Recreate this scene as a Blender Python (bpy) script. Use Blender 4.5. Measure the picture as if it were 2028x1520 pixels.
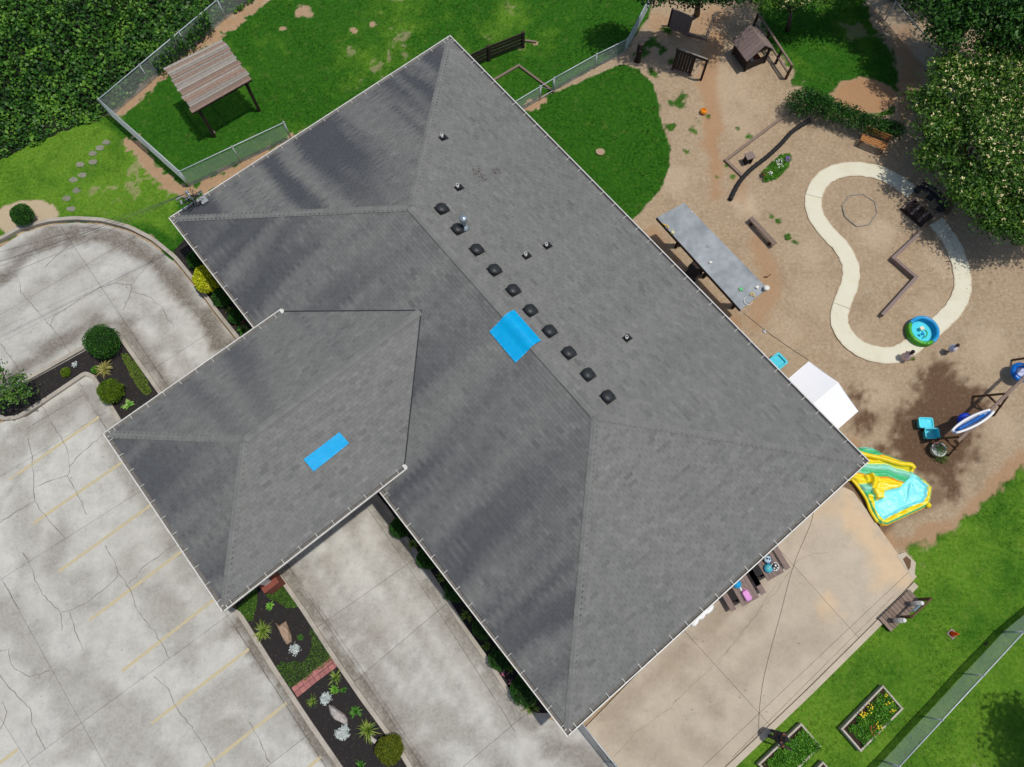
import bpy, bmesh, math, random
import numpy as np
from mathutils import Vector, Matrix
from mathutils.geometry import tessellate_polygon
random.seed(7); RNG = np.random.default_rng(11)
for o in list(bpy.data.objects): bpy.data.objects.remove(o)
SC = bpy.context.scene
COL = SC.collection
R = math.radians
# ---------------------------------------------------------------- camera, sky, sun, exposure
CAM_H, FPX, TILT, ROLL = 31.0, 1510.0, R(18.25), R(-0.5)
cd = bpy.data.cameras.new('camera'); cam = bpy.data.objects.new('camera', cd); COL.objects.link(cam)
cd.sensor_fit = 'HORIZONTAL'; cd.sensor_width = 36.0; cd.lens = FPX / 2028.0 * 36.0
cd.clip_start = 0.5; cd.clip_end = 6000
cam.matrix_world = Matrix.Translation((0, 0, CAM_H)) @ Matrix.Rotation(TILT, 4, 'X') @ Matrix.Rotation(ROLL, 4, 'Z')
SC.camera = cam
SUN_EL, SUN_AZ = R(75), R(-4)            # azimuth measured from +X towards +Y; the sun stands to the right of the photograph
W_ = bpy.data.worlds.new('World'); SC.world = W_; W_.use_nodes = True
wn = W_.node_tree.nodes; wl = W_.node_tree.links
bgn = wn['Background']; sky = wn.new('ShaderNodeTexSky'); sky.sky_type = 'NISHITA'; sky.sun_disc = False
sky.sun_elevation = SUN_EL; sky.sun_rotation = R(90) - SUN_AZ; sky.air_density = 1.0; sky.dust_density = 1.6
wl.new(sky.outputs[0], bgn.inputs[0]); bgn.inputs[1].default_value = 0.092
sd = bpy.data.lights.new('sun', 'SUN'); sd.energy = 2.7; sd.angle = R(1.2); sd.color = (1.0, 0.95, 0.88)
sun = bpy.data.objects.new('sun', sd); COL.objects.link(sun)
sdir = Vector((math.cos(SUN_EL) * math.cos(SUN_AZ), math.cos(SUN_EL) * math.sin(SUN_AZ), math.sin(SUN_EL)))
sun.rotation_euler = sdir.to_track_quat('Z', 'Y').to_euler(); sun.location = sdir * 60
SC.view_settings.view_transform = 'Standard'; SC.view_settings.look = 'None'
SC.view_settings.exposure = 0.0; SC.view_settings.gamma = 1.0; SC.view_settings.use_curve_mapping = False
SC.render.engine = 'CYCLES'

# ---------------------------------------------------------------- survey: photo point -> place on the level z
def G(px, py, z=0.0):
    x = (px - 1014) / FPX; y = -(py - 760) / FPX
    c, s = math.cos(ROLL), math.sin(ROLL); x, y = c * x - s * y, s * x + c * y
    dx, dy, dz = x, y * math.cos(TILT) + math.sin(TILT), y * math.sin(TILT) - math.cos(TILT)
    k = (CAM_H - z) / -dz
    return Vector((dx * k, dy * k, z))
def GL(pts, z=0.0): return [G(p[0], p[1], z) for p in pts]
# building frame: u along the long eave, v across
BC = Vector((-0.463, 11.340, 0)); BT = R(-51.167)
BU = Vector((math.cos(BT), math.sin(BT), 0)); BV = Vector((-BU.y, BU.x, 0))
def BF(u, v, z=0.0): return BC + BU * u + BV * v + Vector((0, 0, z))

# ---------------------------------------------------------------- smooth value noise
_T = RNG.random((256, 256))
def vnoise(x, y):
    x = np.asarray(x, float); y = np.asarray(y, float)
    xi = np.floor(x).astype(int); yi = np.floor(y).astype(int); fx = x - xi; fy = y - yi
    fx = fx * fx * (3 - 2 * fx); fy = fy * fy * (3 - 2 * fy)
    a = _T[xi % 256, yi % 256]; b = _T[(xi + 1) % 256, yi % 256]; c = _T[xi % 256, (yi + 1) % 256]; d = _T[(xi + 1) % 256, (yi + 1) % 256]
    return (a * (1 - fx) + b * fx) * (1 - fy) + (c * (1 - fx) + d * fx) * fy
def fbm(x, y, o=4):
    t = 0; a = .5; n = 0
    for i in range(o):
        t = t + a * vnoise(np.asarray(x) * 2 ** i + 17.3 * i, np.asarray(y) * 2 ** i + 9.1 * i); n += a; a *= .5
    return t / n
def sstep(a, b, x): t = np.clip((x - a) / (b - a), 0, 1); return t * t * (3 - 2 * t)
def sdf_line(X, Y, pts):
    d = np.full(np.shape(X), 1e9)
    for p, q in zip(pts[:-1], pts[1:]):
        ex, ey = q[0] - p[0], q[1] - p[1]; L = ex * ex + ey * ey + 1e-9
        t = np.clip(((X - p[0]) * ex + (Y - p[1]) * ey) / L, 0, 1)
        d = np.minimum(d, np.hypot(X - p[0] - t * ex, Y - p[1] - t * ey))
    return d
def inside(X, Y, pts):
    c = np.zeros(np.shape(X), bool); n = len(pts); j = n - 1
    for i in range(n):
        xi, yi, xj, yj = pts[i][0], pts[i][1], pts[j][0], pts[j][1]
        if yi != yj:
            c ^= ((yi > Y) != (yj > Y)) & (X < (xj - xi) * (Y - yi) / (yj - yi) + xi)
        j = i
    return c
def sdf_poly(X, Y, pts):
    d = sdf_line(X, Y, list(pts) + [pts[0]])
    return np.where(inside(X, Y, pts), -d, d)

# ---------------------------------------------------------------- materials
MATS = {}
def _ramp(nt, stops):
    r = nt.nodes.new('ShaderNodeValToRGB'); e = r.color_ramp.elements
    while len(e) < len(stops): e.new(0.5)
    for i, (p, c) in enumerate(stops): e[i].position = p; e[i].color = (*c, 1)
    return r
def _noise(nt, scale, detail=4, vec=None, rough=.6):
    n = nt.nodes.new('ShaderNodeTexNoise'); n.inputs['Scale'].default_value = scale; n.inputs['Detail'].default_value = detail
    n.inputs['Roughness'].default_value = rough
    if vec is not None: nt.links.new(vec, n.inputs['Vector'])
    return n
def _mix(nt, fac, a, b, mode='MIX'):
    m = nt.nodes.new('ShaderNodeMix'); m.data_type = 'RGBA'; m.blend_type = mode
    for sock, v in ((m.inputs[0], fac), (m.inputs[6], a), (m.inputs[7], b)):
        if hasattr(v, 'is_output'): nt.links.new(v, sock)
        elif isinstance(v, (int, float)): sock.default_value = v
        else: sock.default_value = (*v, 1) if len(v) == 3 else v
    return m.outputs[2]
def _math(nt, op, a, b=0.0, clamp=False):
    m = nt.nodes.new('ShaderNodeMath'); m.operation = op; m.use_clamp = clamp
    for s, v in ((m.inputs[0], a), (m.inputs[1], b)):
        if hasattr(v, 'is_output'): nt.links.new(v, s)
        else: s.default_value = v
    return m.outputs[0]
def _attr(nt, name):
    a = nt.nodes.new('ShaderNodeAttribute'); a.attribute_name = name; return a
def _base(name):
    m = bpy.data.materials.new(name); m.use_nodes = True; nt = m.node_tree
    b = nt.nodes['Principled BSDF']; geo = nt.nodes.new('ShaderNodeNewGeometry'); MATS[name] = m
    return m, nt, b, geo.outputs['Position']
def _bump(nt, b, h, dist, strength=1.0):
    bp = nt.nodes.new('ShaderNodeBump'); bp.inputs['Distance'].default_value = dist; bp.inputs['Strength'].default_value = strength
    nt.links.new(h, bp.inputs['Height']); nt.links.new(bp.outputs[0], b.inputs['Normal'])
def mat(name, c1, c2=None, scale=6.0, rough=.7, bump=0.0, bscale=None, metal=0.0, spec=.3, c3=None, tone=True, trans=0.0, sheen=0):
    """plain procedural surface: two or three colours mottled by noise; per-piece 'tone' lightens or darkens"""
    if name in MATS: return MATS[name]
    m, nt, b, pos = _base(name); c2 = c2 or tuple(x * .75 for x in c1)
    n = _noise(nt, scale, 5, pos); f = _math(nt, 'MULTIPLY_ADD', n.outputs[0], 2.4); f.node.inputs[2].default_value = -.7; f.node.use_clamp = True
    col = _mix(nt, f, c1, c2)
    if c3:
        n3 = _noise(nt, scale * .23, 3, pos); f3 = _math(nt, 'MULTIPLY_ADD', n3.outputs[0], 4.0); f3.node.inputs[2].default_value = -2.1; f3.node.use_clamp = True
        col = _mix(nt, f3, col, c3)
    if tone:
        t = _math(nt, 'ADD', _attr(nt, 'tone').outputs['Fac'], 1.0); col = _mix(nt, 1.0, col, t, 'MULTIPLY')
    nt.links.new(col, b.inputs['Base Color'])
    b.inputs['Roughness'].default_value = rough; b.inputs['Metallic'].default_value = metal; b.inputs['Specular IOR Level'].default_value = spec
    if trans:
        tr = nt.nodes.new('ShaderNodeBsdfTranslucent'); nt.links.new(col, tr.inputs[0]); ms = nt.nodes.new('ShaderNodeMixShader'); ms.inputs[0].default_value = trans
        nt.links.new(b.outputs[0], ms.inputs[1]); nt.links.new(tr.outputs[0], ms.inputs[2]); nt.links.new(ms.outputs[0], nt.nodes['Material Output'].inputs[0])
    if bump:
        nb = _noise(nt, bscale or scale * 4, 5, pos); _bump(nt, b, nb.outputs[0], bump)
    return m
def srgb(r, g, b):
    return tuple((x / 255 / 12.92 if x / 255 < .04045 else ((x / 255 + .055) / 1.055) ** 2.4) for x in (r, g, b))
def wood(name, c1, c2, scale=3, rough=.8):
    if name in MATS: return MATS[name]
    m, nt, b, pos = _base(name)
    tc = nt.nodes.new('ShaderNodeTexCoord'); n = _noise(nt, 9, 6, tc.outputs['Object'], .7); n2 = _noise(nt, 60, 3, tc.outputs['Object'])
    f = _math(nt, 'ADD', _math(nt, 'MULTIPLY', n.outputs[0], 1.6), _math(nt, 'MULTIPLY', n2.outputs[0], .5)); f2 = _math(nt, 'ADD', f, -.55, True)
    col = _mix(nt, f2, c1, c2); t = _math(nt, 'ADD', _attr(nt, 'tone').outputs['Fac'], 1.0); col = _mix(nt, 1.0, col, t, 'MULTIPLY')
    nt.links.new(col, b.inputs['Base Color']); b.inputs['Roughness'].default_value = rough; b.inputs['Specular IOR Level'].default_value = .2
    _bump(nt, b, n2.outputs[0], .004); return m

# ---------------------------------------------------------------- mesh builder
WM = {}                                        # object -> world matrix
class MB:
    def __init__(s): s.v = []; s.f = []; s.t = []; s.m = []; s.sm = []
    def add(s, vs, fs, tone=0.0, m=0, smooth=False):
        b = len(s.v); s.v.extend([tuple(p) for p in vs])
        for f in fs: s.f.append(tuple(b + i for i in f)); s.t.append(tone); s.m.append(m); s.sm.append(smooth)
        return s
    def box(s, c, size, M=None, tone=0.0, m=0, taper=1.0):
        hx, hy, hz = size[0] / 2, size[1] / 2, size[2] / 2; M = M or Matrix.Identity(3); c = Vector(c); vs = []
        for z in (-1, 1):
            k = taper if z > 0 else 1
            for x, y in ((-1, -1), (1, -1), (1, 1), (-1, 1)): vs.append(c + M @ Vector((x * hx * k, y * hy * k, z * hz)))
        return s.add(vs, [(0, 3, 2, 1), (4, 5, 6, 7), (0, 1, 5, 4), (1, 2, 6, 5), (2, 3, 7, 6), (3, 0, 4, 7)], tone, m)
    def beam(s, a, b, w, h, tone=0.0, m=0, up=(0, 0, 1)):
        a = Vector(a); b = Vector(b); x = (b - a); L = x.length; x.normalize(); up = Vector(up)
        y = up.cross(x)
        if y.length < 1e-4: y = Vector((0, 1, 0)).cross(x)
        y.normalize(); z = x.cross(y); M = Matrix((x, y, z)).transposed()
        return s.box((a + b) / 2, (L, w, h), M, tone, m)
    def tube(s, pts, r, n=6, tone=0.0, m=0, cap=True, smooth=True, closed=False):
        pts = [Vector(p) for p in pts]; k = len(pts); rs = r if hasattr(r, '__len__') else [r] * k; rings = []
        ref = None
        for i in range(k):
            if closed: d = pts[(i + 1) % k] - pts[i - 1]
            else: d = pts[min(i + 1, k - 1)] - pts[max(i - 1, 0)]
            d.normalize()
            if ref is None: ref = Vector((0, 0, 1)) if abs(d.z) < .9 else Vector((1, 0, 0))
            a = ref - d * ref.dot(d)
            if a.length < 1e-5: a = d.orthogonal()
            a.normalize(); ref = a; b = d.cross(a)
            rings.append([pts[i] + (a * math.cos(2 * math.pi * j / n) + b * math.sin(2 * math.pi * j / n)) * rs[i] for j in range(n)])
        vs = [p for rg in rings for p in rg]; fs = []
        for i in range(k if closed else k - 1):
            i2 = (i + 1) % k
            for j in range(n): fs.append((i * n + j, i * n + (j + 1) % n, i2 * n + (j + 1) % n, i2 * n + j))
        s.add(vs, fs, tone, m, smooth)
        if cap and not closed:
            b0 = len(s.v) - len(vs); s.f.append(tuple(b0 + j for j in reversed(range(n)))); s.t.append(tone); s.m.append(m); s.sm.append(False)
            s.f.append(tuple(b0 + (k - 1) * n + j for j in range(n))); s.t.append(tone); s.m.append(m); s.sm.append(False)
        return s
    def lathe(s, c, prof, n=16, tone=0.0, m=0, M=None, sx=1.0, sy=1.0, smooth=True):
        c = Vector(c); M = M or Matrix.Identity(3); vs = []; fs = []
        for r, z in prof:
            for j in range(n): a = 2 * math.pi * j / n; vs.append(c + M @ Vector((r * sx * math.cos(a), r * sy * math.sin(a), z)))
        for i in range(len(prof) - 1):
            for j in range(n): fs.append((i * n + j, i * n + (j + 1) % n, (i + 1) * n + (j + 1) % n, (i + 1) * n + j))
        s.add(vs, fs, tone, m, smooth)
        b0 = len(s.v) - len(vs)
        for row, rev in ((0, True), (len(prof) - 1, False)):
            if prof[row][0] > 1e-4:
                q = [b0 + row * n + j for j in range(n)]; s.f.append(tuple(reversed(q)) if rev else tuple(q)); s.t.append(tone); s.m.append(m); s.sm.append(False)
        return s
    def ball(s, c, r, n=14, tone=0.0, m=0, sz=1.0, jit=0.0, M=None):
        k = n // 2; prof = [(max(r * math.sin(math.pi * i / k), 1e-5), -r * sz * math.cos(math.pi * i / k)) for i in range(k + 1)]
        b0 = len(s.v); s.lathe(c, prof, n, tone, m, M)
        if jit:
            c = Vector(c)
            for i in range(b0, len(s.v)):
                p = Vector(s.v[i]) - c; q = p * (1 + jit * (float(vnoise(p.x * 4 / r + 3, p.y * 4 / r + p.z * 3 / r)) - .5)); s.v[i] = tuple(c + q)
        return s
    def prism(s, pts, z0, z1, tone=0.0, m=0):
        """pts: xy outline, any shape"""
        n = len(pts); ar = sum(pts[i][0] * pts[(i + 1) % n][1] - pts[(i + 1) % n][0] * pts[i][1] for i in range(n))
        if ar < 0: pts = list(reversed(pts))
        vs = [(p[0], p[1], z0) for p in pts] + [(p[0], p[1], z1) for p in pts]
        fs = [(i, (i + 1) % n, n + (i + 1) % n, n + i) for i in range(n)] + [tuple(n + i for i in range(n)), tuple(reversed(range(n)))]
        return s.add(vs, fs, tone, m)
    def build(s, name, mats, parent=None, world=True, origin=None, kind=None, col=None, loc=None):
        if not isinstance(mats, (list, tuple)): mats = [mats]
        vs = np.array(s.v, float).reshape(-1, 3)
        if world:
            if parent is not None:
                I = WM[parent].inverted(); A = np.array(I.to_3x3()); vs = vs @ A.T + np.array(I.translation)
            elif origin is None:
                origin = Vector((vs[:, 0].mean(), vs[:, 1].mean(), vs[:, 2].min()))
            if parent is None: vs = vs - np.array(origin)
            elif origin is not None:
                o2 = WM[parent].inverted() @ Vector(origin); vs = vs - np.array(o2); loc = o2
        me = bpy.data.meshes.new(name); me.from_pydata(vs.tolist(), [], s.f)
        for m_ in mats: me.materials.append(m_)
        me.polygons.foreach_set('material_index', s.m); me.polygons.foreach_set('use_smooth', s.sm)
        if any(s.t):
            a = me.attributes.new('tone', 'FLOAT', 'FACE'); a.data.foreach_set('value', s.t)
        me.update()
        o = bpy.data.objects.new(name, me); COL.objects.link(o); M = Matrix.Identity(4)
        if parent is not None:
            o.parent = parent
            if loc is not None: o.location = loc; M = Matrix.Translation(loc)
            WM[o] = WM[parent] @ M
        else:
            if world: o.location = origin
            elif loc is not None: o.location = loc
            WM[o] = Matrix.Translation(o.location)
        if kind: o['kind'] = kind
        return o
def thing(name, label, cat, loc=(0, 0, 0), rotz=0.0, group=None):
    o = bpy.data.objects.new(name, None); COL.objects.link(o); o.empty_display_size = .2
    o.location = loc; o.rotation_euler = (0, 0, rotz); o['label'] = label; o['category'] = cat
    if group: o['group'] = group
    WM[o] = Matrix.Translation(Vector(loc)) @ Matrix.Rotation(rotz, 4, 'Z'); return o
def tag(o, label, cat, group=None):
    o['label'] = label; o['category'] = cat
    if group: o['group'] = group
    return o
def dup(root, loc, rotz, label, scale=1.0):
    r = root.copy(); COL.objects.link(r); r.location = loc; r.rotation_euler = (0, 0, rotz); r['label'] = label; r.scale = (scale,) * 3
    for ch in list(root.children):
        c = ch.copy(); COL.objects.link(c); c.parent = r
        for g in ch.children: d = g.copy(); COL.objects.link(d); d.parent = c
    return r
def instance(src, name, parent, M):
    o = bpy.data.objects.new(name, src); COL.objects.link(o); o.parent = parent; o.matrix_local = M; return o
def rz(a): return Matrix.Rotation(a, 3, 'Z')
def yaw(a, b): d = Vector(b) - Vector(a); return math.atan2(d.y, d.x)
def quads(P, name, m, parent=None, tone=None, kind=None, origin=None):
    """P: (n,4,3) or (n,3,3) array of separate faces"""
    n, k = P.shape[0], P.shape[1]; me = bpy.data.meshes.new(name)
    off = np.zeros(3)
    if parent is not None: off = np.array(WM[parent].translation)
    elif origin is not None: off = np.array(origin)
    me.vertices.add(n * k); me.vertices.foreach_set('co', (P - off).reshape(-1))
    me.loops.add(n * k); me.loops.foreach_set('vertex_index', np.arange(n * k, dtype=np.int32))
    me.polygons.add(n); me.polygons.foreach_set('loop_start', np.arange(0, n * k, k, dtype=np.int32)); me.polygons.foreach_set('loop_total', np.full(n, k, np.int32))
    if tone is not None: a = me.attributes.new('tone', 'FLOAT', 'FACE'); a.data.foreach_set('value', np.asarray(tone, np.float32))
    me.materials.append(m); me.update(calc_edges=True)
    o = bpy.data.objects.new(name, me); COL.objects.link(o)
    if parent is not None: o.parent = parent; WM[o] = WM[parent].copy()
    else: o.location = off; WM[o] = Matrix.Translation(Vector(off))
    if kind: o['kind'] = kind
    return o
def leaf_quads(C, L, Wd, up=.6, fold=0.0, nrm=None):
    """one pointed leaf face at each centre C, mostly facing nrm or up, turned at random"""
    n = len(C); N = RNG.normal(size=(n, 3)); N /= np.linalg.norm(N, axis=1)[:, None]
    if nrm is None: nrm = np.tile([0, 0, 1.0], (n, 1))
    N = N * (1 - up) + nrm * up; N /= np.linalg.norm(N, axis=1)[:, None]
    D = RNG.normal(size=(n, 3)); D -= N * (D * N).sum(1)[:, None]; D /= np.linalg.norm(D, axis=1)[:, None]; S = np.cross(N, D)
    L = np.broadcast_to(L, (n,))[:, None]; Wd = np.broadcast_to(Wd, (n,))[:, None]
    return np.stack([C - D * L / 2, C + S * Wd / 2 - D * L * .08, C + D * L / 2, C - S * Wd / 2 - D * L * .08], 1)
# ================================================================ GROUND
XS = np.concatenate([[-1500, -400, -120, -60, -40, -32], np.arange(-28, 32.01, .12), [36, 44, 60, 120, 400, 1500]])
YS = np.concatenate([[-1500, -400, -120, -50, -25, -14], np.arange(-8, 40.01, .12), [44, 52, 70, 130, 400, 1500]])
def P2(pts): return [(p.x, p.y) for p in GL(pts)]
LAWN_UP = P2([(-400, 345), (-100, 320), (150, 236), (235, 226), (300, 165), (440, 62), (500, 20), (560, -15), (640, -60), (760, -200), (1330, -200), (1292, -20), (1283, 40), (1240, 100), (1180, 132), (1098, 178), (1000, 230), (900, 330), (700, 330), (330, 520), (300, 470), (200, 440), (120, 440), (40, 465), (-200, 570), (-400, 600)])
LAWN_KID = P2([(1000, 222), (1040, 205), (1100, 183), (1180, 148), (1235, 125), (1268, 137), (1295, 168), (1305, 210), (1312, 250), (1328, 290), (1327, 330), (1310, 375), (1280, 410), (1250, 440), (1200, 470), (1000, 300)])
LAWN_TR = P2([(1490, -120), (1495, 20), (1520, 85), (1555, 135), (1580, 165), (1596, 205), (1640, 225), (1700, 238), (1775, 235), (1792, 170), (1768, 100), (1722, 40), (1690, -120)])
LAWN_BR = P2([(2500, 700), (2028, 925), (1965, 985), (1905, 1028), (1850, 1075), (1800, 1085), (1780, 1150), (1700, 1240), (1420, 1520), (1300, 1650), (1300, 1900), (2700, 1900)])
LAWN_LEFT = P2([(-400, 700), (-400, 330), (150, 250), (200, 250), (255, 285), (300, 345), (345, 385), (345, 470), (300, 440), (150, 425), (40, 450)])
OVAL = (G(1712, 190), 1.50, 1.02)
def ground_masks(X, Y):
    n1 = fbm(X * .9, Y * .9, 4) - .5; n2 = fbm(X * 4 + 40, Y * 4, 4) - .5; n3 = fbm(X * .3 + 9, Y * .3 + 5, 3) - .5
    gr = np.zeros(X.shape)
    for poly, soft in ((LAWN_UP, .14), (LAWN_KID, .08), (LAWN_TR, .35), (LAWN_BR, .28)):
        gr = np.maximum(gr, sstep(soft, -soft, sdf_poly(X, Y, poly) + n2 * soft * 2.5 + n1 * soft * 1.2))
    far = np.maximum.reduce([np.abs(X) - 30, Y - 36, -6 - Y]); gr = np.where((far > 0) & ((X < -20) | (Y > 33) | (X > 24)), 1, gr)
    # bare clay oval, worn strips beside the fences, path of clay, thin grass
    ov = np.hypot((X - OVAL[0].x) / OVAL[1], (Y - OVAL[0].y) / OVAL[2]) + n2 * .35
    clay = sstep(1.15, .9, ov); gr = gr * (1 - clay)
    for pts, w in (([(240, 222), (345, 125), (420, 75), (510, 8), (545, -40)], .36), ([(262, 285), (300, 335), (345, 372), (375, 383), (480, 335), (600, 268)], .40), ([(1075, 197), (1020, 224)], .2), ([(1788, 60), (1800, 150), (1790, 235)], .55)):
        d = sdf_line(X, Y, P2(pts)) + n2 * .8 + n1 * .35
        m = sstep(w, w * .35, d); clay = np.maximum(clay, m * .62); gr = gr * (1 - m * .92)
    thin = sstep(.10, .22, n1 + n2 * .6) * sstep(.03, .16, n3); gr = gr * (1 - .38 * thin * (np.abs(X) < 28) * sstep(-.1, .3, sdf_poly(X, Y, LAWN_KID)))
    for (px, py, r) in ((470, 20, .8), (600, 25, .5), (700, 60, .25), (1060, 85, .15), (560, 58, .2), (740, 50, .25), (270, 300, .3), (210, 200, .2)):
        p = G(px, py); d = np.hypot(X - p.x, Y - p.y) + n2 * r * 1.6; m = sstep(r, r * .5, d); gr = gr * (1 - .8 * m); clay = np.maximum(clay, .5 * m)
    # grass tufts creeping into the playground soil
    soil_weeds = np.zeros(X.shape)
    for (px, py, r) in ((1290, 85, .5), (1320, 60, .4), (1310, 100, .4), (1340, 205, .4), (1300, 215, .35), (1350, 190, .3), (1375, 260, .25), (1385, 240, .2), (1460, 255, .18), (1295, 145, .4), (1270, 105, .5), (1540, 440, .2), (1527, 432, .2), (1455, 350, .22), (1440, 330, .15), (1570, 160, .4), (1760, 700, .1), (1330, 120, .35), (1405, 230, .2), (1360, 300, .2), (1330, 250, .3), (1300, 280, .2), (1420, 350, .15), (1575, 480, .15), (1480, 270, .2)):
        p = G(px, py); soil_weeds = np.maximum(soil_weeds, sstep(1, .2, (np.hypot(X - p.x, Y - p.y)) / (r * 1.35) + n2 * 1.8) * .85)
    gr = np.maximum(gr, soil_weeds)
    for pts, w, k in (([(1415, 70), (1400, 160), (1412, 260), (1420, 380)], .55, .8), ([(1500, 480), (1530, 560), (1500, 640)], .6, .65), ([(1420, 30), (1380, 60), (1300, 50)], .9, .55), ([(1290, 480), (1380, 590), (1440, 640)], .7, .8), ([(1690, 890), (1720, 1000), (1770, 1080), (1860, 1060), (1950, 980), (2040, 905), (2100, 870)], .55, .7), ([(1440, 320), (1480, 420)], .4, .4)):
        d = sdf_line(X, Y, P2(pts)) + n1 * 1.0 + n2 * .4; clay = np.maximum(clay, k * sstep(w, w * .2, d))
    sand = np.zeros(X.shape)
    for (px, py, rx, k) in ((1480, 410, .75, 1), (1450, 170, 1.6, .5), (1620, 600, 1.2, .35), (1745, 460, 1.0, .7), (1860, 520, .9, .6), (1700, 680, 1.0, .3), (1470, 240, 1.2, .4), (1600, 500, 1.0, .4), (1830, 600, 1.2, .4), (1950, 700, 1.3, .5), (1340, 350, 1.0, .5), (1650, 800, .8, .4), (1980, 850, 1.0, .5), (1560, 660, 1.2, .4), (1720, 780, 1.0, .5), (1860, 900, .6, .3)):
        p = G(px, py); sand = np.maximum(sand, k * sstep(1.2, .3, np.hypot(X - p.x, Y - p.y) / rx + n1 * 1.6 + n2 * .8))
    wet = np.zeros(X.shape)
    for poly in ([(1828, 735), (1850, 715), (1885, 728), (1905, 760), (1945, 775), (1960, 800), (1930, 900), (1895, 930), (1900, 985), (1885, 985), (1860, 955), (1830, 935), (1770, 905), (1740, 900), (1745, 880), (1775, 850), (1765, 825), (1800, 800), (1820, 770)], [(1685, 775), (1700, 765), (1716, 775), (1710, 800), (1728, 830), (1720, 850), (1700, 848), (1690, 835), (1700, 815), (1685, 795)]):
        wet = np.maximum(wet, sstep(.42, -.38, sdf_poly(X, Y, P2(poly)) + n2 * 1.3 + n1 * .4))
    wet = np.maximum(wet, .7 * sstep(.5, .1, sdf_line(X, Y, P2([(1690, 960), (1735, 1050), (1800, 1000), (1850, 985)])) + n1))
    straw = sstep(.06, -.06, np.hypot((X - G(52, 430).x) / 1.3, (Y - G(52, 430).y) / .78) * 1.1 - 1.25 + n2 * .25); gr = gr * (1 - straw * .9)
    pale = sstep(.35, -.1, sdf_poly(X, Y, LAWN_LEFT)) * .8 + sstep(.3, -.3, sdf_poly(X, Y, LAWN_BR)) * .85 + n3 * 1.1 + n1 * .9
    pale = pale - .5 * sstep(.2, -.1, sdf_poly(X, Y, LAWN_KID))
    for (px, py, r, k) in ((150, 285, 1.6, .5), (1000, 40, 1.4, .5), (820, 40, 1.2, .35), (700, 130, 1.5, .25), (60, 300, 1.2, .4)):
        p = G(px, py); pale = pale + k * sstep(1, .2, np.hypot(X - p.x, Y - p.y) / r + n2)
    return gr, clay, sand, wet, straw, np.clip(pale, -.4, 1.3)
PAVED = [P2([(-300, 470), (0, 475), (60, 447), (150, 436), (250, 452), (345, 510), (420, 610), (500, 700), (700, 920), (760, 990), (880, 1180), (1040, 1400), (1140, 1440), (1500, 1130), (1690, 950), (1812, 1130), (1780, 1200), (1420, 1520), (1300, 1700), (-300, 1700)])]
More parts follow.
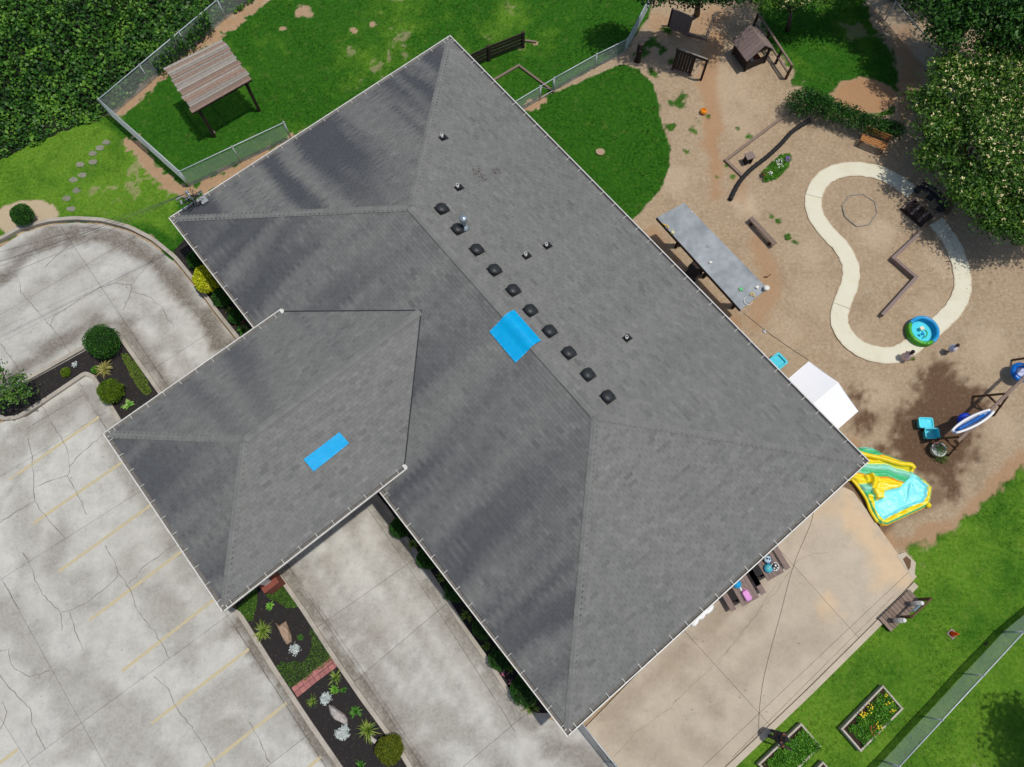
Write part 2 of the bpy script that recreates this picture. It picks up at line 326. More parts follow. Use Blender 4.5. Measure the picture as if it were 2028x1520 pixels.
def make_ground():
    gx, gy = np.meshgrid(XS, YS, indexing='ij'); nx, ny = gx.shape
    gr, clay, sand, wet, straw, pale = ground_masks(gx, gy)
    z = (fbm(gx * .6, gy * .6, 3) - .5) * .10 * sstep(0, 1.2, sdf_poly(gx, gy, PAVED[0])) + (fbm(gx * 5, gy * 5, 2) - .5) * .02
    pv = sdf_poly(gx, gy, PAVED[0]); z = np.where(pv < .35, -.06 + np.clip(pv, 0, .35) * .17, z)
    z = np.where(np.abs(gx) > 33, -.05, z); z = np.minimum(z, .035)
    me = bpy.data.meshes.new('ground'); idx = np.arange(nx * ny).reshape(nx, ny)
    q = np.stack([idx[:-1, :-1], idx[1:, :-1], idx[1:, 1:], idx[:-1, 1:]], -1).reshape(-1, 4)
    me.vertices.add(nx * ny); me.vertices.foreach_set('co', np.stack([gx, gy, z], -1).reshape(-1))
    me.loops.add(q.size); me.loops.foreach_set('vertex_index', q.reshape(-1).astype(np.int32))
    me.polygons.add(len(q)); me.polygons.foreach_set('loop_start', np.arange(0, q.size, 4, dtype=np.int32)); me.polygons.foreach_set('loop_total', np.full(len(q), 4, np.int32))
    for nm, a in (('grass', gr), ('clay', clay), ('sand', sand), ('wet', wet), ('straw', straw), ('pale', pale)):
        at = me.attributes.new(nm, 'FLOAT', 'POINT'); at.data.foreach_set('value', a.reshape(-1).astype(np.float32))
    me.update(calc_edges=True); me.polygons.foreach_set('use_smooth', np.ones(len(q), bool))
    m, nt, b, pos = _base('ground_soil_and_lawn')
    A = lambda n: _attr(nt, n).outputs['Fac']
    nf = _noise(nt, 38, 6, pos, .75); nm_ = _noise(nt, 7, 5, pos, .65); nl = _noise(nt, 1.1, 4, pos); nvf = _noise(nt, 110, 3, pos, .7)
    soil = _ramp(nt, [(.22, srgb(138, 118, 94)), (.48, srgb(184, 161, 131)), (.74, srgb(218, 200, 172))]); nt.links.new(_mix(nt, .5, nf.outputs[0], nm_.outputs[0]), soil.inputs[0])
    soil = soil.outputs[0]
    np_ = _noise(nt, .75, 6, pos, .72); fp_ = _math(nt, 'MULTIPLY_ADD', np_.outputs[0], 4.5); fp_.node.inputs[2].default_value = -2.3; fp_.node.use_clamp = True
    soil = _mix(nt, _math(nt, 'MULTIPLY', fp_, .55), soil, srgb(150, 128, 102))
    ns_ = _noise(nt, 2.6, 6, pos, .75); fs_ = _math(nt, 'MULTIPLY_ADD', ns_.outputs[0], 6.0); fs_.node.inputs[2].default_value = -3.4; fs_.node.use_clamp = True
    soil = _mix(nt, _math(nt, 'MULTIPLY', fs_, .6), soil, srgb(222, 206, 180))
    soil = _mix(nt, _math(nt, 'MULTIPLY', A('sand'), .75), soil, srgb(220, 198, 168))
    cm = _math(nt, 'MULTIPLY', A('clay'), _math(nt, 'MULTIPLY_ADD', nm_.outputs[0], 1.4)); cm.node.inputs[1].default_value = 1.0
    soil = _mix(nt, _math(nt, 'MULTIPLY', A('clay'), _math(nt, 'ADD', nm_.outputs[0], .35), True), soil, _mix(nt, nf.outputs[0], srgb(166, 114, 76), srgb(208, 168, 124)))
    soil = _mix(nt, A('straw'), soil, _mix(nt, nf.outputs[0], srgb(160, 136, 98), srgb(238, 222, 190)))
    wm = _math(nt, 'MULTIPLY', A('wet'), _math(nt, 'ADD', nm_.outputs[0], .5), True)
    soil = _mix(nt, wm, soil, _mix(nt, nf.outputs[0], srgb(88, 65, 48), srgb(130, 101, 76)))
    fleck = _math(nt, 'GREATER_THAN', nvf.outputs[0], .70); soil = _mix(nt, _math(nt, 'MULTIPLY', fleck, .45), soil, srgb(225, 205, 175))
    g1 = _ramp(nt, [(.24, srgb(20, 58, 6)), (.5, srgb(46, 102, 16)), (.76, srgb(92, 144, 34))]); nt.links.new(_mix(nt, .55, nm_.outputs[0], nf.outputs[0]), g1.inputs[0])
    g2 = _ramp(nt, [(.24, srgb(58, 102, 16)), (.5, srgb(100, 146, 36)), (.78, srgb(162, 180, 78))]); nt.links.new(_mix(nt, .5, nm_.outputs[0], nf.outputs[0]), g2.inputs[0])
    pf = _math(nt, 'ADD', A('pale'), _math(nt, 'MULTIPLY_ADD', nl.outputs[0], 1.5), True); pf.node.inputs[1].links[0].from_node.inputs[2].default_value = -.74
    grass = _mix(nt, pf, g1.outputs[0], g2.outputs[0])
    nd = _noise(nt, 2.3, 6, pos, .7); fd_ = _math(nt, 'MULTIPLY_ADD', nd.outputs[0], 5.0); fd_.node.inputs[2].default_value = -2.75; fd_.node.use_clamp = True
    grass = _mix(nt, _math(nt, 'MULTIPLY', fd_, .26), grass, srgb(150, 142, 84))
    gmask = _math(nt, 'MULTIPLY_ADD', _math(nt, 'ADD', A('grass'), _math(nt, 'MULTIPLY_ADD', nf.outputs[0], .9)), 2.2)
    gmask.node.inputs[2].default_value = -.85; gmask.node.use_clamp = True
    gmask.node.inputs[0].links[0].from_node.inputs[1].links[0].from_node.inputs[2].default_value = -.45
    col = _mix(nt, gmask, soil, grass); nt.links.new(col, b.inputs['Base Color'])
    rr = _math(nt, 'MULTIPLY_ADD', wm, -.25); rr.node.inputs[2].default_value = .95; nt.links.new(rr, b.inputs['Roughness'])
    b.inputs['Specular IOR Level'].default_value = .2
    _bump(nt, b, _mix(nt, .4, nf.outputs[0], nvf.outputs[0]), .06)
    me.materials.append(m); o = bpy.data.objects.new('ground', me); COL.objects.link(o); o['kind'] = 'structure'; WM[o] = Matrix.Identity(4)
make_ground()

# short lawn grass standing on the ground where it grows
def make_grass():
    n = 150000; X = RNG.uniform(-27, 28, n); Y = RNG.uniform(-7, 37, n)
    gr, clay, sand, wet, straw, pale = ground_masks(X, Y)
    # keep to what the photograph can see
    dz = -CAM_H; d = Y * math.sin(TILT) - dz * math.cos(TILT); ix = np.abs(X / d * FPX) < 1120; iy = np.abs((Y * math.cos(TILT) + dz * math.sin(TILT)) / d * FPX) < 860
    k = ix & iy & (gr > RNG.uniform(.25, 1.0, n)) & (sdf_poly(X, Y, PAVED[0]) > .25)
    X, Y, pale = X[k], Y[k], pale[k]; n = len(X)
    out = []; tn = []
    for b_ in range(4):
        a = RNG.uniform(0, 6.283, n); L = RNG.uniform(.03, .075, n); w = RNG.uniform(.006, .013, n); le = RNG.uniform(.3, 1.0, n)
        bx = X + RNG.normal(0, .03, n); by = Y + RNG.normal(0, .03, n); z0 = np.full(n, .0)
        dx, dy = np.cos(a), np.sin(a)
        tip = np.stack([bx + dx * L * le, by + dy * L * le, z0 + L * .8 + .02], -1)
        p1 = np.stack([bx - dy * w, by + dx * w, z0], -1); p2 = np.stack([bx + dy * w, by - dx * w, z0], -1)
        out.append(np.stack([p1, p2, tip], 1)); tn.append(np.clip(pale + RNG.normal(0, .25, n), -.4, 1.2))
    m = bpy.data.materials.new('grass_blade'); m.use_nodes = True; nt = m.node_tree; bs = nt.nodes['Principled BSDF']
    r = _ramp(nt, [(0, srgb(30, 76, 8)), (.5, srgb(66, 122, 22)), (1, srgb(138, 168, 56))]); f = _math(nt, 'MULTIPLY_ADD', _attr(nt, 'tone').outputs['Fac'], .62); f.node.inputs[2].default_value = .27
    nt.links.new(f, r.inputs[0]); nt.links.new(r.outputs[0], bs.inputs['Base Color']); bs.inputs['Roughness'].default_value = .7; bs.inputs['Specular IOR Level'].default_value = .2
    o = quads(np.concatenate(out), 'lawn_grass', m, None, np.concatenate(tn), 'stuff'); tag(o, 'short mown green grass of the lawns around the building', 'grass')
make_grass()

# ================================================================ CONCRETE
def concrete(name, a, b_, c, wear, spot=1.0):
    m, nt, b, pos = _base(name)
    n1 = _noise(nt, 1.3, 6, pos, .72); n2 = _noise(nt, 9, 5, pos, .7); n3 = _noise(nt, 90, 3, pos, .6); n4 = _noise(nt, .45, 3, pos)
    f1 = _math(nt, 'MULTIPLY_ADD', n1.outputs[0], 3.2); f1.node.inputs[2].default_value = -1.25; f1.node.use_clamp = True
    f2 = _math(nt, 'MULTIPLY_ADD', n2.outputs[0], 2.4); f2.node.inputs[2].default_value = -.7; f2.node.use_clamp = True
    col = _mix(nt, _math(nt, 'MULTIPLY', f1, _math(nt, 'ADD', _math(nt, 'MULTIPLY', f2, .75), .25)), a, b_)
    f4 = _math(nt, 'MULTIPLY_ADD', n4.outputs[0], 3.5); f4.node.inputs[2].default_value = -1.75; f4.node.use_clamp = True
    col = _mix(nt, _math(nt, 'MULTIPLY', f4, .55 * spot), col, c)
    n5 = _noise(nt, 26, 5, pos, .75); n6 = _noise(nt, .9, 4, pos, .6); f5 = _math(nt, 'MULTIPLY_ADD', n5.outputs[0], 6.0); f5.node.inputs[2].default_value = -2.9; f5.node.use_clamp = True
    f6 = _math(nt, 'MULTIPLY_ADD', n6.outputs[0], 5.0); f6.node.inputs[2].default_value = -2.3; f6.node.use_clamp = True
    col = _mix(nt, _math(nt, 'MULTIPLY', _math(nt, 'MULTIPLY', f5, f6), .55 * spot), col, tuple(x * .52 for x in a))
    w = _math(nt, 'MULTIPLY', _attr(nt, 'wear').outputs['Fac'], _math(nt, 'ADD', _math(nt, 'MULTIPLY', f2, .45), .7), True)
    col = _mix(nt, w, col, wear)
    col = _mix(nt, _attr(nt, 'rust').outputs['Fac'], col, srgb(202, 168, 122))
    col = _mix(nt, .35, col, _math(nt, 'MULTIPLY_ADD', n3.outputs[0], 1.0), 'OVERLAY')
    t = _math(nt, 'ADD', _attr(nt, 'tone').outputs['Fac'], 1.0); col = _mix(nt, 1.0, col, t, 'MULTIPLY')
    nt.links.new(col, b.inputs['Base Color']); b.inputs['Roughness'].default_value = .85; b.inputs['Specular IOR Level'].default_value = .25
    _bump(nt, b, _mix(nt, .5, n2.outputs[0], n3.outputs[0]), .006); return m
M_LOT = concrete('worn_grey_concrete', srgb(180, 179, 171), srgb(146, 145, 140), srgb(160, 155, 144), srgb(100, 93, 83))
M_PATIO = concrete('tan_concrete', srgb(172, 161, 143), srgb(148, 139, 124), srgb(170, 157, 136), srgb(124, 110, 94), .8)
M_PATH = concrete('pale_concrete', srgb(202, 195, 172), srgb(184, 176, 154), srgb(190, 183, 162), srgb(160, 150, 130), .5)
M_KERB = concrete('kerb_concrete', srgb(158, 151, 139), srgb(116, 110, 100), srgb(138, 132, 120), srgb(110, 104, 95))
M_DARK = mat('joint_dirt', srgb(92, 88, 81), srgb(116, 111, 103), 12, .95)
def paved(name, outline, cuts, z, th, m, wear=None, rust=None, cell=.3, gap=.011):
    """concrete sheet poured in slabs: outline (world xy) split along cuts (pairs of world points), each slab an object"""
    root = bpy.data.objects.new(name, None); COL.objects.link(root); root['kind'] = 'structure'; WM[root] = Matrix.Identity(4)
    bm = bmesh.new(); vs = [bm.verts.new((p[0], p[1], z)) for p in outline]
    for t in tessellate_polygon([[Vector((p[0], p[1], 0)) for p in outline]]):
        try: bm.faces.new([vs[i] for i in t])
        except ValueError: pass
    bmesh.ops.recalc_face_normals(bm, faces=bm.faces)
    for f in bm.faces:
        if f.normal.z < 0: f.normal_flip()
    def bis(co, no):
        bmesh.ops.bisect_plane(bm, geom=bm.verts[:] + bm.edges[:] + bm.faces[:], plane_co=co, plane_no=no, dist=1e-5)
    for a, b in cuts:
        a = Vector((a[0], a[1], 0)); b = Vector((b[0], b[1], 0)); n = Vector((-(b - a).y, (b - a).x, 0)).normalized()
        bis(a + n * gap / 2, n); bis(a - n * gap / 2, n)
        kill = [f for f in bm.faces if abs((f.calc_center_median() - a).dot(n)) < gap * .45 and all(abs((v.co - a).dot(n)) < gap * .6 for v in f.verts)]
        bmesh.ops.delete(bm, geom=kill, context='FACES')
    x0, x1 = min(p[0] for p in outline), max(p[0] for p in outline); y0, y1 = min(p[1] for p in outline), max(p[1] for p in outline)
    for x in np.arange(x0 + cell, x1, cell): bis((x, 0, 0), (1, 0, 0))
    for y in np.arange(y0 + cell, y1, cell): bis((0, y, 0), (0, 1, 0))
    bm.verts.ensure_lookup_table(); bm.faces.ensure_lookup_table()
    seen = set(); isl = []
    for f in bm.faces:
        if f in seen: continue
        st = [f]; cur = []; seen.add(f)
        while st:
            g = st.pop(); cur.append(g)
            for e in g.edges:
                for h in e.link_faces:
                    if h not in seen: seen.add(h); st.append(h)
        isl.append(cur)
    for cur in isl:
        if sum(f.calc_area() for f in cur) < .02: continue
        ids = {}; V = []; F = []; be = []
        for f in cur:
            ff = []
            for v in f.verts:
                if v not in ids: ids[v] = len(V); V.append(v.co.copy())
                ff.append(ids[v])
            F.append(ff)
            for l in f.loops:
                if len(l.edge.link_faces) == 1: be.append((ids[l.vert], ids[l.link_loop_next.vert]))
        n = len(V); low = {}
        for a, b in be:
            for q in (a, b):
                if q not in low: low[q] = len(V); V.append(V[q] - Vector((0, 0, th)))
            F.append([b, a, low[a], low[b]])
        me = bpy.data.meshes.new('slab'); me.from_pydata([tuple(p) for p in V], [], F); me.materials.append(m)
        X = np.array([p.x for p in V]); Y = np.array([p.y for p in V])
        for nm, fn in (('wear', wear), ('rust', rust)):
            if fn: a = me.attributes.new(nm, 'FLOAT', 'POINT'); a.data.foreach_set('value', fn(X, Y).astype(np.float32))
        a = me.attributes.new('tone', 'FLOAT', 'POINT'); a.data.foreach_set('value', np.full(len(V), random.uniform(-.05, .04), np.float32))
        me.update(); o = bpy.data.objects.new('slab', me); COL.objects.link(o); o.parent = root; WM[o] = Matrix.Identity(4)
    bm.free(); return root
def cut(p, q): return (G(*p), G(*q))
def wear_fn(lines, noise=.5, base=0.0):
    L = [(P2(pts), w, k) for pts, w, k in lines]
    def f(X, Y):
        n = fbm(X * 1.7 + 3, Y * 1.7, 4) - .5; t = np.zeros(X.shape)
        for pts, w, k in L: t = np.maximum(t, k * sstep(w, w * .15, sdf_line(X, Y, pts) + n * noise * w * 2))
        return np.clip(t + base * fbm(X * .5 + 31, Y * .5, 4), 0, 1)
    return f
LOT_OUT = [(-260, 1040), (-120, 900), (-60, 860), (20, 832), (55, 826), (172, 742), (185, 748), (222, 815), (300, 915), (447, 1205), (470, 1214), (545, 1328), (612, 1425), (690, 1535), (760, 1640), (-260, 1640)]
lot_wear = wear_fn([([(470, 1225), (520, 1300), (600, 1420), (690, 1540)], .45, .85), ([(455, 1235), (490, 1240)], .6, .8), ([(60, 850), (180, 780), (235, 870)], .9, .55), ([(215, 880), (290, 990), (350, 1090)], .7, .45), ([(60, 1250), (140, 1370), (260, 1520)], .8, .35), ([(330, 1060), (420, 1180)], .8, .3), ([(30, 1010), (90, 1090), (160, 1180)], 1.2, .35), ([(20, 900), (120, 830), (200, 790)], 1.3, .4), ([(150, 1330), (270, 1440), (330, 1530)], 1.0, .4), ([(380, 1400), (480, 1350), (560, 1440)], .8, .35), ([(0, 1200), (90, 1330), (150, 1460)], 1.0, .4), ([(250, 1130), (330, 1200), (380, 1280)], 1.0, .35), ([(400, 1420), (500, 1520)], .9, .4)], .9, .16)
paved('parking_lot', P2(LOT_OUT), [cut((438, 1230), (44, 1518)), cut((71, 1268), (210, 1518)), cut((290, 966), (56, 1114)), cut((600, 1464), (530, 1518)), cut((0, 945), (64, 906)), cut((468, 1245), (595, 1440)), cut((-150, 1180), (-100, 1260))], .03, .12, M_LOT, lot_wear)
DRV_OUT = [(-260, 545), (0, 492), (45, 463), (100, 447), (150, 442), (205, 446), (255, 460), (300, 484), (345, 520), (388, 572), (430, 630), (475, 685), (745, 985), (765, 1010), (800, 1062), (860, 1152), (920, 1247), (980, 1332), (1012, 1385), (1040, 1412), (1075, 1420), (1120, 1436), (1156, 1437), (1172, 1462), (1222, 1525), (1330, 1660), (880, 1660), (820, 1530), (790, 1485), (720, 1388), (665, 1308), (600, 1208), (552, 1140), (320, 788), (240, 672), (225, 658), (170, 695), (50, 762), (0, 800), (-60, 850), (-260, 880)]
drv_wear = wear_fn([([(0, 560), (60, 500), (120, 478), (190, 470), (260, 490), (320, 535), (380, 600), (440, 690)], .55, .8), ([(-20, 780), (60, 720), (180, 640), (240, 640), (300, 720), (350, 800)], .7, .75), ([(600, 1130), (650, 1190), (740, 1330), (840, 1480), (900, 1560)], .75, .42), ([(770, 1080), (860, 1210), (960, 1360), (1010, 1450)], .5, .35), ([(1090, 1470), (1150, 1500), (1190, 1540)], .9, .6), ([(560, 1110), (650, 1050), (760, 985)], .55, .5), ([(650, 1080), (860, 1370)], .3, .22), ([(1040, 1430), (1100, 1440)], .4, .6), ([(560, 1128), (620, 1210), (700, 1330), (780, 1445), (840, 1530)], .5, .75), ([(745, 1005), (800, 1085), (880, 1200), (960, 1325), (1030, 1420)], .5, .65), ([(20, 500), (100, 462), (180, 456), (260, 476), (330, 530), (400, 610), (460, 690)], .5, .7), ([(640, 1110), (760, 1280), (880, 1460)], .45, .38), ([(700, 1060), (820, 1240), (960, 1450)], .35, .3), ([(890, 1420), (960, 1500), (1010, 1560)], .9, .45), ([(250, 560), (330, 660), (390, 760)], .6, .35), ([(60, 700), (140, 640), (230, 600)], .5, .3), ([(0, 640), (90, 560), (200, 520)], .5, .25)], .7, .30)
paved('driveway', P2(DRV_OUT), [cut((142, 481), (237, 623)), cut((820, 1310), (700, 1350)) if 0 else cut((690, 1200), (640, 1235)), cut((850, 1225), (740, 1318)), cut((1005, 1445), (940, 1500)), cut((0, 625), (60, 590)), cut((415, 660), (300, 735))], .03, .12, M_LOT, drv_wear)
PAT_OUT = [(1160, 1440), (1500, 1090), (1640, 950), (1690, 975), (1742, 1047), (1792, 1118), (1815, 1142), (1800, 1160), (1737, 1228), (1600, 1362), (1440, 1522), (1330, 1640), (1325, 1648), (1172, 1462)]
pat_wear = wear_fn([([(1190, 1420), (1280, 1350), (1400, 1240), (1520, 1120)], .5, .5), ([(1250, 1390), (1330, 1330), (1420, 1400)], .5, .35), ([(1360, 1450), (1420, 1500)], .5, .35), ([(1300, 1330), (1400, 1290), (1500, 1230)], .5, .3), ([(1450, 1350), (1550, 1290), (1620, 1250)], .8, .25), ([(1220, 1440), (1300, 1500), (1350, 1560)], .7, .35)], .9, .18)
pat_rust = wear_fn([([(1690, 1010), (1740, 1090), (1760, 1130)], .9, .42), ([(1640, 1190), (1650, 1220)], .5, .4), ([(1620, 1010), (1680, 990)], .6, .25)], .9)
paved('patio', P2(PAT_OUT), [cut((1357, 1252), (1503, 1413)), cut((1535, 1080), (1640, 1197)), cut((1503, 1413), (1760, 1170))], .034, .12, M_PATIO, pat_wear, pat_rust)
# hexagonal pad with a bare hole beside the patio
hx = P2([(1774, 1100), (1792, 1094), (1813, 1115), (1810, 1140), (1805, 1143)]); mb = MB(); mb.prism(hx, -.05, .045); pad = mb.build('concrete_pad', M_PATIO); pad['kind'] = 'structure'
mb = MB(); mb.prism(P2([(1787, 1108), (1794, 1102), (1803, 1110), (1802, 1124), (1798, 1130)]), .02, .05); mb.build('soil_hole', mat('dark_soil', srgb(120, 92, 70), srgb(90, 68, 50), 20, .95), pad)

def ribbon(name, pts, w, z, m, parent=None, jit=0.0, kind='structure', th=None, world=None):
    P = world or GL(pts); Q = []
    for a, b in zip(P[:-1], P[1:]):
        n = max(1, int((b - a).length / (.16 if jit else 1.0)))
        for i in range(n): Q.append(a.lerp(b, i / n))
    Q.append(P[-1]); L = []; Rr = []
    for i, p in enumerate(Q):
        d = (Q[min(i + 1, len(Q) - 1)] - Q[max(i - 1, 0)]).normalized(); s = Vector((-d.y, d.x, 0))
        p = p + s * random.gauss(0, jit); ww = w * (random.uniform(.45, 1.35) if jit else 1)
        L.append(p + s * ww / 2); Rr.append(p - s * ww / 2)
    k = len(Q); mb = MB()
    if th:
        vs = [Vector((p.x, p.y, z)) for p in L + Rr] + [Vector((p.x, p.y, z - th)) for p in L + Rr]
        fs = [(i, k + i, k + i + 1, i + 1) for i in range(k - 1)] + [(2 * k + i, i, i + 1, 2 * k + i + 1) for i in range(k - 1)] + [(k + i, 3 * k + i, 3 * k + i + 1, k + i + 1) for i in range(k - 1)] + [(0, 2 * k, 3 * k, k), (k - 1, 2 * k - 1, 4 * k - 1, 3 * k - 1)]
    else:
        vs = [Vector((p.x, p.y, z)) for p in L + Rr]; fs = [(i, k + i, k + i + 1, i + 1) for i in range(k - 1)]
    mb.add(vs, fs); o = mb.build(name, m, parent)
    if kind and parent is None: o['kind'] = kind
    return o
cr = bpy.data.objects.new('pavement_cracks', None); COL.objects.link(cr); cr['kind'] = 'structure'; WM[cr] = Matrix.Identity(4)
CR = [[(57, 868), (65, 910), (68, 968), (71, 993), (100, 1035), (128, 1065)], [(82, 800), (105, 842), (130, 880), (137, 905), (138, 935), (135, 943), (152, 975), (172, 1020)], [(71, 993), (35, 1012), (0, 1037)], [(69, 967), (100, 953), (135, 943)], [(138, 925), (165, 895), (205, 862)], [(45, 1095), (60, 1120), (72, 1150), (85, 1178), (120, 1212), (137, 1212), (180, 1188), (215, 1160), (235, 1140)], [(210, 1080), (225, 1105), (233, 1135), (258, 1165), (270, 1205), (310, 1255), (335, 1305)], [(137, 1214), (150, 1250), (166, 1290)], [(305, 1340), (335, 1365), (345, 1395), (380, 1440), (420, 1505), (430, 1530)], [(0, 1290), (18, 1286), (22, 1315), (30, 1325), (60, 1340), (100, 1328)], [(0, 1340), (30, 1370), (60, 1405), (65, 1430), (90, 1485)], [(0, 1445), (15, 1410), (5, 1390)], [(10, 1155), (40, 1210)], [(256, 1157), (290, 1120), (350, 1078)], [(120, 1215), (124, 1250)], [(495, 1430), (520, 1480), (535, 1512)],
      [(0, 557), (40, 558), (42, 580), (65, 605), (100, 645), (107, 628), (150, 600), (200, 570), (230, 562), (263, 565)], [(142, 482), (110, 510), (90, 530)], [(263, 563), (285, 535), (310, 505)], [(260, 578), (300, 590), (320, 610), (345, 650)], [(263, 565), (255, 595), (243, 615)], [(100, 645), (120, 670), (140, 700)], [(0, 680), (30, 720), (45, 750)],
      [(1420, 1320), (1470, 1250), (1530, 1180), (1580, 1110), (1610, 1098), (1640, 1095)], [(1535, 1160), (1460, 1270), (1400, 1330), (1330, 1395)], [(1215, 1500), (1260, 1450), (1330, 1400)]]
M_TANCR = mat('tan_crack_dirt', srgb(152, 136, 114), srgb(134, 119, 100), 12, .95)
for c in CR: ribbon('crack', c, .018 if c[0][0] < 1200 else .014, .0372, M_DARK if c[0][0] < 1200 else M_TANCR, cr, .02)
for c in [[(337, 771), (237, 623)], [(160, 452), (215, 455), (260, 478), (320, 540), (372, 600), (420, 660), (470, 720)], [(55, 780), (172, 700)], [(100, 470), (180, 456), (210, 458)], [(720, 995), (800, 1110), (900, 1260), (990, 1400), (1020, 1450)], [(570, 1118), (640, 1215), (720, 1330), (800, 1450), (850, 1525)], [(1450, 1500), (1600, 1350), (1770, 1180)], [(157, 758), (219, 862)], [(53, 850), (166, 782)], [(468, 1246), (595, 1441), (650, 1525)]]:
    ribbon('joint', c, .016, .0392, M_DARK if c[0][0] < 1200 else M_TANCR, cr, .004)
# yellow stall lines
my = mat('worn_yellow_paint', srgb(204, 185, 132), srgb(180, 174, 154), 16, .85, c3=srgb(174, 172, 163))
for i, (a, b) in enumerate([((20, 951), (197, 826)), ((66, 1038), (252, 910)), ((118, 1132), (305, 997)), ((178, 1229), (365, 1089)), ((242, 1330), (429, 1184)), ((301, 1433), (494, 1285)), ((395, 1530), (568, 1393)), ((-60, 1558), (36, 1484)), ((600, 1530), (636, 1499))]):
    o = ribbon('stall_line', [a, b], .115, .0345, my, cr)
# kerbs
def kerb(name, pts, w=.17, h=.16):
    P = GL(pts); Q = [P[0]]
    for i in range(1, len(P) - 1):               # round the corners a little
        a, b, c = P[i - 1], P[i], P[i + 1]; k = min(.25, (a - b).length / 3, (c - b).length / 3)
        p = b + (a - b).normalized() * k; q = b + (c - b).normalized() * k; Q += [p, p.lerp(b, .5).lerp(b.lerp(q, .5), .5), q]
    Q.append(P[-1]); return ribbon(name, None, w, h, M_KERB, None, th=.25, world=Q)
kerb('kerb', [(-260, 525), (0, 478), (40, 455), (100, 439), (150, 435), (205, 438), (258, 452), (305, 476), (350, 513), (393, 566), (435, 624), (480, 680)])
kerb('kerb', [(-15, 812), (10, 832), (40, 828), (110, 783), (172, 741), (187, 748), (240, 836)])
kerb('kerb', [(-15, 812), (0, 790), (50, 757), (170, 690), (226, 655), (243, 672), (322, 783), (360, 840)])
kerb('kerb', [(452, 1204), (476, 1215), (548, 1330), (612, 1427), (690, 1540), (720, 1590)])
kerb('kerb', [(528, 1103), (552, 1137), (600, 1205), (665, 1305), (720, 1385), (790, 1480), (850, 1580)])
kerb('kerb', [(738, 975), (765, 1008), (800, 1059), (860, 1149), (920, 1244), (980, 1329), (1015, 1383), (1042, 1410), (1062, 1417), (1090, 1417)], h=.12)
o = kerb('kerb', [(1418, 1545), (1600, 1372), (1735, 1238), (1760, 1213), (1812, 1158)], w=.22, h=.11); o.data.materials[0] = M_PATIO
# planting beds of dark mulch, with grass patches
m_mulch = mat('black_mulch', srgb(34, 32, 33), srgb(56, 52, 51), 30, .95, bump=.03, bscale=60, c3=srgb(46, 41, 38))
beds = {'island': [(-8, 812), (6, 826), (38, 824), (110, 780), (170, 737), (190, 742), (245, 838), (330, 800), (240, 676), (225, 662), (172, 696), (55, 760), (0, 795)],
        'median': [(455, 1190), (480, 1212), (552, 1328), (616, 1425), (695, 1540), (850, 1590), (786, 1482), (716, 1387), (661, 1307), (596, 1207), (548, 1139), (525, 1105)],
        'wall': [(735, 960), (768, 1010), (803, 1060), (863, 1150), (923, 1245), (983, 1330), (1018, 1382), (1045, 1407), (1095, 1412), (1180, 1380), (1000, 1000), (800, 930)],
        'corner': [(345, 500), (350, 506), (395, 565), (437, 623), (480, 676), (560, 700), (560, 560), (420, 440), (365, 478)]}
for k, b in beds.items():
    mb = MB(); mb.prism(P2(b), -.05, .085); o = mb.build('mulch_bed', m_mulch); o['kind'] = 'structure'
# bark chips lying on the mulch
mc = mat('bark_chip', srgb(52, 48, 46), srgb(112, 98, 84), 40, .95)
pts = []
for k, b in beds.items():
    pb = P2(b); X = RNG.uniform(min(p[0] for p in pb), max(p[0] for p in pb), 2200); Y = RNG.uniform(min(p[1] for p in pb), max(p[1] for p in pb), 2200)
    s = sdf_poly(X, Y, pb) < -.06; pts.append(np.stack([X[s], Y[s], np.full(s.sum(), .093) + RNG.random(s.sum()) * .012], -1))
C = np.concatenate(pts); o = quads(leaf_quads(C, RNG.uniform(.03, .09, len(C)), RNG.uniform(.012, .03, len(C)), .75), 'bark_chips', mc, None, RNG.normal(-.1, .4, len(C)).clip(-.6, .8), 'stuff')
tag(o, 'loose dark bark chips strewn over the planting beds', 'mulch')
# the looping play path and the brick edging
PC = [(1806, 383), (1780, 363), (1745, 345), (1700, 336), (1660, 340), (1628, 358), (1611, 390), (1614, 425), (1637, 460), (1665, 490), (1683, 525), (1683, 560), (1670, 595), (1661, 630), (1670, 660), (1695, 686), (1730, 702), (1770, 704), (1800, 690), (1830, 665), (1862, 640), (1890, 610), (1905, 575), (1903, 535), (1888, 490), (1867, 458), (1852, 440)]
def catmull(P, n=6):
    out = []
    for i in range(len(P) - 1):
        p0, p1, p2, p3 = P[max(i - 1, 0)], P[i], P[i + 1], P[min(i + 2, len(P) - 1)]
        for k in range(n):
            t = k / n; out.append(.5 * ((2 * p1) + (p2 - p0) * t + (2 * p0 - 5 * p1 + 4 * p2 - p3) * t * t + (3 * p1 - p0 - 3 * p2 + p3) * t ** 3))
    out.append(P[-1]); return out
PCW = catmull(GL(PC), 6)
path = bpy.data.objects.new('play_path', None); COL.objects.link(path); path['kind'] = 'structure'; WM[path] = Matrix.Identity(4)
nseg = len(PCW) - 1; segs = [(0, 36), (36, 74), (74, 116), (116, nseg)]
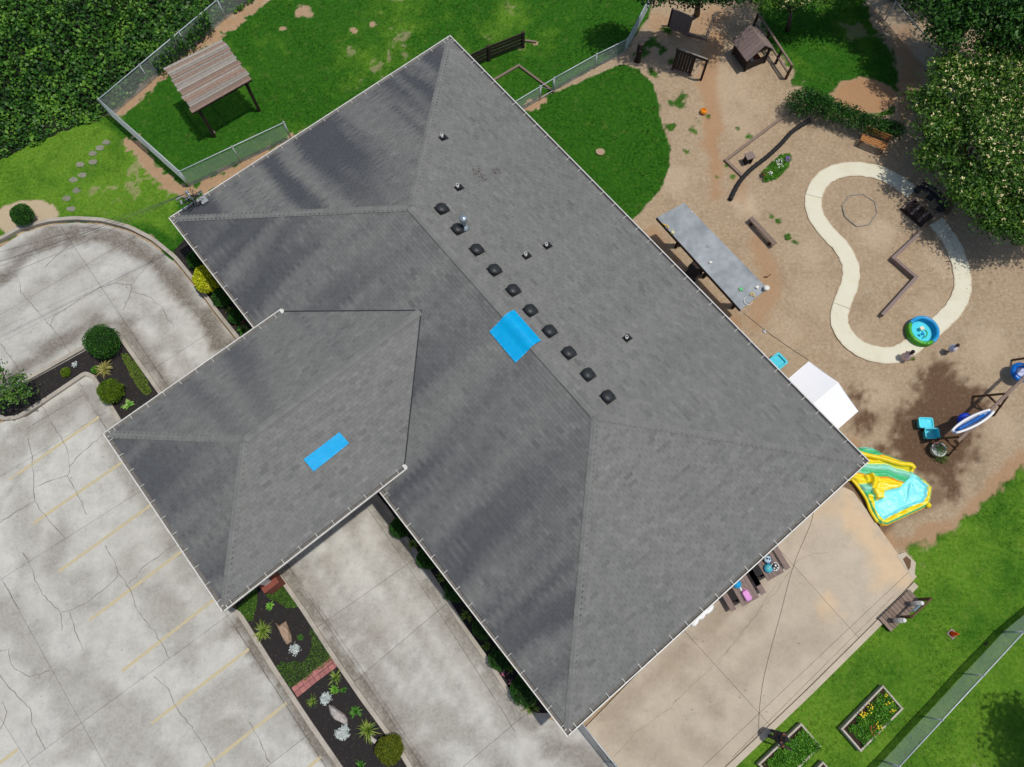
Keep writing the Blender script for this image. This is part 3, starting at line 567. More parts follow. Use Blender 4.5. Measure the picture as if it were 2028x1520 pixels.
def make_path_part(a, b):
    P = PCW[a:b + 1]; mb = MB(); k = len(P); vs = []
    for i, p in enumerate(P):
        d = (PCW[min(a + i + 1, nseg)] - PCW[max(a + i - 1, 0)]).normalized(); s = Vector((-d.y, d.x, 0))
        if i == 0 and a: p = p + d * .008
        if i == k - 1 and b < nseg: p = p - d * .008
        e_ = .012 * math.sin((a + i) * 1.7) + random.gauss(0, .006)
        for q, z in ((.40, .05), (.31, .055), (-.31, .055), (-.40, .05), (.40, -.03), (-.40, -.03)): vs.append(p + s * (q * .96 + (e_ if abs(q) > .35 else 0)) + Vector((0, 0, z)))
    fs = []
    for i in range(k - 1):
        A = 6 * i; B = A + 6; fs += [(A, A + 1, B + 1, B), (A + 1, A + 2, B + 2, B + 1), (A + 2, A + 3, B + 3, B + 2), (A + 4, A, B, B + 4), (A + 3, A + 5, B + 5, B + 3)]
    z_ = 6 * k - 6; fs += [(0, 4, 5, 3, 2, 1), (z_, z_ + 1, z_ + 2, z_ + 3, z_ + 5, z_ + 4)]
    mb.add(vs, fs); o = mb.build('slab', M_PATH, path); at = o.data.attributes.new('wear', 'FLOAT', 'POINT'); at.data.foreach_set('value', [max(0, w_ * random.uniform(.3, 1.2)) for _ in range(k) for w_ in (.75, .08, .08, .75, 1, 1)])
for a, b in segs: make_path_part(a, b)
# brick paver strip between the two beds
m_pav = mat('pink_paver', srgb(176, 118, 112), srgb(150, 96, 92), 12, .85, bump=.004)
strip = bpy.data.objects.new('brick_strip', None); COL.objects.link(strip); strip['kind'] = 'structure'; WM[strip] = Matrix.Identity(4)
A0, A1 = G(583, 1372, .09), G(668, 1306, .09); dd = (A1 - A0); LL = dd.length; dd.normalize(); nn = Vector((-dd.y, dd.x, 0))
nb = int(LL / .215)
bmv = []
for k in range(3):
    mb = MB(); mb.box((0, 0, 0), (.205, .2, .06), tone=(-.1, .0, .1)[k]); me_o = mb.build('brick', m_pav, strip, world=False); bmv.append(me_o.data); bpy.data.objects.remove(me_o)
for i in range(nb):
    for j in (-1, 1):
        p = A0 + dd * (.11 + i * .215) + nn * (j * .106 + random.gauss(0, .006)); p.z = .09 + random.gauss(0, .003)
        instance(random.choice(bmv), 'brick', strip, Matrix.Translation(p) @ Matrix.Rotation(math.atan2(dd.y, dd.x) + random.gauss(0, .02), 4, 'Z'))

# wood-chip mulch strewn over the play area
n = 15000; X = RNG.uniform(7, 28, n); Y = RNG.uniform(0, 33, n); gr_, _c, _s, wt_, _st, _p = ground_masks(X, Y)
lc = np.array([list((BC.xy))]); uu = (X - BC.x) * BU.x + (Y - BC.y) * BU.y; vv = (X - BC.x) * BV.x + (Y - BC.y) * BV.y
k = (gr_ < .3) & ~((np.abs(uu) < 12) & (np.abs(vv) < 6.6)) & (sdf_poly(X, Y, PAVED[0]) > .1); X, Y, wt_ = X[k], Y[k], wt_[k]
pth = np.min(np.hypot(X[:, None] - np.array([p.x for p in PCW])[None], Y[:, None] - np.array([p.y for p in PCW])[None]), axis=1) > .46; X, Y, wt_ = X[pth], Y[pth], wt_[pth]
C = np.stack([X, Y, .03 + RNG.random(len(X)) * .012], -1); o = quads(leaf_quads(C, RNG.uniform(.03, .09, len(C)), RNG.uniform(.012, .028, len(C)), .8), 'wood_chips', mat('wood_chip', srgb(200, 176, 144), srgb(172, 146, 116), 30, .9), None, (RNG.normal(0, .18, len(C)) - .4 * wt_).clip(-.7, .4), 'stuff')
tag(o, 'tan wood chips strewn over the playground soil', 'wood chips')

# dead leaves and twigs: thick under the flowering tree, a few blown over the paving
c_ = G(1900, 420); n = 2600; X = RNG.normal(c_.x, 1.5, n); Y = RNG.normal(c_.y, 2.0, n); n2_ = 420; X = np.concatenate([X, RNG.uniform(-22, 12, n2_)]); Y = np.concatenate([Y, RNG.uniform(-5, 20, n2_)])
uu = (X - BC.x) * BU.x + (Y - BC.y) * BU.y; vv = (X - BC.x) * BV.x + (Y - BC.y) * BV.y; k = ~((np.abs(uu) < 12.2) & (np.abs(vv) < 6.8)); X, Y = X[k], Y[k]
C = np.stack([X, Y, .055 + RNG.random(len(X)) * .015], -1); o = quads(leaf_quads(C, RNG.uniform(.03, .08, len(C)), RNG.uniform(.012, .03, len(C)), .7), 'leaf_litter', mat('dead_leaf', srgb(140, 108, 76), srgb(96, 72, 52), 30, .9), None, RNG.normal(0, .3, len(C)).clip(-.5, .6), 'stuff'); tag(o, 'dead leaves strewn under the flowering tree and over the paving', 'leaf litter')
# ================================================================ BUILDING
L2, W2, EZ, SL = 12.59, 7.25, 3.0, 2.5 / 7.25          # half length, half width, eave height, pitch
PU0, PU1, PV0, PEZ = -5.96, 1.965, -13.93, 3.40        # porch eaves
PC_, PW2 = (PU0 + PU1) / 2, (PU1 - PU0) / 2
bld = thing('building', 'long low brick building with a grey shingle hip roof and front porch wing', 'building', BF(0, 0, 0), BT)
def bl(u, v, z): return Vector((u, v, z))              # building-local
# ---- shingle material
def shingle_mat():
    m, nt, b, pos = _base('asphalt_shingle')
    n = _noise(nt, 60, 4, pos, .7); n2 = _noise(nt, 3, 4, pos)
    c = _ramp(nt, [(.25, srgb(100, 101, 98)), (.55, srgb(124, 125, 121)), (.8, srgb(146, 146, 141))]); nt.links.new(_mix(nt, .35, n.outputs[0], n2.outputs[0]), c.inputs[0])
    t = _math(nt, 'ADD', _attr(nt, 'tone').outputs['Fac'], 1.0); col = _mix(nt, 1.0, c.outputs[0], t, 'MULTIPLY')
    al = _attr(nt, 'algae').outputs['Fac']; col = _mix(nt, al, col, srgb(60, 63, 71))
    nt.links.new(col, b.inputs['Base Color']); b.inputs['Roughness'].default_value = .9; b.inputs['Specular IOR Level'].default_value = .25
    _bump(nt, b, n.outputs[0], .003); return m
M_SH = shingle_mat()
m_white = mat('white_gutter', srgb(226, 224, 216), srgb(198, 196, 188), 5, .45, tone=False)
m_trough = mat('gutter_trough_grey', srgb(124, 121, 116), srgb(96, 93, 89), 9, .9)  # grey trough floor, darker than the white lip
m_brick_w = mat('red_brick_wall', srgb(140, 84, 66), srgb(112, 66, 52), 10, .9)
m_soffit = mat('soffit_white', srgb(215, 212, 204), srgb(198, 195, 186), 3, .7)
# roof faces: origin, along (eave dir), down-slope outward dir, eave length half, run, taper at both sides per unit run
def face(name, u0, v0, adir, half, run, k0, k1, ez, sl): return dict(name=name, o=(u0, v0), a=adir, half=half, run=run, k0=k0, k1=k1, ez=ez, sl=sl)
FACES_MAIN = [face('SW', 0, -W2, (1, 0), L2, W2, 1, 1, EZ, SL), face('NE', 0, W2, (-1, 0), L2, W2, 1, 1, EZ, SL), face('NW', -L2, 0, (0, -1), W2, W2, 1, 1, EZ, SL), face('SE', L2, 0, (0, 1), W2, W2, 1, 1, EZ, SL)]
PLEN = 12.2 / 2
FACES_PORCH = [face('PN', PU0, PV0 + PLEN, (0, -1), PLEN, PW2, 0, 1, PEZ, SL), face('PS', PU1, PV0 + PLEN, (0, 1), PLEN, PW2, 1, 0, PEZ, SL), face('PF', PC_, PV0, (1, 0), PW2, PW2, 1, 1, PEZ, SL)]
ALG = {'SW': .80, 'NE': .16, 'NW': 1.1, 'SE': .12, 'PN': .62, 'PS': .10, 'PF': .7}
EXPO, TABW, TTH = .142, .305, .017
def streaks(fn, s, r, run):
    h = (hash(fn) % 97); h = {'SW': 3, 'NE': 19, 'NW': 31, 'SE': 47, 'PN': 59, 'PS': 71, 'PF': 83}[fn]
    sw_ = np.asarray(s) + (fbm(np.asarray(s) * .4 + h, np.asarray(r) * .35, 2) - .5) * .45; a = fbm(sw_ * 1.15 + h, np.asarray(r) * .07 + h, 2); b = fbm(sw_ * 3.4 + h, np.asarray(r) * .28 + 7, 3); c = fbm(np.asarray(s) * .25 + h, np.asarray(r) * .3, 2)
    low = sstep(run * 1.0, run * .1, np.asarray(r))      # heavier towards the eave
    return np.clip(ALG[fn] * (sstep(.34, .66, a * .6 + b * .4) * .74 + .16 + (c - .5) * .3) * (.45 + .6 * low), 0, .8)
def lay(faces):
    P = []; T = []; A = []; SR = []
    for F in faces:
        ax, ay = F['a']; nx, ny = ay, -ax                # outward (down-slope) direction in plan
        ou, ov = F['o']; cs = 1 / math.sqrt(1 + F['sl'] ** 2); de = EXPO * cs
        row = 0; r = -.03
        while r < F['run'] - .02:
            r1 = min(r + de, F['run']); rr = max(r, 0)
            s0, s1 = -F['half'] + F['k0'] * rr - .01, F['half'] - F['k1'] * rr + .01
            off = (row % 2) * .5 + random.uniform(-.17, .17)
            k = math.floor(s0 / TABW - off); s = (k + off) * TABW
            wob = random.gauss(0, .003)
            while s < s1:
                a, b = max(s + .0035, s0), min(s + TABW - .0035, s1)
                if b - a > .03:
                    def pt(ss, q, lift): return (ou + ax * ss - nx * q, ov + ay * ss - ny * q, F['ez'] + F['sl'] * q + lift)
                    l0 = TTH * random.uniform(.8, 1.35); q0 = r + wob; q1 = r1 + .03
                    P.append([pt(a, q0, l0), pt(b, q0, l0), pt(b, q1, .004), pt(a, q1, .004), pt(a, q0, -.01), pt(b, q0, -.01), pt(b, q1, -.015), pt(a, q1, -.015)])
                    sm = (a + b) / 2; T.append(random.gauss(0, .05) - (.13 if random.random() < .07 else 0)); A.append((F['name'], sm, r)); SR.append((a, b, q0, q1))
                s += TABW
            r += de; row += 1
    nm = np.array([x[0] for x in A]); al = np.zeros((len(A), 4)); SR = np.array(SR); ss = np.array([x[1] for x in A]); rr = np.array([x[2] for x in A])
    for F in faces:
        k = nm == F['name']
        for j, (ia, iq) in enumerate(((0, 2), (1, 2), (1, 3), (0, 3))): al[k, j] = streaks(F['name'], SR[k][:, ia], SR[k][:, iq], F['run'])
    # bare dark patches scattered over the tabs
    return np.array(P), np.array(T), al
SHF = np.array([(0, 1, 2, 3), (4, 5, 1, 0), (5, 6, 2, 1), (7, 4, 0, 3)])
def shingle_stuff(P, T, A, parent, name):
    n = len(P); Q = P[:, SHF].reshape(n * 4, 4, 3); me = bpy.data.meshes.new(name)
    me.vertices.add(n * 16); me.vertices.foreach_set('co', Q.reshape(-1)); me.loops.add(n * 16); me.loops.foreach_set('vertex_index', np.arange(n * 16, dtype=np.int32))
    me.polygons.add(n * 4); me.polygons.foreach_set('loop_start', np.arange(0, n * 16, 4, dtype=np.int32)); me.polygons.foreach_set('loop_total', np.full(n * 4, 4, np.int32))
    at = me.attributes.new('tone', 'FLOAT', 'FACE'); at.data.foreach_set('value', np.repeat(T, 4).astype(np.float32))
    at = me.attributes.new('algae', 'FLOAT', 'POINT'); at.data.foreach_set('value', A[:, SHF % 4].reshape(-1).astype(np.float32))
    me.materials.append(M_SH); me.update(calc_edges=True); o = bpy.data.objects.new(name, me); COL.objects.link(o); o.parent = parent; o['kind'] = 'stuff'; WM[o] = WM[parent].copy()
def deck(faces, name):
    mb = MB()
    for F in faces:
        ax, ay = F['a']; nx, ny = ay, -ax; ou, ov = F['o']
        def pt(ss, q): return (ou + ax * ss - nx * q, ov + ay * ss - ny * q, F['ez'] + F['sl'] * q - .02)
        h, rn = F['half'], F['run']; a = [pt(-h, 0), pt(h, 0), pt(h - F['k1'] * rn, rn), pt(-h + F['k0'] * rn, rn)]
        mb.add(a, [(0, 1, 2, 3)])
    return mb.build(name, M_SH, bld, world=False)
roof = deck(FACES_MAIN, 'main_roof'); proof = deck(FACES_PORCH, 'porch_roof')
Pm, Tm, Am = lay(FACES_MAIN); Pp, Tp, Ap = lay(FACES_PORCH)
def porch_cut(P):
    c = P[:, :4].mean(1); mainz = EZ + SL * (c[:, 1] + W2); return c[:, 2] > mainz - .10
kp = porch_cut(Pp); Pp, Tp, Ap = Pp[kp], Tp[kp], Ap[kp]
cm_ = Pm[:, :4].mean(1); hid = (cm_[:, 1] > -W2) & (cm_[:, 1] < -2.0) & (cm_[:, 2] < PEZ + SL * np.minimum(cm_[:, 0] - PU0, PU1 - cm_[:, 0]) - .25)
Pm, Tm, Am = Pm[~hid], Tm[~hid], Am[~hid]
# the 300 shingles nearest to the viewer are single pieces, the rest one mass
wc = np.array([WM[bld] @ Vector(p) for p in Pm[:, :4].mean(1)]); dist = np.linalg.norm(wc - np.array([0, 0, CAM_H]), axis=1)
full = np.abs(np.linalg.norm(Pm[:, 0] - Pm[:, 1], axis=1) - (TABW - .007)) < .004
order = np.argsort(np.where(full, dist, 1e9))[:300]; rest = np.setdiff1d(np.arange(len(Pm)), order)
shingle_stuff(Pm[rest], Tm[rest], Am[rest], roof, 'shingles'); shingle_stuff(Pp, Tp, Ap, proof, 'shingles')
SHM = {}
for i in order:
    p = [Vector(q) for q in Pm[i]]; x = (p[1] - p[0]).normalized(); y = (p[3] - p[0]); y = (y - x * y.dot(x)).normalized(); z = x.cross(y)
    key = (round(float(Am[i].mean()) * 12), int(np.clip(round(float(Tm[i]) / .06), -3, 2)))
    if key not in SHM:
        mb = MB(); w, d = TABW - .007, .165; mb.add([(0, 0, 0), (w, 0, 0), (w, d, -.004), (0, d, -.004), (0, 0, -.02), (w, 0, -.02), (w, d, -.02), (0, d, -.02)], [tuple(f) for f in SHF])
        me = bpy.data.meshes.new('shingle'); me.from_pydata(mb.v, [], mb.f); me.materials.append(M_SH)
        for nm, vv in (('tone', key[1] * .06), ('algae', key[0] / 12)): at = me.attributes.new(nm, 'FLOAT', 'FACE'); at.data.foreach_set('value', [vv] * len(mb.f))
        SHM[key] = me
    M = Matrix((x, y, z)).transposed().to_4x4(); M.translation = p[0]; instance(SHM[key], 'shingle', roof, M)
# ---- hip and ridge caps, one piece each
capm = []
for t in (-.10, -.03, .03, .09):
    mb = MB(); hw, e = .145, .23
    mb.add([(0, -hw, -.031), (0, 0, .009), (0, hw, -.031), (e, -hw, -.038), (e, 0, .001), (e, hw, -.038), (0, -hw, -.075), (0, hw, -.075)], [(0, 3, 4, 1), (1, 4, 5, 2), (6, 0, 1), (7, 1, 2), (6, 1, 7)])
    me = bpy.data.meshes.new('ridge_cap'); me.from_pydata(mb.v, [], mb.f); me.materials.append(M_SH); at = me.attributes.new('tone', 'FLOAT', 'FACE'); at.data.foreach_set('value', [t * .5 - .01] * len(mb.f)); capm.append(me)
def caps(a, b, parent, lift=.035, step=.2):
    a = Vector(a); b = Vector(b); n = int((b - a).length / step); x = (b - a).normalized(); y = Vector((0, 0, 1)).cross(x).normalized(); z = x.cross(y)
    for i in range(n):
        M = Matrix((x, y, z)).transposed().to_4x4(); M.translation = a + x * step * i + Vector((0, 0, lift + random.gauss(0, .002))); instance(random.choice(capm), 'ridge_cap', parent, M)
RZ = EZ + SL * W2; r1, r2 = (-(L2 - W2), 0, RZ), (L2 - W2, 0, RZ)
for cu, cv, rr in ((-L2, -W2, r1), (-L2, W2, r1), (L2, -W2, r2), (L2, W2, r2)): caps((cu, cv, EZ), rr, roof)
caps(r1, r2, roof)
PRZ = PEZ + SL * PW2; pr0 = (PC_, PV0 + PW2, PRZ); pr1 = (PC_, -W2 + (PRZ - EZ) / SL, PRZ)
m_val = mat('dark_valley', srgb(64, 65, 68), srgb(50, 51, 54), 8, .9)
for uu_ in (PU0, PU1):
    vv_ = -W2 + (PEZ - EZ) / SL; mb = MB(); mb.beam((uu_, vv_, PEZ + .03), (pr1[0], pr1[1], pr1[2] + .02), .045, .02); mb.build('valley_strip', m_val, bld, world=False)
caps((PU0, PV0, PEZ), pr0, proof); caps((PU1, PV0, PEZ), pr0, proof); caps(pr0, pr1, proof, .026)
# ---- gutters with hangers
def gutter(a, b, out, z, name='gutter', endcap=()):
    a = Vector((*a, z)); b = Vector((*b, z)); o_ = Vector((*out, 0)); x = (b - a).normalized(); mb = MB()
    mb.beam(a + o_ * .165 - Vector((0, 0, .03)), b + o_ * .165 - Vector((0, 0, .03)), .038, .12)          # front lip
    mb.beam(a + o_ * .070 - Vector((0, 0, .09)), b + o_ * .070 - Vector((0, 0, .09)), .155, .012, m=1)     # trough floor
    mb.beam(a - o_ * .03 - Vector((0, 0, .09)), b - o_ * .03 - Vector((0, 0, .09)), .03, .14)              # fascia
    for e in endcap: mb.box((a if e == 0 else b) + o_ * .05 - Vector((0, 0, .03)), (.19, .19, .115), rz(math.atan2(x.y, x.x)))
    g = mb.build(name, [m_white, m_trough], bld, world=False); n = int((b - a).length / .72)
    for i in range(n):
        p = a + x * ((i + .5) * (b - a).length / n) + o_ * .06 + Vector((0, 0, .024)); M = Matrix((o_, Vector((0, 0, 1)).cross(o_), Vector((0, 0, 1)))).transposed().to_4x4(); M.translation = p
        instance(HANG, 'gutter_hanger', g, M)
    return g
mb = MB(); mb.box((0, 0, 0), (.21, .016, .010)); HANG = bpy.data.meshes.new('gutter_hanger'); HANG.from_pydata(mb.v, [], mb.f); HANG.materials.append(m_white)
e = .0
gutter((-L2 - .18, -W2), (PU0 + .02, -W2), (0, -1), EZ); gutter((PU1 - .02, -W2), (L2 + .18, -W2), (0, -1), EZ)
gutter((-L2 - .18, W2), (L2 + .18, W2), (0, 1), EZ); gutter((-L2, -W2 - .115), (-L2, W2 + .115), (-1, 0), EZ - .004); gutter((L2, -W2 - .115), (L2, W2 + .115), (1, 0), EZ - .004)
gutter((PU0 - .14, PV0), (PU1 + .14, PV0), (0, -1), PEZ); gutter((PU0, PV0 - .115), (PU0, -6.12), (-1, 0), PEZ - .004, endcap=(1,)); gutter((PU1, PV0 - .115), (PU1, -6.10), (1, 0), PEZ - .004, endcap=(1,))
# ---- soffits, walls, porch piers
mb = MB(); mb.box((0, 0, EZ - .17), (2 * L2 - .1, 2 * W2 - .1, .03)); mb.build('soffit', m_soffit, bld, world=False)
mb = MB(); mb.box((PC_, (PV0 - W2) / 2 + .1, PEZ - .17), (2 * PW2 - .1, abs(PV0 + W2) - .25, .03)); mb.build('porch_ceiling', m_soffit, bld, world=False)
mb = MB(); iu, iv = L2 - .75, W2 - .75
for c, s in (((0, -iv, 1.4), (2 * iu, .2, 2.82)), ((0, iv, 1.4), (2 * iu, .2, 2.82)), ((-iu, 0, 1.4), (.2, 2 * iv - .2, 2.82)), ((iu, 0, 1.4), (.2, 2 * iv - .2, 2.82))): mb.box(c, s)
mb.build('brick_wall', m_brick_w, bld, world=False)
m_pier = mat('porch_pier_brick', srgb(150, 86, 70), srgb(116, 64, 52), 16, .9)
for u, v in ((PU0 + .55, PV0 + .7), (PU1 - .30, PV0 + 1.15)):
    mb = MB(); mb.box((u, v, .55), (.62, .62, 1.12)); mb.box((u, v, 1.14), (.66, .66, .06), m=0); mb.box((u, v, 2.2), (.26, .26, 2.04), m=2); mb.build('porch_column', [m_pier, M_KERB, m_white], bld, world=False)
mb = MB(); mb.box((-.2, -W2 + .72, 1.1), (1.8, .05, 2.1)); mb.build('entrance_door', mat('door_dark', (.05, .05, .06), (.03, .03, .035), 4, .3), bld, world=False)
# ---- roof vents and pipes
slope = math.atan(SL)
def on_roof(px, py):
    """point of the north-east slope seen at a photo point (building-local)"""
    z = 4.5
    for _ in range(12):
        q = WM[bld].inverted() @ G(px, py, z); z = EZ + SL * (W2 - abs(q.y))
    return Vector((q.x, q.y, z))
m_vent = mat('dark_vent_metal', (.028, .031, .034), (.045, .048, .05), 10, .45, metal=.3)
m_rub = mat('black_rubber_boot', (.012, .012, .013), (.02, .02, .02), 20, .7)
m_galv = mat('galvanised', srgb(178, 190, 196), srgb(150, 160, 166), 18, .35, metal=.6)
m_pvc = mat('white_pvc', srgb(228, 228, 224), srgb(205, 205, 200), 10, .4)
Rne = Matrix.Rotation(-slope, 3, 'X')                  # local +Y runs down the NE slope
for (px, py) in ((874, 412), (906, 452), (943, 493), (978, 533), (1015, 573), (1049, 613), (1087, 654), (1125, 697), (1163, 740), (1202, 784)):
    p = on_roof(px, py + 4); mb = MB()
    mb.box(p + Rne @ Vector((0, .03, .018)), (.46, .50, .012), Rne)
    mb.lathe(p + Rne @ Vector((0, 0, .02)), [(.15, 0), (.15, .06), (.24, .065), (.245, .10), (.20, .16), (.10, .195), (.001, .205)], 14, M=Rne)
    mb.box(p + Rne @ Vector((0, .2, .07)), (.30, .12, .06), Rne)
    mb.build('roof_vent', m_vent, bld, world=False)
for (px, py, hh) in ((876, 275, .32), (907, 374, .30), (1041, 509, .30), (1082, 489, .24), (1240, 672, .26)):
    p = on_roof(px, py); mb = MB()
    mb.box(p + Rne @ Vector((0, .06, .018)), (.26, .36, .012), Rne, m=1); mb.lathe(p, [(.12, .0), (.075, .09), (.06, .12)], 12, m=1)
    mb.tube([p, p + Vector((0, 0, hh))], .058, 10, m=0); mb.tube([p + Vector((0, 0, hh - .01)), p + Vector((0, 0, hh + .004))], .04, 8, m=1)
    mb.build('vent_pipe', [m_pvc, m_rub], bld, world=False)
p = on_roof(920, 452); mb = MB(); mb.lathe(p, [(.19, 0), (.17, .05), (.10, .13)], 14); mb.tube([p, p + Vector((0, 0, .62))], .085, 12); mb.lathe(p + Vector((0, 0, .58)), [(.13, 0), (.155, .02), (.155, .15), (.12, .2), (.001, .22)], 14)
mb.build('flue_pipe', m_galv, bld, world=False)
# ---- service mast at the west corner, overhead cables, utility pole
p0 = Vector((-L2 - .02, -W2 + 1.05, EZ)); mb = MB()
m_por = mat('grey_porcelain', srgb(176, 178, 176), srgb(120, 124, 124), 30, .35)
mast = MB(); mast.tube([p0 + Vector((.12, 0, -2.6)), p0 + Vector((.12, 0, .75)), p0 + Vector((.05, 0, .86)), p0 + Vector((-.10, 0, .80))], .035, 8)
mast.lathe(p0 + Vector((-.12, 0, .70)), [(.06, 0), (.075, .1), (.03, .16)], 10)
so = mast.build('service_mast', m_galv, bld, world=False)
for k in range(7):
    q = p0 + Vector((random.uniform(-.3, .28), random.uniform(-.5, .42), random.uniform(.18, .75))); mb = MB(); d = Vector((random.uniform(-.4, .4), random.uniform(-1, 1), random.uniform(-.3, .5))).normalized() * .1
    mb.tube([q - d, q - d * .4, q - d * .3, q + d * .3, q + d * .4, q + d], [.05, .055, .03, .03, .055, .05], 8); mb.build('insulator', m_por, so, world=False)
mb = MB(); mb.box(p0 + Vector((.2, .35, .12)), (.34, .26, .26)); mb.box(p0 + Vector((.2, .35, .26)), (.38, .30, .03)); mb.build('junction_box', m_por, so, world=False)
mb = MB()
for k in range(9):
    q = p0 + Vector((.05, 0, .7)); a = [q + Vector((random.gauss(0, .16), random.gauss(0, .26), random.uniform(-.45, .1))) for _ in range(5)]; mb.tube([q] + a, .013, 5)
mb.build('cable_loops', mat('black_cable', (.03, .03, .032), (.05, .05, .05), 10, .6), so, world=False)
top = WM[bld] @ (p0 + Vector((-.1, 0, .76))); pole_p = G(-420, 650, 7.2); pole_p.z = 0
pole = thing('utility_pole', 'wooden utility pole with crossarm off the left edge, end of the overhead cables', 'utility pole', pole_p)
mb = MB(); mb.tube([pole_p, pole_p + Vector((0, 0, 8.5))], [.16, .11], 10); mb.build('pole', wood('pole_wood', srgb(110, 92, 74), srgb(80, 66, 52)), pole)
mb = MB(); mb.beam(pole_p + Vector((-.4, -1, 7.6)), pole_p + Vector((.4, 1, 7.6)), .1, .12); mb.build('crossarm', MATS['pole_wood'], pole)
m_cab = mat('weathered_cable', srgb(96, 98, 98), srgb(70, 72, 72), 6, .5)
for k, (dz, dx) in enumerate(((7.7, .0), (6.9, .3), (6.3, -.2), (7.7, .9))):
    b = pole_p + Vector((dx * .4, dx, dz)); mb = MB(); mb.tube([top.lerp(b, t) - Vector((0, 0, .55 * 4 * t * (1 - t))) for t in np.linspace(0, 1, 14)], .006 if k else .010, 5)
    o = mb.build('overhead_cable', m_cab); tag(o, ('thick twisted service cable running from the roof mast to the left', 'upper thin cable above the curved driveway', 'lowest thin cable above the curved driveway', 'outer thin cable over the driveway bend')[k], 'cable', 'overhead service cables')
# ---- tarps nailed over the shingles
m_tarp = mat('blue_tarp', srgb(4, 170, 226), srgb(4, 160, 219), 3, .5, bump=.004, bscale=9, spec=.2)
m_hem_nail = mat('tarp_nail_sunlit_hem', srgb(170, 215, 240), srgb(130, 190, 225), 10, .6)  # nail heads lightened in colour to read as the sunlit tarp hem
def tarp(corners, fn, label):
    C = [Vector(c) for c in corners]; n = 26; mb = MB(); vs = []; g = {}
    for i in range(n + 1):
        for j in range(n + 1):
            p = C[0].lerp(C[1], i / n).lerp(C[3].lerp(C[2], i / n), j / n); p = Vector((p.x, p.y, fn(p.x, p.y) + .036 + .075 * float(sstep(.42, .12, abs(p.y))) * (fn(0, 0) > 5) + .022 * float(vnoise(p.x * 3.1, p.y * 3.1)) + .016 * float(vnoise(p.x * 9, p.y * 4)))); g[i, j] = len(vs); vs.append(p)
    mb.add(vs, [(g[i, j], g[i + 1, j], g[i + 1, j + 1], g[i, j + 1]) for i in range(n) for j in range(n)], smooth=True)
    me = WM[bld]; mb.v = [tuple(me @ Vector(v)) for v in mb.v]
    if mb.f and (Vector(mb.v[mb.f[0][1]]) - Vector(mb.v[mb.f[0][0]])).cross(Vector(mb.v[mb.f[0][2]]) - Vector(mb.v[mb.f[0][0]])).z < 0: mb.f = [tuple(reversed(f)) for f in mb.f]
    t = thing('tarp', label, 'tarp', me @ vs[0]); mb.build('sheet', m_tarp, t); mb2 = MB()
    for a, b in zip(C, C[1:] + C[:1]):
        k = max(3, int((b - a).length / .19))
        for i in range(k):
            p = a.lerp(b, (i + random.uniform(.2, .8)) / k).lerp(sum(C, Vector()) / 4, .022); p.z = fn(p.x, p.y) + .055 + .075 * float(sstep(.42, .12, abs(p.y))) * (fn(0, 0) > 5); mb2.box(me @ p, (random.uniform(.02, .04), .02, .008), rz(BT + random.choice((0, math.pi / 2))))
    mb2.build('sunlit_hem_nails', m_hem_nail, t)
mainz = lambda u, v: EZ + SL * (W2 - abs(v))
def seen_on(px, py, fn):
    z = 4.5
    for _ in range(14): q = WM[bld].inverted() @ G(px, py, z); z = fn(q.x, q.y)
    return (q.x, q.y, z)
tarp([seen_on(*c, mainz) for c in ((969, 658), (1018, 615), (1072, 676), (1021, 720))], mainz, 'square blue tarp nailed over the main roof ridge')
psz = lambda u, v: PEZ + SL * (PU1 - u)
tarp([seen_on(*c, psz) for c in ((602, 911), (673, 857), (692, 879), (622, 935))], psz, 'long narrow blue tarp on the porch roof slope')
# dry leaf clumps caught on the roof
m_dry = mat('dry_leaf', srgb(120, 84, 74), srgb(84, 66, 62), 40, .9)
for k, (px, py, lab) in enumerate(((944, 342, 'left of the three'), (954, 350, 'middle of the three'), (982, 342, 'right of the three'))):
    p = on_roof(px, py); w = WM[bld] @ p; n = 46; Cc = np.array(w) + RNG.normal(0, 1, (n, 3)) * [.11, .11, .035] + [0, 0, .07]
    o = quads(leaf_quads(Cc, RNG.uniform(.04, .11, n), RNG.uniform(.012, .035, n), .2), 'leaf_clump', m_dry, None, RNG.normal(0, .3, n).clip(-.5, .5), 'stuff', np.array(w)); tag(o, f'{lab} clumps of dry reddish leaves lying on the roof shingles', 'leaf clump', 'dry leaf clumps on the roof')
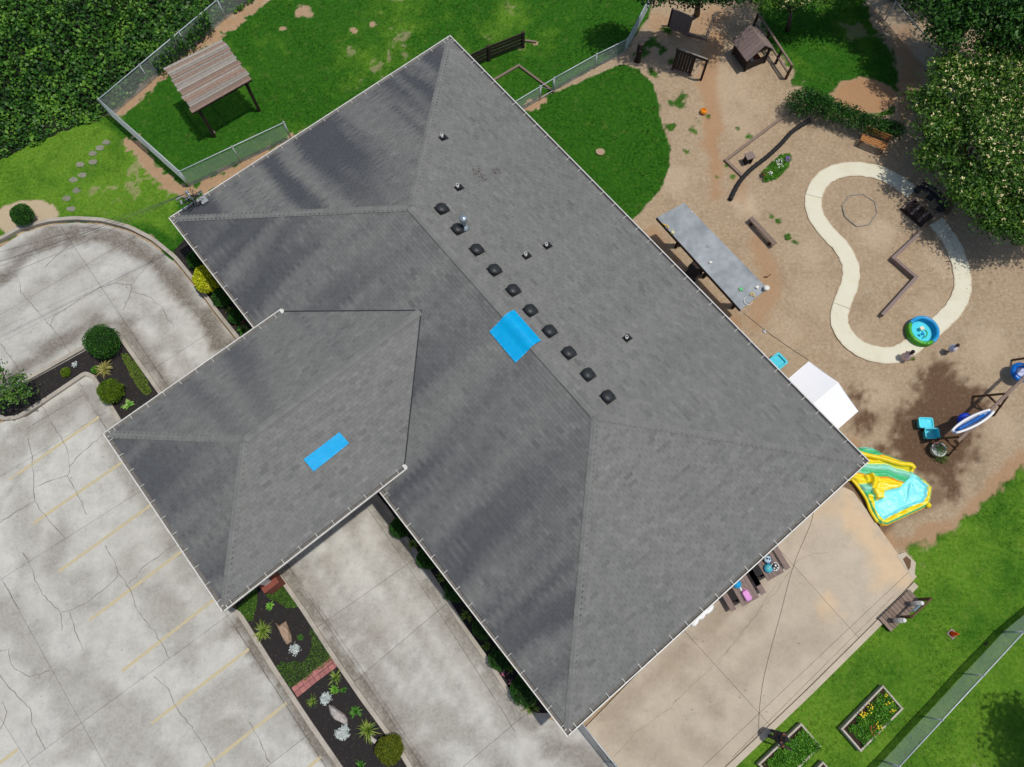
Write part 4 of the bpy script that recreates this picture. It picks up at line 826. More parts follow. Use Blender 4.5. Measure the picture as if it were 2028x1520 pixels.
# ================================================================ FENCES AND TIMBER
m_wire = mat('galvanised_wire', srgb(196, 204, 198), srgb(170, 178, 172), 20, .5, metal=.1)
m_rail = mat('galvanised_rail', srgb(206, 212, 216), srgb(180, 186, 190), 8, .45, metal=.1)
def chain_fence(label, pts, h, spacing=2.4, gate=None, mesh=True, rail_r=.024, pitch=.075, wr=.0038):
    P = GL(pts, h); base = Vector((P[0].x, P[0].y, 0)); t = thing('chain_link_fence', label, 'fence', base, 0, 'chain-link fences')
    for i, (a, b) in enumerate(zip(P[:-1], P[1:])):
        L = (b - a).length; d = (b - a).normalized(); n = max(1, round(L / spacing))
        for k in range(n + (1 if i == len(P) - 2 else 0)):
            q = a.lerp(b, k / n); r = .038 if k in (0, n) else .026
            mb = MB(); mb.tube([(q.x, q.y, -.05), (q.x, q.y, h + .03)], r, 8); mb.lathe((q.x, q.y, h + .02), [(r * 1.2, 0), (r * 1.2, .03), (.001, .06)], 8); mb.build('post', m_rail, t)
        mb = MB(); mb.tube([a, b], rail_r, 6); mb.build('top_rail', m_rail, t)
        if mesh:
            mb = MB(); m = int(L / pitch); hh = h - .06; zz = .03; step = pitch; kz = hh / step
            for sgn in (1, -1):
                for j in range(-int(kz) - 1, m + int(kz) + 2):
                    x0 = j * pitch; x1 = x0 + sgn * hh; za, zb = zz, zz + hh; xa, xb = x0, x1
                    lo, hi = 0, L
                    # clip the slanted wire to the panel
                    t0, t1 = 0.0, 1.0; dx = xb - xa
                    for lim, s in ((lo, 1), (hi, -1)):
                        va, vb = s * (xa - lim), s * (xb - lim)
                        if va < 0 and vb < 0: t0 = 2; break
                        if va < 0: t0 = max(t0, -va / (vb - va))
                        elif vb < 0: t1 = min(t1, va / (va - vb))
                    if t0 >= t1: continue
                    pa = a + d * (xa + dx * t0); pb = a + d * (xa + dx * t1); pa = Vector((pa.x, pa.y, za + (zb - za) * t0)); pb = Vector((pb.x, pb.y, za + (zb - za) * t1))
                    s = Vector((-d.y, d.x, 0)) * wr; u = Vector((0, 0, wr)); mb.add([pa + s, pa - s, pa + u * 1.4, pb + s, pb - s, pb + u * 1.4], [(0, 1, 4, 3), (1, 2, 5, 4), (2, 0, 3, 5)])
            mb.build('wire_mesh', m_wire, t)
    return t
chain_fence('tall chain-link fence around the wooden pavilion, half under vines', [(560, -100), (430, 0), (195, 197), (355, 340), (562, 243)], 1.25)
f2 = chain_fence('low chain-link fence with a gate on the grass behind the roof', [(1300, -30), (1243, 78), (1182, 108), (1098, 155)], .95, 2.2)
chain_fence('short piece of chain-link fence running from the gate under the roof eave', [(1070, 172), (1000, 214)], .95, 3)
chain_fence('long chain-link fence across the lower right lawn', [(2120, 1175), (2028, 1252), (1781, 1519), (1690, 1618)], 1.28, 2.2)
chain_fence('chain-link fence between driveway and tan patio at the roof corner', [(1150, 1430), (1222, 1520), (1290, 1602)], 1.2, 1.6)
chain_fence('chain-link fence in the dark shade under the upper right trees', [(1660, -110), (1775, 4), (1856, 98), (1960, 215)], 1.2, 2.4)
# the gate in the low fence
a, b = G(1098, 155, .95), G(1070, 172, .95); gt = thing('gate', 'narrow chain-link gate in the low fence on the grass', 'gate', (a.x, a.y, 0))
for q in (a.lerp(b, .06), a.lerp(b, .94)):
    mb = MB(); mb.tube([(q.x, q.y, .08), (q.x, q.y, .97)], .022, 6); mb.build('stile', m_rail, gt)
for z in (.1, .95):
    mb = MB(); mb.tube([(a.x, a.y, z), (b.x, b.y, z)], .02, 6); mb.build('rail', m_rail, gt)
mb = MB(); mb.tube([(a.x, a.y, .12), (b.x, b.y, .12)], .012, 5); mb.tube([(a.x, a.y, .1), (b.x, b.y, .93)], .008, 5); mb.build('brace', m_wire, gt)

w_red = wood('red_weathered_wood', srgb(152, 132, 118), srgb(116, 94, 82))
w_dark = wood('dark_stained_wood', srgb(72, 60, 54), srgb(48, 40, 36))
w_grey = wood('weathered_grey_wood', srgb(150, 132, 118), srgb(112, 96, 86))
w_pale = wood('pale_weathered_wood', srgb(166, 160, 150), srgb(128, 120, 110))
w_brown = wood('brown_wood', srgb(112, 84, 62), srgb(80, 60, 46))
w_mauve = wood('faded_mauve_wood', srgb(150, 132, 125), srgb(116, 101, 96))
# dark board fence behind the roof
P = GL([(905, 122), (967, 93), (1036, 66)], .95); t = thing('board_fence', 'dark brown board fence with two bays on the grass behind the roof', 'fence', (P[0].x, P[0].y, 0))
for q in P[1:]:
    mb = MB(); mb.box((q.x, q.y, .5), (.13, .13, 1.05), rz(yaw(P[1], P[2]))); mb.build('post', w_dark, t)
for a, b in zip(P[:-1], P[1:]):
    for z in (.25, .47, .69, .90):
        mb = MB(); mb.beam((a.x, a.y, z), (b.x, b.y, z), .04, .15, tone=random.uniform(-.1, .15)); mb.build('board', w_dark, t)
mb = MB(); q = G(1042, 82); mb.beam((q.x - .1, q.y, .05), (q.x + .5, q.y - .1, .05), .09, .07); o = mb.build('timber_offcut', w_grey); tag(o, 'short pale timber lying at the end of the dark board fence', 'timber')
def timber(pts, w, h, z, label, m=w_grey, name='timber_edging', part='beam', cat='timber edging'):
    P = GL(pts, z); t = thing(name, label, cat, (P[0].x, P[0].y, 0))
    for i, (a, b) in enumerate(zip(P[:-1], P[1:])):
        d = (b - a).normalized() * w / 2; mb = MB(); mb.beam(a + (d if i else -d), b + d, w, h, tone=random.uniform(-.12, .12)); mb.build(part, m, t)
    return t
timber([(975, 161), (1028, 130)], .10, .10, .05, 'thin timber edging half hidden in grass beside the roof')
timber([(1031, 133), (1096, 182)], .10, .10, .05, 'thin timber edging in the grass running to the fence gate')
timber([(1364, 68), (1398, 78), (1418, 28)], .12, .14, .07, 'timber corner of the sand pit behind the leaning board panel', w_grey)
timber([(1548, 234), (1437, 318), (1468, 348)], .13, .12, .06, 'grey timber edging forming an angle beside the black pipe', w_grey)
timber([(1817, 467), (1768, 512), (1813, 551), (1748, 623)], .14, .2, .22, 'zigzag wooden balance beam inside the looping path', w_mauve, 'balance_beam', 'beam', 'balance beam')
t = timber([(1489, 435), (1532, 481)], .22, .07, .32, 'short straight wooden balance beam next to the grey lean-to roof', w_grey, 'balance_beam', 'plank', 'balance beam')
a, b = G(1489, 435, .32), G(1532, 481, .32)
for k in (.08, .92):
    q = a.lerp(b, k); mb = MB(); mb.box((q.x, q.y, .14), (.12, .2, .29), rz(yaw(a, b))); mb.build('leg', w_dark, t)
# octagon sand box frame
oc = GL([(1683, 387), (1708, 385), (1733, 400), (1737, 422), (1722, 445), (1697, 449), (1674, 430), (1668, 408)], .03); t = thing('octagon_frame', 'pale octagonal frame set flush in the mulch inside the path loop', 'sandbox frame', sum(oc, Vector()) / 8)
for a, b in zip(oc, oc[1:] + oc[:1]):
    mb = MB(); d = (b - a).normalized() * .012; mb.beam(a + d, b - d, .05, .03); mb.build('side', w_pale, t)
# ---------------------------------------------------------------- picnic pavilion, top left
hz = 2.15
c0, c1, c2, c3 = G(325, 136, hz + .42), G(441, 79, hz + .42), G(500, 158, hz), G(382, 225, hz)
pav = thing('pavilion', 'open wooden pavilion with a slatted grey board roof on the upper lawn', 'pavilion', ((c0 + c2) / 2).xy.to_3d())
nsl = 19
for i in range(nsl):
    k0, k1 = i / nsl, (i + .78) / nsl; a0, a1 = c0.lerp(c3, k0), c0.lerp(c3, k1); b0, b1 = c1.lerp(c2, k0), c1.lerp(c2, k1)
    ex = (b0 - a0).normalized() * random.uniform(-.05, .05); lift = Vector((0, 0, .02 + random.uniform(0, .018)))
    vs = [a0 + ex + lift, b0 + ex + lift, b1 + ex + lift * .4, a1 + ex + lift * .4]; vs += [v - Vector((0, 0, .045)) for v in vs]
    mb = MB(); mb.add(vs, [(3, 2, 1, 0), (4, 5, 6, 7), (0, 1, 5, 4), (1, 2, 6, 5), (2, 3, 7, 6), (3, 0, 4, 7)], tone=random.choice((-.22, -.1, .0, .08, .16, .24)))
    mb.build('roof_slat', w_red if random.random() < .4 else w_pale, pav)
for k in (.08, .5, .92):
    mb = MB(); mb.beam(c0.lerp(c1, k) - Vector((0, 0, .09)), c3.lerp(c2, k) - Vector((0, 0, .09)), .08, .12); mb.build('rafter', w_dark, pav)
for k in (.08, .92):
    mb = MB(); mb.beam(c0.lerp(c3, k) - Vector((0, 0, .21)), c1.lerp(c2, k) - Vector((0, 0, .21)), .09, .12); mb.build('roof_beam', w_dark, pav)
for ka, kb in ((.10, .08), (.90, .08), (.10, .92), (.90, .92)):
    q = c0.lerp(c1, ka).lerp(c3.lerp(c2, ka), kb); mb = MB(); mb.box((q.x, q.y, (q.z - .24) / 2), (.14, .14, q.z - .24), rz(yaw(c0, c1))); mb.build('post', w_dark, pav)
mb = MB(); q = G(422, 263); mb.ball((q.x, q.y, .04), .13, 10, sz=.5, jit=.4); o = mb.build('stone', mat('pale_stone', srgb(176, 160, 145), srgb(140, 124, 110), 10, .9)); tag(o, 'small pale stone at the foot of the pavilion post', 'stone')
# ---------------------------------------------------------------- lean-to roof beside the building with toys thrown on it
lz = 2.4; a, b, c, d = G(1355, 402, lz + .32), G(1520, 572, lz + .32), G(1467, 614, lz), G(1301, 431, lz)
lean = thing('lean_to', 'long flat grey shelter roof standing beside the big roof', 'shelter', ((a + c) / 2).xy.to_3d())
m_felt = mat('grey_roll_roofing', srgb(172, 178, 179), srgb(136, 143, 146), 2.2, .7, bump=.006, bscale=30, c3=srgb(92, 98, 102))
npn = 9
for i in range(npn):
    k0, k1 = i / npn, (i + .998) / npn; p = [a.lerp(b, k0), a.lerp(b, k1), d.lerp(c, k1), d.lerp(c, k0)]
    vs = p + [v - Vector((0, 0, .05)) for v in p]; mb = MB(); mb.add(vs, [(3, 2, 1, 0), (4, 5, 6, 7), (0, 1, 5, 4), (1, 2, 6, 5), (2, 3, 7, 6), (3, 0, 4, 7)], tone=random.uniform(-.05, .05)); mb.build('roof_panel', m_felt, lean)
mb = MB(); mb.beam(d - Vector((0, 0, .09)), c - Vector((0, 0, .09)), .05, .14); mb.build('fascia_board', w_dark, lean)
for k in (.13, .5, .87):
    for e0, e1, f in ((a, b, .06), (d, c, .78)):
        q = e0.lerp(e1, k); q2 = (d if e0 is a else a).lerp(c if e0 is a else b, k); q = q.lerp(q2, f); mb = MB(); mb.box((q.x, q.y, (q.z - .1) / 2), (.12, .12, q.z - .1), rz(yaw(a, b))); mb.build('post', w_dark, lean)
def on_lean(px, py):
    n = (b - a).cross(d - a).normalized(); z = 2.5
    for _ in range(10):
        q = G(px, py, z); z = a.z - (n.x * (q.x - a.x) + n.y * (q.y - a.y)) / n.z
    return Vector((q.x, q.y, z))
m_wp = mat('white_plastic', srgb(232, 230, 222), srgb(214, 212, 204), 8, .4); m_gp = mat('green_foam', srgb(110, 200, 130), srgb(90, 180, 112), 8, .6); m_yp = mat('yellow_plastic', srgb(236, 200, 90), srgb(220, 176, 70), 8, .45)
q = on_lean(1481, 597); mb = MB(); mb.tube([q + Vector((.17 * math.cos(t), .17 * math.sin(t), .025 - .17 * .3 * 0)) for t in np.linspace(0, 6.283, 25)[:-1]], .012, 6, closed=True); tag(mb.build('hoop', m_wp), 'white hoop lying on the grey shelter roof', 'hoop')
q = on_lean(1467, 574); mb = MB(); st = [(q.x + (.12 if i % 2 == 0 else .05) * math.cos(i * math.pi / 5 + .3), q.y + (.12 if i % 2 == 0 else .05) * math.sin(i * math.pi / 5 + .3)) for i in range(10)]; mb.prism(st, q.z + .02, q.z + .06); tag(mb.build('star_toy', m_gp), 'green star-shaped toy lying on the grey shelter roof', 'toy')
q = on_lean(1490, 584); mb = MB(); mb.tube([q + Vector(v) for v in ((-.1, -.05, .03), (-.02, .08, .04), (.06, .02, .03), (.02, -.08, .04), (.11, -.1, .03))], .025, 6); tag(mb.build('flip_flop', m_yp), 'yellow plastic toy on the grey shelter roof near the hoop', 'toy')
q = on_lean(1516, 574); mb = MB(); mb.lathe(q, [(.09, 0), (.11, .16), (.12, .165), (.12, .19), (.001, .195)], 14); tag(mb.build('pot', m_wp), 'round cream pot at the corner of the grey shelter roof', 'pot')
q = on_lean(1499, 570); mb = MB(); mb.box(q + Vector((0, 0, .04)), (.13, .10, .06), rz(.7)); tag(mb.build('small_box', m_wp), 'small white box on the grey shelter roof beside the cream pot', 'box')
q = on_lean(1407, 521); mb = MB(); mb.box(q + Vector((0, 0, .04)), (.12, .09, .05), rz(.3)); tag(mb.build('small_box', m_wp), 'small white box in the middle of the grey shelter roof', 'box')
q = on_lean(1403, 487); mb = MB(); mb.tube([q + Vector((.075 * math.cos(t), .075 * math.sin(t), .02)) for t in np.linspace(0, 6.283, 17)[:-1]], .007, 5, closed=True); tag(mb.build('hoop', mat('grey_plastic', srgb(150, 156, 158), srgb(130, 135, 138), 9, .5)), 'tiny grey ring in the middle of the grey shelter roof', 'hoop')
q = on_lean(1319, 449); mb = MB(); mb.tube([q + Vector(v) for v in ((-.14, .12, .03), (-.05, .02, .07), (.05, .03, .04), (.1, -.12, .02))], .03, 6); tag(mb.build('rope_toy', m_yp), 'crumpled yellow toy caught on the near edge of the grey shelter roof', 'toy')
q = on_lean(1331, 463); mb = MB(); mb.ball(q + Vector((0, 0, .09)), .09, 12); tag(mb.build('ball', mat('pale_yellow_ball', srgb(222, 222, 170), srgb(200, 200, 150), 9, .5)), 'pale yellow ball on the near edge of the grey shelter roof', 'ball')
q = on_lean(1370, 421); mb = MB(); mb.box(q + Vector((0, 0, .02)), (.05, .05, .05), rz(.3)); tag(mb.build('bolt_box', m_wp), 'tiny white block near the upper end of the grey shelter roof', 'block')
# small cart under it
q = G(1370, 545); t = thing('cart', 'dark toy cart parked in the shade under the grey shelter', 'cart', q, .9)
mb = MB(); mb.box((0, 0, .38), (1.0, .5, .06)); mb.build('deck', w_dark, t, world=False)
for x in (-.35, .35):
    for y in (-.28, .28): mb = MB(); mb.lathe((x, y - .03, .16), [(.001, 0), (.16, 0), (.16, .06), (.001, .06)], 12, M=Matrix.Rotation(-math.pi / 2, 3, 'X')); mb.build('wheel', m_rub, t, world=False)
mb = MB(); mb.tube([(-.5, -.2, .4), (-.6, -.2, .75), (-.6, .2, .75), (-.5, .2, .4)], .018, 6); mb.build('handle', m_wire, t, world=False)
# ---------------------------------------------------------------- climbing panel, frame panel, stump, playhouse, handrails
a, b, c, d = G(1334, 18, 1.25), G(1372, 34, 1.25), G(1363, 72, .1), G(1325, 55, .1)
t = thing('climbing_panel', 'leaning dark board panel at the edge of the sand pit', 'climbing panel', d)
for i in range(8):
    k0, k1 = i / 8, (i + .93) / 8; p = [a.lerp(b, k0), a.lerp(b, k1), d.lerp(c, k1), d.lerp(c, k0)]; n = (p[1] - p[0]).cross(p[3] - p[0]).normalized() * .03
    if n.z < 0: n = -n
    mb = MB(); mb.add([v + n for v in p] + [v - n for v in p], [(0, 1, 2, 3), (7, 6, 5, 4), (0, 4, 5, 1), (1, 5, 6, 2), (2, 6, 7, 3), (3, 7, 4, 0)], tone=random.uniform(-.12, .15)); mb.build('board', w_mauve, t)
for e, f in ((a, d), (b, c)):
    q = e.lerp(f, .1); mb = MB(); mb.box((q.x, q.y + .12, q.z / 2), (.11, .11, q.z)); mb.build('post', w_dark, t)
a, b, e = G(1343, 99, 1.35), G(1378, 110, 1.35), G(1401, 120, 1.35)
t = thing('play_structure', 'dark timber frame with a slatted panel and one open bay on bare soil', 'play frame', (b.x, b.y, 0))
mb = MB(); mb.beam(a - (e - a).normalized() * .1, e + (e - a).normalized() * .08, .1, .12); mb.build('top_beam', w_dark, t)
mb = MB(); mb.beam(Vector((a.x, a.y, 1.425)), Vector((e.x, e.y, 1.425)), .07, .02); mb.build('cap_strip', w_pale, t)
for q in (a, b, e): mb = MB(); mb.box((q.x, q.y, .66), (.11, .11, 1.3), rz(yaw(a, e))); mb.build('post', w_dark, t)
for i in range(6):
    k = (i + .5) / 6; q = a.lerp(b, k); mb = MB(); mb.box((q.x, q.y, .68), ((b - a).length / 6 * .86, .035, 1.16), rz(yaw(a, b)), tone=random.uniform(-.15, .1)); mb.build('slat', w_dark, t)
mb = MB(); mb.beam(Vector((a.x, a.y, .1)), Vector((b.x, b.y, .1)), .12, .06); mb.build('bottom_rail', w_mauve, t)
q = G(1262, 121); t = thing('tree_stump', 'tall cut tree stump with a pale sawn top near the low fence corner', 'tree stump', q); mb = MB(); h = 1.15
mb.tube([q, q + Vector((.02, .01, .3)), q + Vector((.0, .03, .8)), q + Vector((.02, .03, h))], [.17, .13, .13, .15], 10); mb.build('trunk', w_dark, t)
mb = MB(); mb.lathe(q + Vector((.02, .03, h)), [(.135, 0), (.13, .012), (.001, .014)], 12); mb.build('sawn_top', wood('sawn_wood', srgb(172, 152, 130), srgb(140, 118, 96)), t)
mb = MB(); mb.box(q + Vector((.05, -.12, .75)), (.16, .10, .12)); mb.build('bracket', w_dark, t)
# playhouse: square base, four posts, gable roof
pc = (G(1462, 105) + G(1503, 115) + G(1493, 122) + G(1466, 132)) / 4
ph = thing('playhouse', 'open wooden playhouse with a steep grey gable roof near the trees', 'playhouse', G(1482, 116), R(26)); pb, pd, ez_, ap = .56, .56, 1.0, 1.55
for x in (-1, 1):
    for y in (-1, 1): mb = MB(); mb.box((x * pb, y * pd, ez_ / 2), (.1, .1, ez_)); mb.build('post', w_dark, ph, world=False)
for (p, q) in (((-pb, -pd), (pb, -pd)), ((-pb, pd), (pb, pd)), ((-pb, -pd), (-pb, pd))):
    for z in (.12, .28, .44): mb = MB(); mb.beam((*p, z), (*q, z), .04, .14, tone=random.uniform(-.1, .1)); mb.build('board', w_dark, ph, world=False)
mb = MB(); mb.box((0, 0, .06), (2 * pb - .1, 2 * pd - .1, .06)); mb.build('floor', wood('red_brown_wood', srgb(128, 72, 54), srgb(92, 52, 40)), ph, world=False)
for sx in (-1, 1):
    for i in range(7):
        k0, k1 = i / 7, (i + .95) / 7; y0 = -pd - .12 + (2 * pd + .24) * k0; y1 = -pd - .12 + (2 * pd + .24) * k1
        tp, bt = (sx * .0, ap), (sx * (pb + .24), ez_ - .12); vs = [(tp[0], y0, tp[1]), (bt[0], y0, bt[1]), (bt[0], y1, bt[1]), (tp[0], y1, tp[1])]; vs += [(v[0], v[1], v[2] - .035) for v in vs]
        fs = [(0, 1, 2, 3), (7, 6, 5, 4), (0, 4, 5, 1), (1, 5, 6, 2), (2, 6, 7, 3), (3, 7, 4, 0)]; mb = MB(); mb.add(vs, fs if sx > 0 else [tuple(reversed(f)) for f in fs], tone=random.uniform(-.08, .12)); mb.build('roof_board', w_mauve, ph, world=False)
for y in (-pd, pd): mb = MB(); mb.add([(-pb, y, ez_), (pb, y, ez_), (0, y, ap - .04), (-pb, y + .04, ez_), (pb, y + .04, ez_), (0, y + .04, ap - .04)], [(0, 1, 2), (5, 4, 3), (0, 3, 4, 1), (1, 4, 5, 2), (2, 5, 3, 0)]); mb.build('gable', w_dark, ph, world=False)
q = G(1487, 119, .12); mb = MB(); mb.lathe(q, [(.10, 0), (.13, .03), (.12, .035), (.001, .02)], 12); tag(mb.build('plate', m_wp), 'white toy plate on the playhouse floor', 'plate')
a, b = G(1502, 28, .95), G(1569, 130, .95); c = G(1557, 146, .25)
hr = thing('handrail', 'long grey wooden handrail beside the playhouse', 'handrail', (b.x, b.y, 0))
for z in (.95, .42): mb = MB(); mb.beam((a.x, a.y, z), (b.x, b.y, z), .09, .07); mb.build('rail', w_grey, hr)
for k in (.0, .35, .7, 1.0): q = a.lerp(b, k); mb = MB(); mb.box((q.x, q.y, .48), (.1, .1, .95), rz(yaw(a, b))); mb.build('post', w_dark if k < 1 else w_brown, hr)
q = G(1392, 224); t = thing('pumpkin_bucket', 'small orange pumpkin bucket on the bare soil', 'bucket', q); mb = MB(); mb.lathe(q, [(.09, 0), (.15, .06), (.17, .13), (.14, .21), (.09, .24), (.08, .2), (.001, .08)], 16); mb.build('body', mat('orange_plastic', srgb(240, 158, 30), srgb(226, 130, 20), 10, .4), t)
mb = MB(); mb.tube([q + Vector((.1 * math.cos(x), .03, .23 + .09 * math.sin(x))) for x in np.linspace(0, math.pi, 8)], .008, 5); mb.build('handle', m_rub, t)
# black corrugated pipe, seat, slatted bench, bridge, curved bench
P = catmull(GL([(1604, 238, 0), (1570, 260), (1548, 284), (1520, 310), (1487, 336), (1464, 362), (1446, 396)], .12), 8); rs = [.10 + (.012 if i % 2 else -.008) for i in range(len(P))]
mb = MB(); mb.tube(P, rs, 10); tag(mb.build('drain_pipe', m_rub), 'bent black corrugated drain pipe lying across the play area', 'pipe')
q = G(1479, 322); t = thing('stool', 'small dark wooden stool with a grey top inside the timber angle', 'stool', q, .35)
mb = MB(); mb.box((0, 0, .52), (.42, .36, .05)); mb.build('seat', w_mauve, t, world=False)
for x in (-.13, .13): mb = MB(); mb.box((x, 0, .25), (.06, .28, .5)); mb.build('leg', w_dark, t, world=False)
a, b = G(1707, 270, .5), G(1757, 290, .5); t = thing('park_bench', 'orange-brown slatted wooden bench in front of the hedge', 'bench', (a + b).xy.to_3d() / 2, yaw(a, b)); L = (b - a).length
w_or = wood('orange_brown_wood', srgb(190, 136, 84), srgb(140, 92, 56))
for i in range(4): mb = MB(); mb.box((0, -.16 + i * .105, .44), (L, .085, .035), tone=random.uniform(-.1, .1)); mb.build('seat_slat', w_or, t, world=False)
for i in range(3): mb = MB(); mb.box((0, .30 + i * .03, .56 + i * .11), (L, .03, .085), tone=random.uniform(-.2, 0)); mb.build('back_slat', w_or, t, world=False)
for x in (-L / 2 + .08, L / 2 - .08):
    for y in (-.14, .3): mb = MB(); mb.box((x, y, .21 if y < 0 else .42), (.06, .06, .42 if y < 0 else .84)); mb.build('leg', w_brown, t, world=False)
a, b = G(1796, 402, .2), G(1838, 438, .2); t = thing('footbridge', 'dark plank footbridge filling the gap in the looping path', 'footbridge', (a + b).xy.to_3d() / 2, yaw(a, b)); L = (b - a).length; n = 11
for i in range(n):
    x = -L / 2 + (i + .5) * L / n; mb = MB(); mb.box((x, 0, .16 + .10 * math.cos(x / L * math.pi)), (L / n * .9, .74, .04), Matrix.Rotation(.3 * x / L, 3, 'Y'), tone=random.uniform(-.2, .15)); mb.build('plank', w_dark if i % 4 else w_mauve, t, world=False)
for y in (-.34, .34): mb = MB(); mb.beam((-L / 2, y, .08), (L / 2, y, .08), .08, .14); mb.build('stringer', w_dark, t, world=False)
for y in (-.37, .37): mb = MB(); mb.tube([(-L / 2, y, .12), (-L / 2, y, .5), (0, y, .6), (L / 2, y, .5), (L / 2, y, .12)], .014, 6); mb.build('rail', w_dark, t, world=False)
AR = [catmull(GL([(1816 + dx, 372 + dy), (1838 + dx, 382 + dy), (1855 + dx, 398 + dy), (1867 + dx, 418 + dy)], z), 5) for dx, dy, z in ((0, 0, .42), (3, -2.6, .43), (6, -5, .44), (10, -8.5, .62), (12, -10.5, .76))]
t = thing('curved_bench', 'dark curved slatted bench under the flowering tree beside the path', 'bench', AR[0][7].xy.to_3d()); w_char = wood('charcoal_wood', srgb(66, 68, 70), srgb(46, 47, 50))
for i, Pp_ in enumerate(AR):
    for j in range(0, len(Pp_) - 1): 
        if j % 5 == 0: mb = MB()
        mb.beam(Pp_[j], Pp_[j + 1], .07, .035)
        if j % 5 == 4: mb.build('slat', w_char, t)
for k in (1, 7, 13): q = AR[1][k]; mb = MB(); mb.box((q.x, q.y, .2), (.08, .3, .4), rz(.8)); mb.build('leg', w_char, t)
# ================================================================ PLAY THINGS
# ---- paddling pool
q = G(1822, 660); pr = .60
t = thing('paddling_pool', 'round inflatable paddling pool, turquoise with a green front, on the path', 'paddling pool', q)
m_cy = mat('turquoise_vinyl', srgb(104, 224, 236), srgb(80, 208, 226), 5, .3); m_blv = mat('blue_vinyl', srgb(40, 160, 214), srgb(24, 140, 200), 5, .35); m_grv = mat('green_vinyl', srgb(90, 180, 40), srgb(50, 140, 30), 6, .35)
mb = MB(); mb.add([(q.x + (pr - .02) * math.cos(x), q.y + (pr - .02) * math.sin(x), .07) for x in np.linspace(0, 6.283, 37)[:-1]], [tuple(range(36))]); mb.build('pool_floor', m_cy, t)
for k, z in enumerate((.09, .20, .31)):
    for half, mm in ((0, m_blv), (1, m_grv)):
        A = np.linspace(R(-62), R(146), 26) if half == 0 else np.linspace(R(146), R(298), 20)
        mb = MB(); mb.tube([q + Vector((pr * math.cos(x), pr * math.sin(x), z)) for x in A], .085, 8); mb.build('ring', mm, t)
m_pw = bpy.data.materials.new('clear_water'); m_pw.use_nodes = True; MATS['clear_water'] = m_pw; nt_ = m_pw.node_tree; tr_ = nt_.nodes.new('ShaderNodeBsdfTransparent'); tr_.inputs[0].default_value = (.86, .98, 1, 1); gl_ = nt_.nodes.new('ShaderNodeBsdfGlossy'); gl_.inputs['Roughness'].default_value = .05; fr_ = nt_.nodes.new('ShaderNodeFresnel'); fr_.inputs[0].default_value = 1.33; mx_ = nt_.nodes.new('ShaderNodeMixShader'); nt_.links.new(fr_.outputs[0], mx_.inputs[0]); nt_.links.new(tr_.outputs[0], mx_.inputs[1]); nt_.links.new(gl_.outputs[0], mx_.inputs[2]); nt_.links.new(mx_.outputs[0], nt_.nodes['Material Output'].inputs[0])
bpn = nt_.nodes.new('ShaderNodeBump'); bpn.inputs['Distance'].default_value = .02; nzn = _noise(nt_, 9, 3); nt_.links.new(nzn.outputs[0], bpn.inputs['Height']); nt_.links.new(bpn.outputs[0], gl_.inputs['Normal'])
for k in range(26):
    x = k / 26 * 6.283; mb = MB(); mb.ball(q + Vector(((pr + .02) * math.cos(x), (pr + .02) * math.sin(x), .36)), .045, 8, sz=.5); mb.build('scallop', mat('white_vinyl', srgb(226, 240, 240), srgb(200, 224, 226), 9, .4) if k % 3 else m_blv, t)
mb = MB(); mb.add([(q.x + (pr - .05) * math.cos(x), q.y + (pr - .05) * math.sin(x), .16) for x in np.linspace(0, 6.283, 37)[:-1]], [tuple(range(36))]); mb.build('water', m_pw, t)
mb = MB(); mb.box(q + Vector((-.02, .12, .24)), (.17, .15, .08), rz(.3)); tag(mb.build('sponge', mat('cream_foam', srgb(238, 226, 200), srgb(222, 208, 180), 12, .8)), 'cream square sponge floating in the paddling pool', 'sponge')
mb = MB(); mb.lathe(q + Vector((-.05, -.14, .2)), [(.05, 0), (.065, .09), (.05, .09), (.04, .02)], 10); tag(mb.build('toy_cup', m_blv), 'small blue cup floating in the paddling pool', 'cup')
mb = MB(); mb.tube(catmull([q + Vector(v) for v in ((.1, .05, .22), (.16, -.06, .25), (.14, -.2, .23), (.04, -.3, .23))], 4), .025, 6); tag(mb.build('pool_noodle', m_grv), 'bent green pool toy floating in the paddling pool', 'pool toy')
# ---- canopy tent (white): gable roof, its back part under the eave
tz = 2.1; F0, F1 = G(1602, 716, tz), G(1700, 815, tz); fd = (F1 - F0).normalized(); bd = Vector((fd.y, -fd.x, 0)); lv = lambda p: (WM[bld].inverted() @ p).y
dep = (lv(F0) - (W2 - .75 + .35)) / max(.2, -(WM[bld].inverted().to_3x3() @ bd).y); B0, B1 = F0 + bd * dep, F1 + bd * dep; ct = (F0 + F1 + B0 + B1) / 4
t = thing('canopy_tent', 'white gabled canopy tent standing against the roof edge', 'canopy tent', ct.xy.to_3d())
m_cv = mat('white_canvas', (.90, .90, .90), (.88, .88, .88), 3, .6); RF = (F0 + F1) / 2 + Vector((0, 0, .48)); RB = (B0 + B1) / 2 + Vector((0, 0, .48)); n = 8
for e0, e1 in ((F0, B0), (F1, B1)):
    mb = MB(); vs = []; fs = []
    for r_ in range(n + 1):
        for k in range(n + 1): vs.append(e0.lerp(e1, k / n).lerp(RF.lerp(RB, k / n), r_ / n) - Vector((0, 0, .03 * math.sin(math.pi * r_ / n) + .015 * math.sin(math.pi * 2 * k / n) ** 2)))
    for r_ in range(n):
        for k in range(n): A = r_ * (n + 1) + k; fs.append((A, A + 1, A + n + 2, A + n + 1))
    if (vs[1] - vs[0]).cross(vs[n + 1] - vs[0]).z < 0: fs = [tuple(reversed(f)) for f in fs]
    mb.add(vs, fs, smooth=True); mb.build('roof_panel', m_cv, t)
    mb = MB(); mb.add([e0, e1, e1 - Vector((0, 0, .24)), e0 - Vector((0, 0, .24))], [(0, 1, 2, 3)]); mb.build('valance', m_cv, t)
